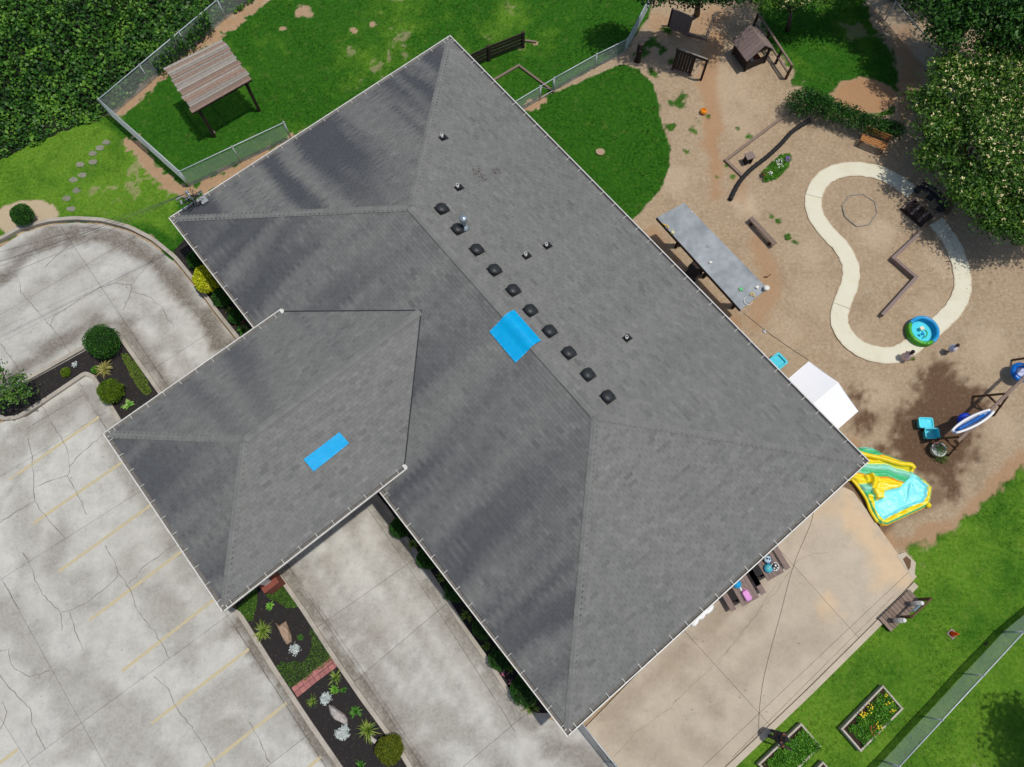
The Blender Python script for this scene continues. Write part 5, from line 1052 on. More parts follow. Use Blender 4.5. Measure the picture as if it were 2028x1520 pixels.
for e0, e1, rr_ in ((F0, F1, RF), (B0, B1, RB)):
    mb = MB(); mb.add([e0, e1, rr_, e0 - Vector((0, 0, .24)), e1 - Vector((0, 0, .24))], [(0, 1, 2), (0, 3, 4, 1)]); mb.build('gable_panel', m_cv, t)
for p in (F0, F1, B0, B1): g_ = p.lerp(ct, .02); mb = MB(); mb.tube([(g_.x, g_.y, 0), (g_.x, g_.y, tz - .02)], .02, 6); mb.build('leg', m_rail, t)
# ---- string of a lantern from shelter to tent
a, b = G(1472, 620, 2.35), G(1602, 714, 2.12); t = thing('string_line', 'thin dark line strung from the grey shelter to the white tent', 'string', (a.x, a.y, 0)); mb = MB(); mb.tube([a.lerp(b, k) - Vector((0, 0, .12 * math.sin(math.pi * k))) for k in np.linspace(0, 1, 10)], .012, 5); mb.build('line', m_rub, t)
q = a.lerp(b, .35) - Vector((0, 0, .22)); mb = MB(); mb.ball(q, .09, 14); mb.tube([q + Vector((0, 0, .08)), q + Vector((0, 0, .13))], .012, 5); tag(mb.build('paper_lantern', m_wp), 'small white round lantern hanging from the dark line', 'lantern')
# ---- turquoise tray table by the roof edge
q = G(1540, 717, .45); t = thing('water_table', 'turquoise plastic tray table at the roof edge beside the white tent', 'tray table', (q.x, q.y, 0), R(38)); m_tq = mat('turquoise_plastic', srgb(75, 205, 222), srgb(60, 190, 210), 6, .35)
def rrect(w, d, r, n=4): return [(sx * (w / 2 - r) + r * math.cos(a), sy * (d / 2 - r) + r * math.sin(a)) for sx, sy, a0 in ((1, 1, 0), (-1, 1, 90), (-1, -1, 180), (1, -1, 270)) for a in [R(a0 + 90 * i / n) for i in range(n + 1)]]
mb = MB(); o_ = rrect(.74, .62, .1); i_ = rrect(.56, .44, .06); k = len(o_); vs = [(x, y, .45) for x, y in o_] + [(x, y, .45) for x, y in i_] + [(x, y, .36) for x, y in i_] + [(x, y, .37) for x, y in o_]
fs = [(j, (j + 1) % k, k + (j + 1) % k, k + j) for j in range(k)] + [(k + j, k + (j + 1) % k, 2 * k + (j + 1) % k, 2 * k + j) for j in range(k)] + [tuple(range(2 * k, 3 * k))] + [(3 * k + j, 3 * k + (j + 1) % k, (j + 1) % k, j) for j in range(k)]
mb.add(vs, fs); mb.build('tray', m_tq, t, world=False)
for x in (-.28, .28):
    for y in (-.22, .22): mb = MB(); mb.tube([(x * .92, y * .92, .37), (x, y, 0)], .022, 6); mb.build('leg', m_tq, t, world=False)
# ---- storage bins
def bin_(px, py, rot, label, fill):
    t = thing('storage_bin', label, 'bin', G(px, py), rot, 'turquoise storage bins'); mb = MB(); rings = [(rrect(.44, .32, .06), .0), (rrect(.56, .42, .07), .34), (rrect(.60, .46, .08), .345), (rrect(.60, .46, .08), .36), (rrect(.54, .40, .06), .36), (rrect(.46, .33, .05), .06 if not fill else .30)]
    k = len(rings[0][0]); vs = [(x, y, z) for rg, z in rings for x, y in rg]; fs = [(i * k + j, i * k + (j + 1) % k, (i + 1) * k + (j + 1) % k, (i + 1) * k + j) for i in range(len(rings) - 1) for j in range(k)] + [tuple(range(5 * k, 6 * k))]
    mb.add(vs, fs); mb.build('tub', m_cy, t, world=False); return t
b1 = bin_(1826, 842, -.05, 'turquoise bin of water with its fill near the rim, behind the other bin', True)
b2 = bin_(1838, 863, .0, 'open turquoise storage bin next to the flower pot', False)
mb = MB(); mb.add([(x, y, .22) for x, y in rrect(.5, .36, .06)], [tuple(range(20))]); mb.build('water', m_pw, b2, world=False)
mb = MB(); mb.add([(x, y, .33) for x, y in rrect(.52, .38, .06)], [tuple(range(20))]); mb.build('water', m_pw, b1, world=False)
# ---- flower pot
q = G(1851, 894); t = thing('flower_pot', 'white round pot of green plants near the swing', 'flower pot', q); m_pot = mat('white_glazed_pot', srgb(224, 228, 222), srgb(206, 212, 206), 12, .35)
mb = MB(); mb.lathe(q, [(.18, 0), (.26, .12), (.29, .34), (.31, .36), (.27, .36), (.25, .26), (.001, .26)], 22); mb.build('pot', m_pot, t)
m_fol = mat('potted_leaf', srgb(86, 122, 46), srgb(54, 88, 30), 30, .6, trans=.2); n = 420; Cc = np.array(q) + np.stack([RNG.normal(.02, .14, n), RNG.normal(.0, .14, n), RNG.uniform(.3, .56, n)], -1)
n2 = 260; C2 = np.array(q) + np.stack([RNG.normal(.16, .14, n2), RNG.normal(-.36, .10, n2), RNG.uniform(.02, .22, n2)], -1); Cc = np.concatenate([Cc, C2])
quads(leaf_quads(Cc, RNG.uniform(.05, .11, len(Cc)), RNG.uniform(.014, .03, len(Cc)), .3), 'foliage', m_fol, t, RNG.normal(.1, .35, len(Cc)).clip(-.5, 1))
nf = 16; Cc = np.array(q) + np.stack([RNG.normal(-.05, .16, nf), RNG.normal(.1, .12, nf), RNG.uniform(.5, .62, nf)], -1); quads(leaf_quads(Cc, .05, .05, .8), 'blossom', mat('red_petal', srgb(190, 60, 50), srgb(160, 40, 36), 20, .6), t)
# ---- swing set with beam, A-frames, ring swings and a boat-shaped float hung over it
bz = 1.55; a, b = G(1899, 872, bz), G(2075, 704, bz); sw = thing('swing_set', 'weathered timber swing set at the right edge of the play area', 'swing set', (a.x, a.y, 0)); d = (b - a).normalized(); s = Vector((-d.y, d.x, 0))
mb = MB(); mb.beam(a - d * .1, b, .12, .12); mb.build('beam', w_grey, sw)
for k, w in ((.02, .45), (.52, .55), (.98, .55)):
    p = a.lerp(b, k)
    for sg in (-1, 1): mb = MB(); mb.beam(p + s * sg * .07 + Vector((0, 0, .03)), Vector((p.x, p.y, 0)) + s * sg * w, .07, .07, up=d); mb.build('leg', w_brown, sw)
    mb = MB(); mb.beam(Vector((p.x, p.y, .75)) - s * .36, Vector((p.x, p.y, .75)) + s * .36, .05, .09); mb.build('brace', w_brown, sw)
mb = MB(); mb.box(a - d * .12, (.05, .2, .2), rz(yaw(a, b))); mb.build('end_plate', w_brown, sw)
def ring_swing(p, z, r, m, label, seat=True):
    t = thing('ring_swing', label, 'swing', (p.x, p.y, z), 0, 'blue ring swings'); mb = MB(); mb.tube([Vector((p.x + r * math.cos(x), p.y + r * math.sin(x), z)) for x in np.linspace(0, 6.283, 29)[:-1]], .115, 10, closed=True); mb.build('ring', m, t)
    for x in (0, 2.1, 4.2): mb = MB(); mb.tube([Vector((p.x + r * math.cos(x), p.y + r * math.sin(x), z + .05)), Vector((p.x, p.y, bz - .05))], .012, 5); mb.build('rope', m_wire, t)
    if seat: mb = MB(); mb.lathe((p.x, p.y, z - .02), [(.20, 0), (.22, .05), (.15, .07), (.001, .06)], 14); mb.build('seat', mat('lavender_plastic', srgb(196, 200, 226), srgb(176, 180, 210), 8, .4), t)
m_bl = mat('bright_blue_plastic', srgb(14, 112, 200), srgb(8, 88, 176), 6, .25)
p = G(2022, 738, .5); ring_swing(p, .5, .33, m_bl, 'blue ring swing at the right edge of the picture')
p = G(1914, 836, .45); ring_swing(p, .45, .27, mat('royal_blue_plastic', srgb(22, 70, 200), srgb(14, 52, 176), 6, .3), 'royal blue ring swing partly under the boat-shaped float', False)
c0_, c1_ = G(1889, 856, 1.72), G(1960, 816, 1.86); ax = (c1_ - c0_); Lb = ax.length; ax.normalize(); sd_ = Vector((0, 0, 1)).cross(ax).normalized(); up_ = (ax.cross(sd_) * .55 + sd_ * -.75).normalized() * 1.0; up_ = (Vector((0, 0, .62)) + sd_ * .70).normalized(); sid = up_.cross(ax).normalized()
t = thing('boat_float', 'blue and white boat-shaped float hung along the swing beam', 'float', (c0_.x, c0_.y, 0)); mb = MB(); nU, nV = 22, 9
vs = []; fs = []
for i in range(nU + 1):
    u = i / nU; w = .27 * max(math.sin(math.pi * min(1, u * .92 + .04)) ** .55, .05)
    for j in range(nV): v = math.pi * (j / (nV - 1)); vs.append(c0_ + ax * Lb * 1.06 * u + sid * math.cos(v) * w - up_ * math.sin(v) * w * .75)
for i in range(nU):
    for j in range(nV - 1): A = i * nV + j; fs.append((A, A + nV, A + nV + 1, A + 1))
mb.add(vs, fs, smooth=True); mb.build('hull', mat('blue_white_vinyl', srgb(60, 140, 215), srgb(190, 196, 205), 1.6, .35), t)
for sg in (0, 1): mb = MB(); mb.tube([vs[i * nV + (nV - 1) * sg] for i in range(nU + 1)], .05, 7); mb.build('rim_tube', m_cv, t)
mb = MB(); mb.tube([c0_ + ax * Lb * k - up_ * .02 + sid * .02 for k in np.linspace(.12, .85, 10)], .06, 8); mb.build('keel_stripe', m_bl, t)
# ---- collapsed bounce slide
BO = [(1676, 934), (1690, 889), (1704, 886), (1726, 887), (1745, 898), (1790, 914), (1806, 916), (1812, 926), (1808, 938), (1832, 952), (1845, 966), (1842, 990), (1838, 1003), (1826, 1010), (1800, 1022), (1755, 1043), (1741, 1042), (1729, 1030), (1719, 1008), (1708, 985), (1696, 966), (1684, 955), (1668, 951)]
CY = [(1793, 952), (1805, 940), (1834, 965), (1831, 985), (1824, 996), (1790, 1008), (1746, 1032), (1729, 1011), (1727, 996), (1742, 990), (1742, 976), (1776, 968)]
MO = [(1705, 945), (1720, 940), (1735, 950), (1740, 958), (1770, 963), (1776, 968), (1742, 976), (1742, 990), (1729, 990), (1719, 966)]
def make_bounce():
    bw = P2(BO); X0, X1 = min(p[0] for p in bw) - .1, max(p[0] for p in bw) + .1; Y0, Y1 = min(p[1] for p in bw) - .1, max(p[1] for p in bw) + .1
    st = .03; gx, gy = np.meshgrid(np.arange(X0, X1, st), np.arange(Y0, Y1, st), indexing='ij'); sd0 = sdf_poly(gx, gy, bw); cy = sdf_poly(gx, gy, P2(CY)); mo = sdf_poly(gx, gy, P2(MO)); hub = G(1708, 952); hd = np.hypot(gx - hub.x, gy - hub.y)
    A_, B_ = G(1690, 915), G(1800, 932); dx, dy = (B_ - A_).normalized().xy; nxs, nys = -dy, dx
    tt = (gx - A_.x) * nxs + (gy - A_.y) * nys + (fbm(gx * 1.3, gy * 1.3, 2) - .5) * .30; aa = (gx - A_.x) * dx + (gy - A_.y) * dy
    stripe = (tt / .30 + 60) % 3.0; fold = fbm(tt * 7 + 3, aa * .9, 3); wr = fbm(gx * 5, gy * 5, 3) - .5
    edge = sstep(.0, -.16, sd0)
    zs = (.12 + .13 * np.abs(np.sin(tt / .30 * math.pi)) + .26 * (fold - .5)) * (1 - .25 * sstep(.5, 2.2, aa))
    ctr = G(1800, 952); ang_ = np.arctan2(gy - ctr.y, gx - ctr.x); zc = .05 + .05 * (fbm(gx * 2.2 + 8, gy * 2.2, 3)) + .07 * sstep(.62, .8, fbm(ang_ * 5.5, np.hypot(gx - ctr.x, gy - ctr.y) * .5, 2)) + .07 * sstep(-.12, .0, cy)
    rim = .20 * sstep(-.30, -.12, sd0) * (cy > -.02)
    z = np.where(cy < 0, zc, np.maximum(zs, rim)); z = np.where(mo < 0, .30 + .12 * np.cos(np.clip(hd / .45, 0, 1) * math.pi * 3) * (hd < .45) + .18 * fold, z); z = z * (edge * .85 + .15) + wr * .05 + .04
    cols = np.zeros(gx.shape + (3,)); Yl, Gn, Cy, Or, Lg = [np.array(srgb(*c)) for c in ((246, 222, 20), (70, 190, 128), (130, 234, 240), (240, 150, 30), (140, 216, 190))]
    base = np.where((stripe < 1.15)[..., None], Yl, np.where((stripe < 2.1)[..., None], Gn, Lg)); base = np.where(((stripe > 1.08) & (stripe < 1.22))[..., None], Or, base)
    cols[:] = base; south = (cy > 0) & (sd0 > -.40) & (aa > .1) & ((gy < G(1800, 985).y) | (gx > G(1822, 960).x) | (tt < -1.3))
    rimc = np.where(((-sd0 > .13) & (-sd0 < .30))[..., None], Yl, np.where((-sd0 < .05)[..., None], Or * .6 + Yl * .4, Gn)); cols = np.where(south[..., None], rimc, cols); cols = np.where((mo < 0)[..., None], Yl, cols); cols = np.where((cy < 0)[..., None], Cy, cols)
    keep = sd0 < 0; idx = -np.ones(gx.shape, int); idx[keep] = np.arange(keep.sum()); q = np.stack([idx[:-1, :-1], idx[1:, :-1], idx[1:, 1:], idx[:-1, 1:]], -1).reshape(-1, 4); q = q[(q >= 0).all(1)]
    org = G(1770, 970); V = np.stack([gx[keep] - org.x, gy[keep] - org.y, z[keep]], -1); me = bpy.data.meshes.new('vinyl_sheet'); me.from_pydata(V.tolist(), [], q.tolist()); ca = me.color_attributes.new('col', 'FLOAT_COLOR', 'POINT'); ca.data.foreach_set('color', np.concatenate([cols[keep], np.ones((keep.sum(), 1))], 1).reshape(-1).astype(np.float32)); me.polygons.foreach_set('use_smooth', [True] * len(q))
    m, nt, b, pos = _base('bounce_vinyl'); nt.links.new(_attr(nt, 'col').outputs['Color'], b.inputs['Base Color']); b.inputs['Roughness'].default_value = .38; _bump(nt, b, _noise(nt, 10, 3, pos).outputs[0], .012); me.materials.append(m)
    t = thing('bounce_slide', 'collapsed yellow, green and turquoise bounce slide at the roof corner', 'bounce slide', org); o = bpy.data.objects.new('vinyl_sheet', me); COL.objects.link(o); o.parent = t; WM[o] = WM[t].copy()
    my_ = mat('yellow_vinyl', srgb(246, 222, 20), srgb(230, 196, 10), 6, .35); mg_ = mat('green_tube_vinyl', srgb(80, 196, 132), srgb(60, 176, 112), 6, .35)
    mb = MB(); mb.tube(catmull(GL([(1745, 1037), (1768, 1026), (1800, 1012), (1824, 1000), (1835, 985), (1837, 966)], .13), 5), .065, 8); mb.build('edge_tube', my_, t)
    mb = MB(); mb.tube(catmull(GL([(1690, 893), (1710, 900), (1745, 908), (1780, 918), (1804, 921), (1810, 929)], .30), 5), .10, 8); mb.build('edge_tube', my_, t)
    mb = MB(); mb.tube(catmull(GL([(1686, 948), (1702, 968), (1716, 990), (1724, 1012), (1738, 1034)], .12), 5), .065, 8); mb.build('edge_tube', my_, t)
    mb = MB(); mb.ball(G(1838, 1001, .14), .12, 12); mb.build('end_knob', my_, t)
make_bounce()
# ---- blue folding chair leg at eave corner and items under the eave
# ---- picnic tables half under the eave, with bags on them
def picnic(px, py, rot, label):
    t = thing('picnic_table', label, 'picnic table', G(px, py), rot, 'grey picnic tables under the eave')
    for i in range(5): mb = MB(); mb.box((0, -.30 + i * .15, .74), (1.8, .14, .04), tone=random.uniform(-.1, .1)); mb.build('top_plank', w_mauve, t, world=False)
    for y in (-.68, .68): mb = MB(); mb.box((0, y, .44), (1.8, .22, .04)); mb.build('seat_plank', w_mauve, t, world=False)
    for x in (-.65, .65):
        for sg in (-1, 1): mb = MB(); mb.beam((x, sg * .2, .72), (x, sg * .62, .0), .05, .09, up=(1, 0, 0)); mb.build('leg', w_dark, t, world=False)
        mb = MB(); mb.beam((x, -.75, .4), (x, .75, .4), .05, .08); mb.build('crossbar', w_dark, t, world=False)
    return t
tr = yaw(G(1500, 1090), G(1530, 1140))
picnic(1500, 1104, tr, 'grey picnic table under the eave carrying round backpacks'); picnic(1452, 1152, tr, 'grey picnic table under the eave carrying a pink bag')
m_pink = mat('pink_fabric', srgb(232, 164, 224), srgb(214, 144, 208), 12, .7); m_teal = mat('teal_fabric', srgb(92, 190, 196), srgb(70, 160, 170), 10, .5); m_sky = mat('sky_blue_fabric', srgb(20, 160, 215), srgb(10, 140, 195), 10, .6); m_blk = mat('black_fabric', (.02, .02, .025), (.035, .035, .04), 20, .8); m_ice = mat('pale_blue_fabric', srgb(186, 210, 226), srgb(150, 182, 204), 10, .6)
z = .765
def bag(px, py, r, sz, ms, label, spots=()):
    q = G(px, py, z + r * sz); t = thing('backpack', label, 'backpack', (q.x, q.y, z), 0, 'round bags on the picnic tables'); mb = MB(); mb.ball(q, r, 18, sz=sz, jit=.08); mb.build('body', ms[0], t)
    mb = MB(); mb.tube([q + Vector((r * 1.0 * math.cos(x), r * 1.0 * math.sin(x), 0)) for x in np.linspace(0, 6.283, 22)[:-1]], .02, 6, closed=True); mb.build('zip_rim', ms[1], t)
    for (dx, dy, rr) in spots: hh = math.sqrt(max(0, 1 - (dx * dx + dy * dy))); mb = MB(); mb.ball(q + Vector((dx * r, dy * r, hh * r * sz)), rr * r, 10, sz=.3); mb.build('patch', ms[2], t)
    mb = MB(); mb.tube([q + Vector((-.06, r * .9, .03)), q + Vector((-.03, r * 1.12, .06)), q + Vector((.03, r * 1.12, .06)), q + Vector((.06, r * .9, .03))], .012, 6); mb.build('handle', ms[1], t)
bag(1520, 1108, .15, .6, (m_ice, m_blk, m_blk), 'pale round backpack with two black eye patches on the picnic table', ((-.25, .1, .26), (.35, .0, .26)))
bag(1522, 1126, .15, .6, (m_teal, m_sky, m_ice), 'teal round backpack between the two patterned ones', ((.2, .3, .2),))
bag(1535, 1123, .14, .6, (m_blk, m_cv, m_cv), 'black and white round backpack nearest the patio', ((.0, .3, .3), (-.4, -.4, .24), (.5, -.3, .22), (.1, -.7, .2)))
bag(1460, 1157, .14, .6, (m_sky, m_sky, m_sky), 'bright blue round bag at the roof edge')
q = G(1478, 1180, z); t = thing('pink_bag', 'pink oblong bag lying on the picnic table', 'bag', q, tr); k = rrect(.40, .26, .07); kk = len(k); vs = [(x * f, y * f, zz) for f, zz in ((.96, 0), (1, .03), (1, .10), (.86, .14)) for x, y in k]; mb = MB(); mb.add(vs, [(i * kk + j, i * kk + (j + 1) % kk, (i + 1) * kk + (j + 1) % kk, (i + 1) * kk + j) for i in range(3) for j in range(kk)] + [tuple(range(3 * kk, 4 * kk))], smooth=False); mb.build('body', m_pink, t, world=False)
mb = MB(); mb.tube([(-.2, -.05, .1), (-.27, -.04, .1), (-.27, .04, .1), (-.2, .05, .1)], .014, 6); mb.build('handle', m_pink, t, world=False)
q = G(1467, 1168, z); t = thing('water_bottle', 'white and black bottle between the blue and the pink bag', 'bottle', q, tr); mb = MB(); mb.tube([(-.10, 0, .04), (.06, 0, .04)], .04, 10); mb.build('body', m_cv, t, world=False); mb = MB(); mb.tube([(.06, 0, .04), (.12, 0, .04)], .03, 10); mb.build('cap', m_blk, t, world=False)
# folded white canopy bag leaning at the eave, blue chair
a, b = G(1369, 1238, 1.0), G(1410, 1199, 1.0); t = thing('folded_canopy', 'folded white canopy standing on its legs along the eave', 'folded canopy', ((a + b) / 2).xy.to_3d()); mb = MB(); n = 9; mb.tube([a.lerp(b, i / n) + Vector((random.gauss(0, .02), random.gauss(0, .02), random.gauss(0, .02))) for i in range(n + 1)], [.06] + [.11 + random.uniform(-.02, .03) for _ in range(n - 1)] + [.07], 9); mb.build('bundle', m_cv, t)
for k in (.1, .9): g_ = a.lerp(b, k); mb = MB(); mb.tube([(g_.x, g_.y, 0), (g_.x, g_.y, .95)], .02, 6); mb.build('leg', m_rail, t)
for (px, py, lab) in ((1351, 1239, 'blue folding chair under the eave beside the folded canopy'), (1322, 1261, 'small blue folding chair under the eave, farther from the folded canopy')):
    q = G(px, py, .8); t = thing('folding_chair', lab, 'chair', (q.x, q.y, 0), BT + .3, 'blue folding chairs under the eave'); mb = MB(); mb.box((0, 0, .45), (.4, .4, .03)); mb.build('seat', m_sky, t, world=False); mb = MB(); mb.box((-.2, 0, .72), (.04, .4, .28)); mb.build('backrest', m_sky, t, world=False)
    for x in (-.17, .17):
        for y in (-.17, .17): mb = MB(); mb.tube([(x, y, .44), (x * 1.1, y * 1.1, 0)], .014, 6); mb.build('leg', m_rub, t, world=False)
# ---- garden hose across the patio
H = catmull(GL([(1690, 960), (1624, 985), (1605, 1040), (1572, 1120), (1545, 1220), (1518, 1320), (1507, 1380), (1503, 1430), (1505, 1450), (1518, 1464), (1535, 1472), (1552, 1478)], .05), 6)
for i in range(len(H) - 8, len(H)): H[i].z = .05 + (i - len(H) + 8) / 8 * .8
mb = MB(); mb.tube(H, .0065, 6); tag(mb.build('garden_hose', mat('grey_green_hose', srgb(128, 122, 106), srgb(108, 104, 90), 12, .6)), 'thin garden hose curving across the patio to the standing person', 'hose')
# ---- wooden deck bench with white posts and a sign rail beside the patio
A0, A1 = G(1741, 1226, .22), G(1802, 1168, .22); ax = (A1 - A0); L = ax.length; ax.normalize(); sx = Vector((ax.y, -ax.x, 0))
t = thing('deck_step', 'weathered wooden deck step on the patio edge', 'deck step', (A0.x, A0.y, 0)); n = 11
for i in range(n): p = A0 + ax * (L * (i + .5) / n) + sx * .30; mb = MB(); mb.box((p.x, p.y, .20), (L / n * .9, .62, .04), rz(math.atan2(ax.y, ax.x)), tone=random.uniform(-.2, .2)); mb.build('plank', w_grey, t)
for k in (.05, .55): mb = MB(); mb.beam(A0 + sx * (k + .02) - Vector((0, 0, .12)), A1 + sx * (k + .02) - Vector((0, 0, .12)), .06, .14); mb.build('joist', w_dark, t)
for k, (bx, by) in enumerate(((1766, 1230), (1800, 1197))):
    q = G(bx, by); mb = MB(); mb.tube([(q.x, q.y, .0), (q.x, q.y, 1.0)], .09, 12); mb.lathe((q.x, q.y, 1.0), [(.09, 0), (.07, .04), (.001, .05)], 12); tag(mb.build('post', m_pvc), ('white round post on the near end of the deck step', 'white round post on the far end of the deck step')[k], 'post', 'white posts of the deck step')
a, b = G(1806, 1222, 1.0), G(1844, 1186, 1.0); t = thing('sign_rail', 'dark wooden rail with a pale sign board beside the deck step', 'rail', (a.x, a.y, 0)); mb = MB(); mb.beam(a, b, .06, .09); mb.build('rail', w_brown, t)
for q in (a, b): mb = MB(); mb.box((q.x, q.y, .5), (.09, .09, 1.0), rz(yaw(a, b))); mb.build('post', w_brown, t)
m0, m1 = a.lerp(b, .25), a.lerp(b, .7); mb = MB(); off = Vector((-(b - a).y, (b - a).x, 0)).normalized() * .05; mb.beam(m0 + off - Vector((0, 0, .22)), m1 + off - Vector((0, 0, .22)), .03, .28); mb.build('sign_board', m_ice, t)
# ---- traffic cone
q = G(1885, 1256); t = thing('traffic_cone', 'small orange traffic cone on the right lawn', 'traffic cone', q, .7); mb = MB(); mb.box((0, 0, .02), (.30, .30, .035)); mb.build('base', mat('grey_cone_base', srgb(150, 140, 132), srgb(128, 120, 112), 9, .7), t, world=False); mb = MB(); mb.lathe((0, 0, .035), [(.12, 0), (.10, .05), (.03, .42), (.02, .43), (.001, .43)], 16); mb.build('cone', mat('orange_red_plastic', srgb(232, 84, 34), srgb(210, 66, 26), 9, .5), t, world=False)
q = G(1952, 1275); mb = MB(); mb.box((q.x, q.y, .04), (.14, .06, .06), rz(.5)); tag(mb.build('small_block', w_dark), 'tiny dark block on the grass near the long fence', 'block')
# ---- small things on the soil
q = G(1517, 548); mb = MB(); mb.beam(q + Vector((-.1, -.04, .03)), q + Vector((.06, -.04, .03)), .06, .05); mb.beam(q + Vector((.05, -.04, .03)), q + Vector((.22, .1, .05)), .03, .03); tag(mb.build('toy_shovel', w_brown), 'small brown toy shovel on the soil beside the grey shelter', 'toy')
# stepping stones on the left lawn
m_st = mat('grey_stepping_stone', srgb(142, 140, 124), srgb(112, 114, 98), 12, .9, bump=.01)
for k, (px, py) in enumerate(((211, 283), (198, 294), (184, 305), (184, 322), (159, 327), (164, 348), (146, 357), (153, 378), (132, 394), (142, 415))):
    q = G(px, py); mb = MB(); n = 9; rr = [random.uniform(.16, .21) for _ in range(n)]; mb.prism([(q.x + rr[i] * 1.15 * math.cos(i / n * 6.283 + .4), q.y + rr[i] * .8 * math.sin(i / n * 6.283 + .4)) for i in range(n)], -.03, .035, tone=random.uniform(-.1, .15))
    tag(mb.build('stepping_stone', m_st), f'{("first","second","third","fourth","fifth","sixth","seventh","eighth","ninth","tenth")[k]} stepping stone counted from the fence towards the driveway', 'stepping stone', 'stepping stones on the left lawn')
q = G(1188, 303); mb = MB(); n = 11; mb.prism([(q.x + .22 * random.uniform(.85, 1.1) * math.cos(i / n * 6.283), q.y + .2 * random.uniform(.85, 1.1) * math.sin(i / n * 6.283)) for i in range(n)], -.02, .1); tag(mb.build('sawn_stump', wood('sawn_pale_wood', srgb(182, 158, 132), srgb(150, 126, 102))), 'low pale sawn tree stump in the dark green lawn', 'tree stump')
# ================================================================ PLANTS
def leaf_mat(name, c1, c2, c3, trans=.25):
    if name in MATS: return MATS[name]
    m, nt, b, pos = _base(name); r = _ramp(nt, [(0, srgb(*c1)), (.5, srgb(*c2)), (1, srgb(*c3))]); f = _math(nt, 'MULTIPLY_ADD', _attr(nt, 'tone').outputs['Fac'], .5); f.node.inputs[2].default_value = .5; f.node.use_clamp = True
    nt.links.new(f, r.inputs[0]); nt.links.new(r.outputs[0], b.inputs['Base Color']); b.inputs['Roughness'].default_value = .5; b.inputs['Specular IOR Level'].default_value = .35
    tr = nt.nodes.new('ShaderNodeBsdfTranslucent'); nt.links.new(r.outputs[0], tr.inputs[0]); ms = nt.nodes.new('ShaderNodeMixShader'); ms.inputs[0].default_value = trans
    nt.links.new(b.outputs[0], ms.inputs[1]); nt.links.new(tr.outputs[0], ms.inputs[2]); nt.links.new(ms.outputs[0], nt.nodes['Material Output'].inputs[0]); return m
M_VINE = leaf_mat('vine_leaf', (24, 58, 14), (54, 104, 28), (120, 168, 58)); M_TREE = leaf_mat('tree_leaf', (22, 52, 12), (52, 96, 28), (112, 148, 52)); M_MIM = leaf_mat('mimosa_leaf', (30, 62, 14), (66, 110, 30), (126, 160, 56)); M_DTREE = leaf_mat('dark_tree_leaf', (14, 38, 10), (34, 74, 22), (74, 126, 36))
M_BOX = leaf_mat('boxwood_leaf', (22, 58, 12), (46, 102, 24), (92, 148, 44)); M_LIME = leaf_mat('lime_leaf', (56, 84, 10), (98, 130, 20), (150, 176, 40)); M_GOLD = leaf_mat('golden_leaf', (150, 164, 14), (206, 212, 30), (236, 236, 84)); M_OLIVE = leaf_mat('olive_leaf', (64, 80, 12), (104, 116, 20), (146, 150, 42))
M_LILY = leaf_mat('lily_leaf', (54, 82, 24), (104, 134, 46), (168, 182, 84)); M_SILVER = leaf_mat('silver_leaf', (140, 156, 152), (186, 196, 192), (224, 230, 226), .1); M_LUSH = leaf_mat('lush_leaf', (44, 96, 20), (84, 150, 36), (140, 192, 66))
M_HED = leaf_mat('hedge_leaf', (20, 52, 14), (40, 88, 26), (86, 132, 48))
bark = wood('grey_bark', srgb(104, 92, 80), srgb(70, 60, 52))
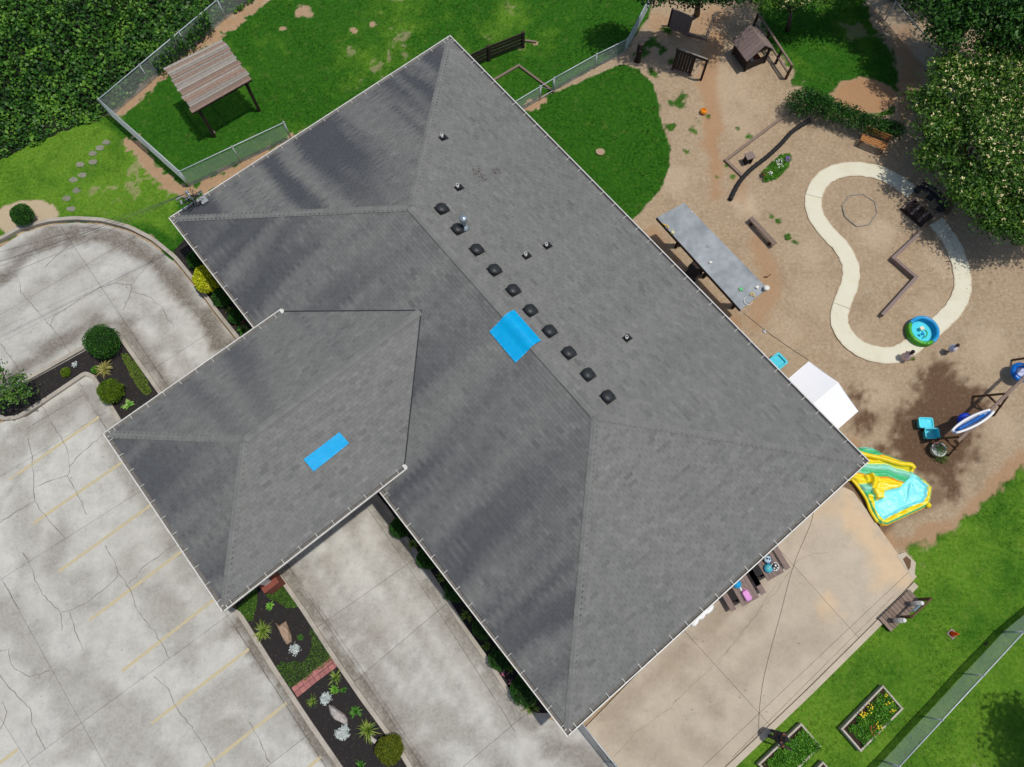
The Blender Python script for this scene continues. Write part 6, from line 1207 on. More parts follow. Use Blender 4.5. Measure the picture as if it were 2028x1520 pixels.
# ---- bank of vines, upper left
def vines():
    poly = P2([(-160, 375), (0, 320), (70, 287), (150, 252), (212, 230), (243, 205), (300, 150), (350, 112), (400, 72), (440, 42), (500, 2), (560, -60), (560, -140), (-160, -140)])
    xs = [p[0] for p in poly]; ys = [p[1] for p in poly]; n = 52000; X = RNG.uniform(min(xs), max(xs), n); Y = RNG.uniform(min(ys), max(ys), n); s = sdf_poly(X, Y, poly) + (fbm(X * 1.6, Y * 1.6, 3) - .5) * .7; k = s < 0; X, Y, s = X[k], Y[k], -s[k]
    h = lambda X, Y, s: (.12 + .75 * sstep(0, 1.2, s) + .9 * sstep(1.0, 5.0, s)) * (.35 + 1.1 * fbm(X * .8 + 5, Y * .8, 3))
    z = h(X, Y, s); e = .15; gxn = (h(X + e, Y, s) - z) / e; gyn = (h(X, Y + e, s) - z) / e; N = np.stack([-gxn, -gyn, np.ones(len(X))], -1); N /= np.linalg.norm(N, axis=1)[:, None]
    dp = RNG.random(len(X)); C = np.stack([X, Y, z - .28 * dp ** 2 * z + RNG.normal(0, .03, len(X))], -1); L = RNG.uniform(.10, .21, len(X)); cl = fbm(X * 2.2, Y * 2.2, 3)
    o = quads(leaf_quads(C, L, L * .8, .55, nrm=N), 'vine_bank', M_VINE, None, (.02 + (cl - .5) * 2.4 + RNG.normal(0, .35, len(X)) + .3 * (RNG.random(len(X)) < .12)).clip(-1, 1), 'stuff'); tag(o, 'dense dark green vines covering the bank beyond the fence', 'vines')
    A_, B_ = G(292, 112, 1.25), G(405, 20, 1.25); n = 2600; u = RNG.random(n); C = np.array(A_)[None] * (1 - u[:, None]) + np.array(B_)[None] * u[:, None]; side = np.array([(B_ - A_).y, -(B_ - A_).x, 0]) / (B_ - A_).length; C = C + side[None] * RNG.normal(-.15, .28, n)[:, None]; C[:, 2] = RNG.uniform(.2, 1.4, n) * (.6 + .6 * fbm(u * 9, u * 0, 2)); L = RNG.uniform(.08, .17, n)
    o = quads(leaf_quads(C, L, L * .8, .5), 'fence_vines', M_VINE, None, RNG.normal(-.1, .45, n).clip(-1, 1), 'stuff'); tag(o, 'vines climbing over the chain-link fence behind the pavilion', 'vines')
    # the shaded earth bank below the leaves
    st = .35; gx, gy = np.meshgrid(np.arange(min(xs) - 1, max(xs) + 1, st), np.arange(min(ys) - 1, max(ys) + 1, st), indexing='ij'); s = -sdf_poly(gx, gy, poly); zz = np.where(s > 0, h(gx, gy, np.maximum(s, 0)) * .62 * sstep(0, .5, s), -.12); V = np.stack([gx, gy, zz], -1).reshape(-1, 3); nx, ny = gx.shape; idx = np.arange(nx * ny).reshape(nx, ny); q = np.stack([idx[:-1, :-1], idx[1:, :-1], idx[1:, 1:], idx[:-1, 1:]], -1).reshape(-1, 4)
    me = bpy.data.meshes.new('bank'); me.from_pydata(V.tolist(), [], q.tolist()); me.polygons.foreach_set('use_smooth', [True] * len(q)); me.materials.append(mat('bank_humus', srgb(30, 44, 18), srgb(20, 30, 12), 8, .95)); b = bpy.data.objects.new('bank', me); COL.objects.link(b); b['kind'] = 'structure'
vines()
# ---- trees
def tree(label, base, crown, lobes, m, n, leaf, group=None, name='tree', flowers=0, trunk_r=.14, tone0=0.0, droop=.15, cat='tree', aspect=.45, clump=45):
    """base on the ground; crown centre; lobes [(dx,dy,dz,rx,ry,rz)] around the crown centre"""
    t = thing(name, label, cat, base, 0, group); cw = Vector(crown); mb = MB()
    mid = base.lerp(cw, .45); mid.z = cw.z * .45; mb.tube([base, base.lerp(mid, .6), mid], [trunk_r, trunk_r * .8, trunk_r * .62], 8)
    for l in lobes:
        e = cw + Vector(l[:3]); q = mid.lerp(e, .5) + Vector((random.gauss(0, .15), random.gauss(0, .15), .1)); mb.tube([mid, q, e], [trunk_r * .5, trunk_r * .3, .02], 6)
        for _ in range(4): f = e + Vector((random.gauss(0, .45) * l[3], random.gauss(0, .45) * l[4], random.gauss(0.1, .3) * l[5])); mb.tube([q.lerp(e, .6), f], [trunk_r * .16, .008], 4)
    mb.build('trunk', bark, t)
    vol = np.array([l[3] * l[4] for l in lobes]); cnt = (vol / vol.sum() * n).astype(int); Cs = []; Ns = []; Ts = []
    for l, c in zip(lobes, cnt):
        nc = max(6, c // clump); d = RNG.normal(size=(nc, 3)); d /= np.linalg.norm(d, axis=1)[:, None]; d[:, 2] = np.where(d[:, 2] < -.35, -d[:, 2], d[:, 2]); rr = RNG.uniform(.45, 1.05, nc) ** .6; cc = d * rr[:, None] * np.array(l[3:6]) + np.array(cw) + np.array(l[:3])
        cs = RNG.uniform(.16, .38, nc) * (.6 + .5 * min(l[3], 1.5)); k = RNG.integers(0, nc, c); off = RNG.normal(size=(c, 3)).clip(-1.35, 1.35) * cs[k][:, None] * [1, 1, .4]; Cs.append(cc[k] + off); Ns.append(d[k] * .6 + np.array([0, 0, .8])); ct = RNG.normal(0, .4, nc); Ts.append(ct[k] + .5 * (rr[k] - .75) + .32 * off[:, 2] / (cs[k] * .45 + .02) + RNG.normal(0, .22, c))  # shading put into leaf tone: clump tops and outer leaves lighter, undersides darker
    C = np.concatenate(Cs); N = np.concatenate(Ns); N /= np.linalg.norm(N, axis=1)[:, None]; T = np.concatenate(Ts); L = RNG.uniform(leaf * .7, leaf * 1.4, len(C))
    quads(leaf_quads(C, L, L * aspect, .5, nrm=N), 'crown', m, t, (T + tone0).clip(-1, 1))
    if flowers:
        top = C[np.argsort(-(C[:, 2] + RNG.normal(0, .35, len(C)) + .4 * T))[:int(len(C) * .45)]]; f = top[RNG.integers(0, len(top), flowers)] + [0, 0, .10]; P = []
        for _ in range(5): P.append(leaf_quads(f + RNG.normal(0, .035, f.shape), RNG.uniform(.06, .10, len(f)), RNG.uniform(.03, .06, len(f)), .6))
        o = quads(np.concatenate(P), 'flower_clusters', M_CREAM, t, RNG.normal(0, .12, flowers * 5), 'stuff')
    return t
M_CREAM = mat('cream_flower', srgb(240, 228, 172), srgb(220, 204, 140), 30, .7)
def lobes_px(c, spec):
    """lobes given by photo point and height, radius"""
    return [(*(G(px, py, z) - Vector(c)), r, r * ry, rz_) for px, py, z, r, ry, rz_ in spec]
c = G(1975, 300, 2.5); sp = [(1895, 165, 2.60, 1.25, 1.0, .5), (1985, 120, 2.85, 1.3, 1.0, .55), (1870, 250, 2.36, 1.1, 1.0, .45), (1960, 240, 2.85, 1.5, 1.0, .6), (1860, 320, 1.98, .9, .8, .4), (1930, 370, 2.42, 1.15, 1.0, .45), (2005, 330, 2.79, 1.4, 1, .5), (2010, 430, 2.36, 1.05, 1, .45), (2050, 210, 2.98, 1.6, 1.1, .6), (2070, 400, 2.60, 1.5, 1, .5), (1835, 200, 2.11, .7, .8, .35), (1965, 445, 1.98, .7, .6, .35)]
tree('large flowering mimosa tree covered in cream blossoms at the right edge', G(1870, 420), c, lobes_px(c, sp), M_MIM, 52000, .16, 'flowering mimosa trees', 'mimosa_tree', 700, .2, -.32, aspect=.42)
c = G(1575, -25, 2.7); sp = [(1520, -8, 2.52, .8, .7, .35), (1580, -12, 2.80, .95, .7, .4), (1632, -15, 2.66, .8, .7, .35), (1560, -60, 3.01, 1.2, 1, .5), (1490, -30, 2.52, .7, .7, .35), (1640, -60, 2.94, 1.1, 1, .45)]
tree('small flowering mimosa tree at the top edge above the playhouse', G(1560, 60), c, lobes_px(c, sp), M_MIM, 15000, .12, 'flowering mimosa trees', 'mimosa_tree', 240, .13, -.2, aspect=.42)
c = G(1960, 0, 4.8); sp = [(1880, 20, 3.75, 1.15, .9, .6), (1868, 70, 3.30, .75, .7, .5), (1955, -10, 4.35, 1.5, 1, .7), (2030, 10, 4.35, 1.5, 1, .7), (1830, -25, 3.45, 1.0, .9, .5), (1990, 55, 3.60, 1.1, .8, .5), (2080, 40, 4.05, 1.3, 1, .6)]
tree('broad dark green leafy tree in the upper right corner', G(1900, 70), c, lobes_px(c, sp), M_DTREE, 30000, .17, 'trees beyond the play area', 'leafy_tree', 0, .2, .12, aspect=.5)
c = G(1390, -60, 4.5); sp = [(1330, -30, 4.0, 1.1, .8, .5), (1420, -40, 4.5, 1.3, .8, .55), (1480, -30, 4.0, .9, .7, .45), (1270, -40, 3.8, 1.0, .8, .5), (1380, -5, 3.2, .6, .5, .3), (1290, -5, 2.6, .45, .4, .3)]
tree('dark leafy tree leaning in over the top edge behind the climbing panel', G(1380, 30), c, lobes_px(c, sp), M_DTREE, 15000, .16, 'trees beyond the play area', 'leafy_tree', 0, .16, -.2, aspect=.5)
c = G(1740, -70, 3.2); sp = [(1700, -45, 2.94, 1.1, .8, .5), (1770, -40, 3.22, 1.2, .9, .5), (1800, -80, 3.50, 1.3, 1, .6)]
tree('dark leafy tree above the top edge shading the far fence', G(1770, 0), c, lobes_px(c, sp), M_DTREE, 9000, .17, 'trees beyond the play area', 'leafy_tree', 0, .16, -.2, aspect=.5)
c = G(2100, -285, 7); tree('tall dark tree far above the top right corner shading the fence', G(1880, 40), c, [(0, 0, 0, 2.1, 2.1, 1.1), (-1.6, -.8, -.4, 1.3, 1.3, .8), (1.5, -1.2, -.3, 1.5, 1.4, .8), (-.6, 1.6, -.2, 1.4, 1.4, .8), (-2.6, .8, -.6, 1.1, 1.1, .7)], M_DTREE, 14000, .2, 'trees beyond the play area', 'leafy_tree', 0, .22, -.1)
c = G(2390, 1590, 5); tree('leafy tree off the lower right edge whose shade falls on the corner', G(2290, 1580), c, [(0, 0, 0, 2.0, 2.0, 1.2), (-1.2, -1.0, -.6, 1.2, 1.2, .7), (-.9, 1.3, -.6, 1.2, 1.2, .7)], M_TREE, 9000, .2, 'trees beyond the play area', 'leafy_tree', 0, .2, 0)
c = G(10, 768, 1.35); tree('young leafy tree at the tip of the parking island', G(42, 806), c, [(*(G(5, 735, 1.9) - c), .42, .4, .45), (*(G(28, 768, 1.4) - c), .5, .4, .35), (*(G(-20, 770, 1.7) - c), .6, .55, .45), (*(G(52, 776, 1.1) - c), .22, .2, .2), (*(G(2, 790, 1.2) - c), .35, .3, .3)], leaf_mat('young_leaf', (40, 84, 24), (76, 122, 40), (136, 172, 78)), 1700, .115, None, 'young_tree', 0, .05, 0, aspect=.55)
def undergrowth(label, pts, n, m, h, tone0):
    pb = P2(pts); X = RNG.uniform(min(p[0] for p in pb), max(p[0] for p in pb), n * 2); Y = RNG.uniform(min(p[1] for p in pb), max(p[1] for p in pb), n * 2); s_ = sdf_poly(X, Y, pb) + (fbm(X * 1.5, Y * 1.5, 3) - .5) * .9 < 0; X, Y = X[s_][:n], Y[s_][:n]; C = np.stack([X, Y, .02 + h * RNG.random(len(X)) * fbm(X, Y, 2) * 1.6], -1); L = RNG.uniform(.08, .16, len(X)); o = quads(leaf_quads(C, L, L * .75, .6), 'undergrowth', m, None, (tone0 + RNG.normal(0, .4, len(X))).clip(-1, 1), 'stuff'); tag(o, label, 'undergrowth')
undergrowth('dark leafy undergrowth beyond the upper right fence', [(1700, -90), (1745, -10), (1790, 40), (1835, 95), (1880, 160), (1960, 200), (2200, 200), (2200, -140), (1700, -140)], 9000, M_DTREE, .5, -.5)  # deep shade of this ground is put into the dark leaf tone
undergrowth('dark leafy undergrowth along the top edge behind the climbing panel', [(1260, -60), (1320, -2), (1420, 8), (1500, 2), (1500, -90), (1260, -90)], 2600, M_DTREE, .4, -.5)
# ---- clipped bushes
def bush(label, px, py, r, m, sz=.85, n=3600, leaf=.05, group='clipped round bushes', h0=.05, up=.35, name='round_bush', tone0=0):
    """px,py: middle of the crown in the photo"""
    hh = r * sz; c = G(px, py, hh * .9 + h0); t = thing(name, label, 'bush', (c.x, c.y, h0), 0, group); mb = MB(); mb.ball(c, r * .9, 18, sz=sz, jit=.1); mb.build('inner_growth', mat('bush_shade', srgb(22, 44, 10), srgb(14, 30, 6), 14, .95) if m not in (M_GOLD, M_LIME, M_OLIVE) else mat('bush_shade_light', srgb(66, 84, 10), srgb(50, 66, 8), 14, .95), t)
    d = RNG.normal(size=(n, 3)); d /= np.linalg.norm(d, axis=1)[:, None]; d[:, 2] = np.where(d[:, 2] < -.3, -d[:, 2], d[:, 2]); lump = 1 + .16 * (fbm(d[:, 0] * 2.5 + px, d[:, 1] * 2.5 + d[:, 2] + py, 3) - .5) * 2; C = np.array(c) + d * (RNG.uniform(.86, 1.02, n) * lump)[:, None] * np.array([r, r, hh])
    L = RNG.uniform(.6, 1.4, n) * leaf; T = RNG.normal(0, .3, n) + (fbm(d[:, 0] * 4 + px, d[:, 1] * 4 + d[:, 2] * 3, 2) - .5) * 1.2 + tone0; quads(leaf_quads(C, L, L * .55, up, nrm=d), 'foliage', m, t, T.clip(-1, 1)); return t
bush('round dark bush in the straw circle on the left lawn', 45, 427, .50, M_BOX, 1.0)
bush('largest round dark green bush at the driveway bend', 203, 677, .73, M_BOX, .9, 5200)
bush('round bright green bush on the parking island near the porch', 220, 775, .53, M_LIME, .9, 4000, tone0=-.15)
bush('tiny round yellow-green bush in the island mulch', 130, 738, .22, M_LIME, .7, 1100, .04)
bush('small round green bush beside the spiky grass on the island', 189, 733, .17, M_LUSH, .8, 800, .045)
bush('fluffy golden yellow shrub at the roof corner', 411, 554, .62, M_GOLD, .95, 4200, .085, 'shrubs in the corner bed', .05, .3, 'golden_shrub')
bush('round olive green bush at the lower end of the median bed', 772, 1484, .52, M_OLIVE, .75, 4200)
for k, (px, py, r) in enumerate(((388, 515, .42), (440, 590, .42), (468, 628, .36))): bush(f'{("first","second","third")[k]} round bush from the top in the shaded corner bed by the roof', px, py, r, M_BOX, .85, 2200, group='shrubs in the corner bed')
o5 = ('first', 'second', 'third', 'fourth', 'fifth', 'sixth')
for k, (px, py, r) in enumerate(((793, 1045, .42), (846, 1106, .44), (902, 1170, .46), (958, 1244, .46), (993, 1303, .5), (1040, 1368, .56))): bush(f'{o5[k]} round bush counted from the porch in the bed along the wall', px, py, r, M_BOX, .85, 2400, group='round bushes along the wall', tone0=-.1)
# ---- spiky lilies and grasses
def spiky(label, px, py, r, m, n=70, group='spiky lily clumps', name='lily_clump', h0=.085, w=.018, hgt=.8, bend=.55, tone0=0):
    c = G(px, py, h0 + r * .25); c.z = h0; t = thing(name, label, 'plant', c, 0, group); P = []; T = []
    for i in range(n):
        a = random.uniform(0, 6.283); L = 1.2 * r * random.uniform(.65, 1.15); e = random.uniform(.15, 1.0); pts = []
        for k in range(4):
            u = k / 3; rad = L * (u * (.25 + .75 * e)); z = L * hgt * (1.6 * u - (1.0 + bend * e) * u * u * .8) ; pts.append(np.array([c.x + math.cos(a) * rad, c.y + math.sin(a) * rad, h0 + max(z, .01) + .02 * (1 - u)]))
        s = np.array([-math.sin(a), math.cos(a), 0]); ws = (w * .8, w, w * .75, w * .12); tn = random.gauss(tone0, .45)
        for k in range(3): P.append([pts[k] - s * ws[k], pts[k] + s * ws[k], pts[k + 1] + s * ws[k + 1], pts[k + 1] - s * ws[k + 1]]); T.append(tn + .25 * k - .2)
    quads(np.array(P), 'leaves', m, t, np.clip(T, -1, 1)); return t
spiky('golden spiky grass clump on the parking island', 208, 732, .40, leaf_mat('tan_green_leaf', (110, 112, 50), (160, 158, 84), (204, 190, 120)), 80, 'spiky lily clumps')
spiky('spiky lily clump at the left edge of the upper median bed', 521, 1249, .40, M_LILY, 90)
spiky('largest spiky lily clump in the lower median bed', 729, 1446, .42, M_LILY, 110)
spiky('spiky lily clump just below the brick strip', 665, 1342, .30, M_LILY, 60, tone0=-.2)
spiky('small spiky plant below the brick strip lily', 663, 1365, .22, M_LUSH, 40)
spiky('small olive lily clump at the left kerb below the brick strip', 619, 1389, .26, M_LILY, 50, tone0=-.3)
spiky('dark green plant beside the grey boulder', 704, 1409, .24, M_BOX, 60, w=.03, tone0=.3)
spiky('small leafy green plant at the top of the upper median bed', 534, 1200, .18, M_LUSH, 50, w=.03, hgt=.5)
spiky('faint grey-green plant beside the tan boulder', 595, 1263, .16, M_BOX, 40, w=.012, tone0=.2)
spiky('faint grey-green mound below the brick strip', 681, 1367, .17, M_BOX, 40, w=.012, tone0=.2)
spiky('blue-green agave-like plant at the bottom edge of the median bed', 715, 1518, .30, M_BOX, 22, w=.03, tone0=.3)
for k, (px, py, r) in enumerate(((817, 1078, .30), (876, 1142, .30), (925, 1220, .30), (965, 1280, .24), (1053, 1402, .36), (455, 615, .24), (1010, 1320, .36))):
    spiky(('yellowish lily clump between the first wall bushes', 'lily clump between the second and third wall bushes', 'thin lily clump between the third and fourth wall bushes', 'golden lily clump between the fourth and fifth wall bushes', 'bright lily clump at the very end of the wall bed', 'pale flowered plant in the shaded corner bed', 'dark strappy plant with pink blooms in the wall bed')[k], px, py, r, M_LILY, 44, 'lilies along the wall', tone0=-.1)
spiky('broad-leaved hosta with pale leaf edges on the parking island', 254, 802, .26, leaf_mat('hosta_leaf', (70, 122, 36), (110, 164, 60), (186, 206, 130)), 22, 'spiky lily clumps', 'hosta', w=.075, hgt=.6)
def flowers(label, px, py, n, m, r=.1, z=.4, name='bloom_cluster', leaf=.05):
    c = G(px, py, z); P = leaf_quads(np.array(c) + RNG.normal(0, 1, (n, 3)) * [r, r, r * .6], leaf, leaf * .8, .7); o = quads(P, name, m, None, RNG.normal(0, .15, n), None, np.array((c.x, c.y, z))); o['kind'] = 'stuff'; tag(o, label, 'flowers'); return o
m_pkf = mat('pink_petal', srgb(222, 150, 164), srgb(196, 110, 130), 20, .6); m_wtf = mat('white_petal', srgb(236, 234, 226), srgb(214, 212, 204), 20, .6)
flowers('pink flower head among the strappy leaves in the wall bed', 997, 1333, 26, m_pkf, .07, .35); flowers('pale pink drooping flower spike in the wall bed', 1012, 1350, 16, m_pkf, .06, .3); flowers('small white flowers in the wall bed beside the second bush', 826, 1106, 14, m_wtf, .06, .2)
t = spiky('rose bush with dark leaves at the porch end of the corner bed', 484, 655, .34, M_BOX, 90, 'shrubs in the corner bed', 'rose_bush', w=.03, tone0=.2); flowers('pink roses on the bush at the porch end of the corner bed', 484, 648, 18, mat('salmon_petal', srgb(206, 130, 118), srgb(180, 100, 92), 20, .6), .16, .55)
# silver dusty miller plants
def silver(label, px, py, r, n):
    c = G(px, py, .25); t = thing('dusty_miller', label, 'plant', (c.x, c.y, .085), 0, 'silver plants in the median bed'); k = max(6, n // 22); cc = RNG.normal(0, 1, (k, 2)); cc /= np.maximum(1, np.linalg.norm(cc, axis=1))[:, None]; j = RNG.integers(0, k, n); C = np.stack([c.x + cc[j, 0] * r * .75 + RNG.normal(0, .05, n), c.y + cc[j, 1] * r * .75 + RNG.normal(0, .05, n), .2 + RNG.uniform(0, .1, n)], -1); quads(leaf_quads(C, RNG.uniform(.05, .10, n), RNG.uniform(.03, .05, n), .55), 'leaves', M_SILVER, t, RNG.normal(.2, .4, n).clip(-1, 1))
silver('silvery white plant below the tan boulder', 584, 1286, .15, 260); silver('silvery plant just above the grey boulder', 645, 1384, .17, 380); silver('largest blue-grey silvery plant below the grey boulder', 679, 1452, .24, 620); silver('silvery sprig on the parking island mulch', 148, 723, .09, 90)
# boulders
def boulder(label, pts, h, m):
    P = P2(pts); n = len(P); cx, cy = sum(p[0] for p in P) / n, sum(p[1] for p in P) / n; mb = MB(); vs = []
    for f, z in ((1.03, .06), (1.0, h * .6), (.72, h * .95), (.3, h)):
        for p in P: vs.append((cx + (p[0] - cx) * f + random.gauss(0, .012), cy + (p[1] - cy) * f + random.gauss(0, .012), z + random.gauss(0, .015)))
    fs = [(i * n + j, i * n + (j + 1) % n, (i + 1) * n + (j + 1) % n, (i + 1) * n + j) for i in range(3) for j in range(n)] + [tuple(range(3 * n, 4 * n))]
    ar = sum(P[i][0] * P[(i + 1) % n][1] - P[(i + 1) % n][0] * P[i][1] for i in range(n))
    if ar < 0: fs = [tuple(reversed(f)) for f in fs]
    mb.add(vs, fs); tag(mb.build('boulder', m), label, 'boulder', 'boulders in the median bed')
m_tanr = mat('tan_rock', srgb(186, 158, 134), srgb(146, 124, 104), 7, .9, bump=.03, bscale=14, c3=srgb(120, 104, 88)); m_gryr = mat('grey_rock', srgb(196, 190, 184), srgb(158, 150, 144), 7, .9, bump=.03, bscale=14)
boulder('jagged tan boulder in the upper median bed', [(547, 1234), (556, 1238), (568, 1232), (574, 1246), (578, 1258), (580, 1270), (571, 1277), (564, 1268), (556, 1250)], .32, m_tanr)
boulder('pointed pale grey boulder in the lower median bed', [(653, 1396), (662, 1398), (672, 1405), (683, 1415), (689, 1424), (689, 1436), (680, 1433), (665, 1424), (656, 1414)], .34, m_gryr)
q = G(739, 1464); mb = MB(); mb.box((q.x, q.y, .12), (.30, .14, .09), rz(-.6)); tag(mb.build('paving_stone', m_gryr), 'small pale paving stone under the largest lily clump', 'stone')
# grass strips inside the beds
for k, (b, lab) in enumerate((([(243, 703), (256, 705), (282, 735), (303, 778), (290, 785), (265, 750)], 'yellowish grass strip along the island kerb'), ([(470, 1212), (505, 1168), (512, 1180), (500, 1230)], 'grass triangle at the roof corner end of the median bed'), ([(518, 1160), (545, 1135), (592, 1200), (570, 1205), (530, 1180)], 'grass patch by the porch column in the median bed'), ([(618, 1245), (628, 1255), (662, 1303), (590, 1355), (575, 1362), (548, 1318), (560, 1310), (600, 1315), (618, 1290)], 'grass band above the brick strip'))):
    pb = P2(b); mb = MB(); mb.prism(pb, .05, .094); X = RNG.uniform(min(p[0] for p in pb), max(p[0] for p in pb), 9000); Y = RNG.uniform(min(p[1] for p in pb), max(p[1] for p in pb), 9000); s = sdf_poly(X, Y, pb) + (fbm(X * 4, Y * 4, 2) - .5) * .2 < .03; X, Y = X[s], Y[s]; C = np.stack([X, Y, .11 + RNG.random(len(X)) * .04], -1)
    o = quads(leaf_quads(C, RNG.uniform(.05, .1, len(C)), .02, .45), 'bed_grass', M_LILY if k == 0 else M_TREE, None, RNG.normal(.25 if k else .0, .5, len(C)).clip(-1, 1), 'stuff'); tag(o, lab, 'grass')
# hedge of vines on a fence, flower patch, small weeds
P = GL([(1572, 212), (1600, 205), (1640, 222), (1690, 240), (1740, 256), (1775, 262)], .55); t = thing('hedge', 'low dark hedge behind the wooden bench', 'hedge', (P[2].x, P[2].y, 0)); n = 12000; k = RNG.integers(0, len(P) - 1, n); u = RNG.random(n); A = np.array([list(p) for p in P]); B = A[k] * (1 - u[:, None]) + A[k + 1] * u[:, None]; w = np.array([.66, .68, .60, .50, .42, .36])[k]; d = RNG.normal(size=(n, 3)); d /= np.linalg.norm(d, axis=1)[:, None]; d[:, 2] = np.abs(d[:, 2]); C = B + d * (RNG.uniform(.5, 1.05, n) * (.75 + .5 * fbm(B[:, 0] * 3, B[:, 1] * 3 + d[:, 0], 2)))[:, None] * w[:, None] * [1, 1, 1.1]; L = RNG.uniform(.06, .12, n)
quads(leaf_quads(C, L, L * .6, .4, nrm=d), 'foliage', M_HED, t, (RNG.normal(-.1, .4, n) + (fbm(C[:, 0] * 4, C[:, 1] * 4, 2) - .5) * 1.6).clip(-1, 1)); mb = MB()
for p in P[:-1]: mb.tube([(p.x, p.y, 0), (p.x + .05, p.y, .6)], .03, 5)
mb.build('stems', bark, t)
def patch(label, pts, n, m, h, flowers_=None, name='flower_patch', fn=30, leaf=.08):
    pb = P2(pts); c = Vector((sum(p[0] for p in pb) / len(pb), sum(p[1] for p in pb) / len(pb), 0)); t = thing(name, label, 'plants', c); X = RNG.uniform(min(p[0] for p in pb), max(p[0] for p in pb), n * 3); Y = RNG.uniform(min(p[1] for p in pb), max(p[1] for p in pb), n * 3); s = sdf_poly(X, Y, pb) + (fbm(X * 5, Y * 5, 2) - .5) * .25 < 0; X, Y = X[s][:n], Y[s][:n]; hh = h[0] + (h[1] - h[0]) * fbm(X * 3, Y * 3, 2); C = np.stack([X, Y, hh * RNG.uniform(.55, 1, len(X))], -1); L = RNG.uniform(.6, 1.4, len(X)) * leaf; quads(leaf_quads(C, L, L * .4, .4), 'foliage', m, t, (RNG.normal(0, .45, len(X)) + (fbm(X * 4, Y * 4, 2) - .5)).clip(-1, 1))
    for mf, px, py, k, sp in (flowers_ or []):
        f = G(px, py, h[1]); quads(leaf_quads(np.array(f) + RNG.normal(0, 1, (k, 3)) * [sp, sp, .04], .06, .05, .7), 'blossom', mf, t)
    return t
m_yf = mat('yellow_petal', srgb(240, 214, 40), srgb(226, 190, 20), 20, .6); m_pu = mat('purple_petal', srgb(150, 110, 180), srgb(120, 84, 156), 20, .6); m_or = mat('rust_petal', srgb(180, 90, 50), srgb(150, 66, 40), 20, .6)
patch('small kidney-shaped flower patch beside the black pipe', [(1506, 350), (1520, 330), (1540, 312), (1560, 306), (1567, 318), (1560, 335), (1545, 348), (1525, 362), (1510, 362)], 4200, M_LUSH, (.08, .3), [(m_pu, 1560, 314, 40, .07), (m_wtf, 1543, 322, 30, .12), (m_wtf, 1527, 342, 14, .06), (mat('maroon_petal', srgb(96, 30, 36), srgb(70, 22, 28), 20, .6), 1514, 346, 24, .06)])
patch('small green weed on the soil near the balance beam', [(1553, 470), (1560, 464), (1569, 467), (1568, 475), (1558, 477)], 160, M_LUSH, (.05, .16), None, 'weed')
patch('tiny weed tuft at the path edge by the squatting child', [(1801, 712), (1808, 708), (1811, 714), (1804, 717)], 70, M_LILY, (.03, .08), None, 'weed', leaf=.06)
# raised garden beds
w_bed = wood('bleached_board', srgb(196, 190, 176), srgb(160, 150, 136))
def raised(label, pts, m, fl, hgt=(.15, .45), n=3000):
    z = .3; P = GL(pts, z); c = sum(P, Vector()) / 4; t = thing('raised_bed', label, 'raised bed', (c.x, c.y, 0), 0, 'raised garden beds')
    for a, b in zip(P, P[1:] + P[:1]): d = (b - a).normalized() * .04; mb = MB(); mb.beam(a - d - Vector((0, 0, .14)), b - d - Vector((0, 0, .14)), .065, .30, tone=random.uniform(-.1, .1)); mb.build('board', w_bed, t)
    mb = MB(); mb.prism([(p.x, p.y) for p in P], .0, .22); mb.build('soil', mat('garden_soil', srgb(62, 48, 36), srgb(46, 36, 28), 20, .95), t); pp = patch(label.replace('raised bed', 'plants filling the raised bed'), [(q[0] + (sum(p[0] for p in pts) / 4 - q[0]) * .09, q[1] + (sum(p[1] for p in pts) / 4 - q[1]) * .09) for q in pts], n, m, (hgt[0] + .15, hgt[1] + .15), fl, 'garden_plants'); return t
raised('pale wooden raised bed with yellow flowers on the right lawn', [(1749, 1360), (1787, 1404), (1705, 1487), (1668, 1444)], M_LUSH, [(m_yf, 1711, 1416, 16, .07), (m_yf, 1724, 1402, 12, .08), (m_yf, 1768, 1408, 9, .05), (m_yf, 1742, 1440, 10, .07), (m_or, 1732, 1446, 14, .08), (m_yf, 1760, 1385, 10, .14)], (.08, .35), 5200)
raised('pale wooden raised bed full of green plants beside the person', [(1587, 1435), (1624, 1479), (1545, 1556), (1504, 1514)], M_LUSH, None, (.12, .3), 7000)
raised('third raised bed cut by the bottom edge of the picture', [(1630, 1511), (1672, 1556), (1600, 1625), (1560, 1582)], M_LUSH, None, (.05, .3), 1500)
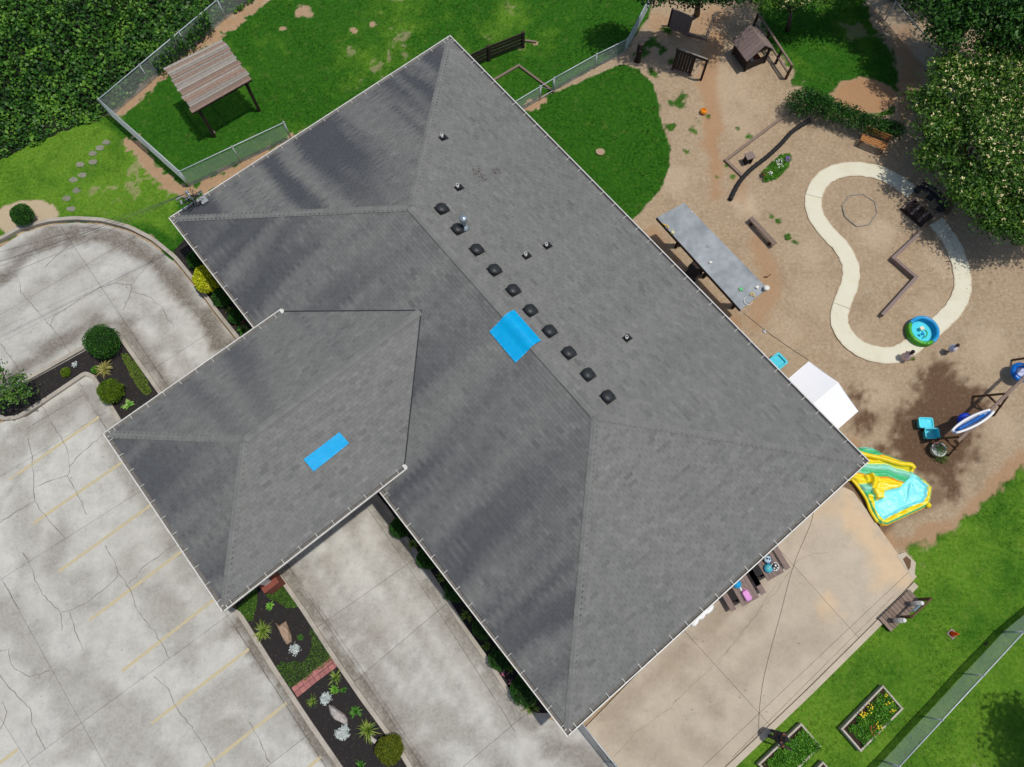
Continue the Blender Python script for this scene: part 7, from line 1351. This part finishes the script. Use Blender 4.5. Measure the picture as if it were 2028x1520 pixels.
# ================================================================ PEOPLE
def person(label, base, height, face, arms, shirt, legs, skin, hair, hair_len=.0, shoes=None, lean=0.0, squat=0.0, garment=None, gname='dress'):
    """one skinned body mesh; arms: two (dx,dy,dz) hand targets in body space, heights in fractions"""
    t = thing('person', label, 'person', base, face); H = height; child = H < 1.2; hd = H / (5.2 if child else 7.4); sh = H * (.78 if child else .815); hip = H * (.47 if child else .51) * (1 - squat); kn = H * .27 * (1 - squat * .2); sw = H * (.125 if child else .118); hw = H * .055
    dz = (1 - squat) if squat else 1; sh -= H * .47 * squat; off = lean * H * .12
    J = []; E_ = []; Rr = []
    def j(p, r): J.append(Vector(p)); Rr.append(r); return len(J) - 1
    pel = j((0, 0, hip), H * .070); ch = j((off * .6, 0, (hip + sh) / 2), H * .068); up = j((off, 0, sh - H * .03), H * .062); nk = j((off * 1.2, 0, sh + H * .035), H * .030); h1 = j((off * 1.4 + hd * .05, 0, sh + H * .03 + hd * .45), hd * .36); h2 = j((off * 1.5 + hd * .03, 0, sh + H * .03 + hd * .82), hd * .34); E_ += [(pel, ch), (ch, up), (up, nk), (nk, h1), (h1, h2)]
    for sg, arm in zip((-1, 1), arms):
        s = j((off, sg * sw, sh - H * .02), H * .034); hand = Vector((arm[0] * H, arm[1] * H, arm[2] * H)); a = J[s]; mid = (a + hand) / 2 + Vector((-.05 * H, sg * .03 * H, -.03 * H)); el = j(mid, H * .026); wr = j(hand, H * .017); pm = j(hand + (hand - mid).normalized() * H * .035, H * .017); E_ += [(up, s), (s, el), (el, wr), (wr, pm)]
        p = j((0, sg * hw, hip - H * .02), H * .055); k = j((H * .02 + squat * H * .2, sg * hw * 1.15, kn), H * .040); an = j((-.01 * H, sg * hw * 1.2, H * .045), H * .027); toe = j((H * .075, sg * hw * 1.35, H * .018), H * .021); E_ += [(pel, p), (p, k), (k, an), (an, toe)]
    me = bpy.data.meshes.new('body'); me.from_pydata([tuple(v) for v in J], E_, []); o = bpy.data.objects.new('body_tmp', me); COL.objects.link(o); o.modifiers.new('s', 'SKIN'); sv = me.skin_vertices[0].data
    for i, r in enumerate(Rr):
        g_ = (1.45 if child else 1.22) if i in (pel, ch, up) else 1.15
        sv[i].radius = (r * g_, r * g_)
    sv[0].use_root = True; ss = o.modifiers.new('u', 'SUBSURF'); ss.levels = ss.render_levels = 2
    dg = bpy.context.evaluated_depsgraph_get(); em = bpy.data.meshes.new_from_object(o.evaluated_get(dg)); bpy.data.objects.remove(o); em.name = 'body'
    # fingers, nose and ears joined into the body mesh
    mb = MB(); mb.v = [tuple(v.co) for v in em.vertices]; mb.f = [tuple(p.vertices) for p in em.polygons]; mb.t = [0.0] * len(mb.f); mb.m = [0] * len(mb.f); mb.sm = [True] * len(mb.f)
    for arm in (0, 1):
        ip = [e for e in E_][0]; b0 = 6 + arm * 8; wrist, palm = J[b0 + 2], J[b0 + 3]; d = (palm - wrist).normalized(); s = d.cross(Vector((0, 0, 1))).normalized(); u = s.cross(d)
        for q, ln in ((-1.5, .030), (-.5, .038), (.5, .036), (1.5, .028)): r0 = palm + s * q * H * .009; mb.tube([r0, r0 + d * H * ln * .55, r0 + d * H * ln - u * H * .008], [H * .006, H * .0055, H * .004], 5, m=0)
        r0 = wrist + d * H * .012 + s * H * .016; mb.tube([r0, r0 + (d * .7 + s * .7) * H * .022, r0 + (d * .95 + s * .4) * H * .036], [H * .007, H * .006, H * .004], 5)
    hc = (J[h1] + J[h2]) / 2; mb.tube([hc + Vector((hd * .36, 0, .02 * hd)), hc + Vector((hd * .45, 0, -.1 * hd))], [hd * .04, hd * .06], 6)
    for sg in (-1, 1): mb.ball(hc + Vector((0, sg * hd * .36, -.05 * hd)), hd * .09, 8); mb.ball(hc + Vector((hd * .34, sg * hd * .14, .05 * hd)), hd * .035, 6, m=4)
    mb.box(hc + Vector((hd * .36, 0, -.2 * hd)), (.02 * hd, hd * .2, .03 * hd), m=4)
    wristz = [J[6 + 8 * a_ + 2] for a_ in (0, 1)]; elb = [J[6 + 8 * a_ + 1] for a_ in (0, 1)]
    for fi, f in enumerate(mb.f):
        if mb.m[fi] == 4: continue
        c = sum((Vector(mb.v[i]) for i in f), Vector()) / len(f); mi = 0
        near_arm = min(min((c - w).length for w in wristz), min((c - e).length for e in elb)) < H * .055 and abs(c.y) > sw * .95
        if c.z > sh + H * .012 and abs(c.y) < sw * .9: mi = 0
        elif near_arm: mi = 0
        elif c.z > hip - H * .02: mi = 1
        elif c.z > H * .05: mi = 2
        else: mi = 3
        mb.m[fi] = mi
    mb.build('body', [skin, shirt, legs, shoes or legs, mat('dark_eye', (.02, .015, .012), (.03, .02, .02), 9, .4)], t, world=False)
    mb = MB(); k = hd * .44; mb.ball(hc + Vector((-hd * .05, 0, hd * .10)), k, 16, sz=1.02, jit=.06)
    if hair_len: mb.tube([hc + Vector((-hd * .25, 0, 0)), hc + Vector((-hd * .36, 0, -hd * .5)), hc + Vector((-hd * .34, 0, -hd * .5 - hair_len * H))], [k * .8, k * .62, k * .3], 10)
    mb.v = [v if Vector(v).x - hc.x < hd * .30 or v[2] > hc.z + hd * .22 else tuple(Vector((hc.x + hd * .28, v[1] * .9, v[2]))) for v in mb.v]; mb.build('hair', hair, t, world=False)
    if garment:
        mb = MB(); mb.lathe((off, 0, 0), [(H * r, H * z) for r, z in garment], 14, sy=1.15, sx=.95); mb.build(gname, shirt, t, world=False)
    return t
sk_l = mat('light_skin', srgb(214, 172, 148), srgb(198, 152, 128), 12, .55); sk_b = mat('brown_skin', srgb(132, 84, 62), srgb(112, 70, 52), 12, .5); hr_b = mat('black_hair', (.012, .011, .011), (.02, .018, .016), 40, .5); hr_br = mat('brown_hair', srgb(70, 46, 34), srgb(50, 32, 24), 40, .55)
person('dark-haired child in a pale pink dress standing on the path by the pool', G(1787, 712), .98, R(55), ((.16, -.10, .52), (.12, .14, .55)), mat('pale_pink_cloth', srgb(224, 200, 198), srgb(206, 180, 180), 14, .8), mat('pale_pink_skirt', srgb(206, 180, 178), srgb(176, 150, 152), 14, .8), sk_l, hr_b, .14, garment=((.19, .28), (.16, .42), (.125, .56), (.125, .70), (.06, .785)))
person('child in a white and blue shirt standing on the soil right of the pool', G(1874, 699), .95, R(150), ((.14, -.12, .45), (.10, .15, .5)), mat('white_blue_cloth', srgb(226, 228, 238), srgb(176, 188, 220), 26, .8), mat('grey_shorts', srgb(150, 146, 142), srgb(120, 116, 112), 14, .8), sk_l, hr_br, 0, garment=((.145, .42), (.135, .55), (.135, .70), (.06, .785)), gname='shirt')
person('adult in black clothes watering the raised bed with a hose', G(1524, 1452), 1.66, R(-32), ((.30, -.10, .62), (.22, .05, .60)), mat('black_top', (.022, .02, .026), (.035, .03, .035), 14, .8), mat('black_trousers', (.03, .03, .036), (.045, .045, .05), 14, .8), sk_b, hr_b, .05, mat('grey_shoes', srgb(170, 168, 170), srgb(120, 118, 122), 14, .6), .25, garment=((.105, .47), (.10, .6), (.105, .76), (.04, .825)), gname='shirt')
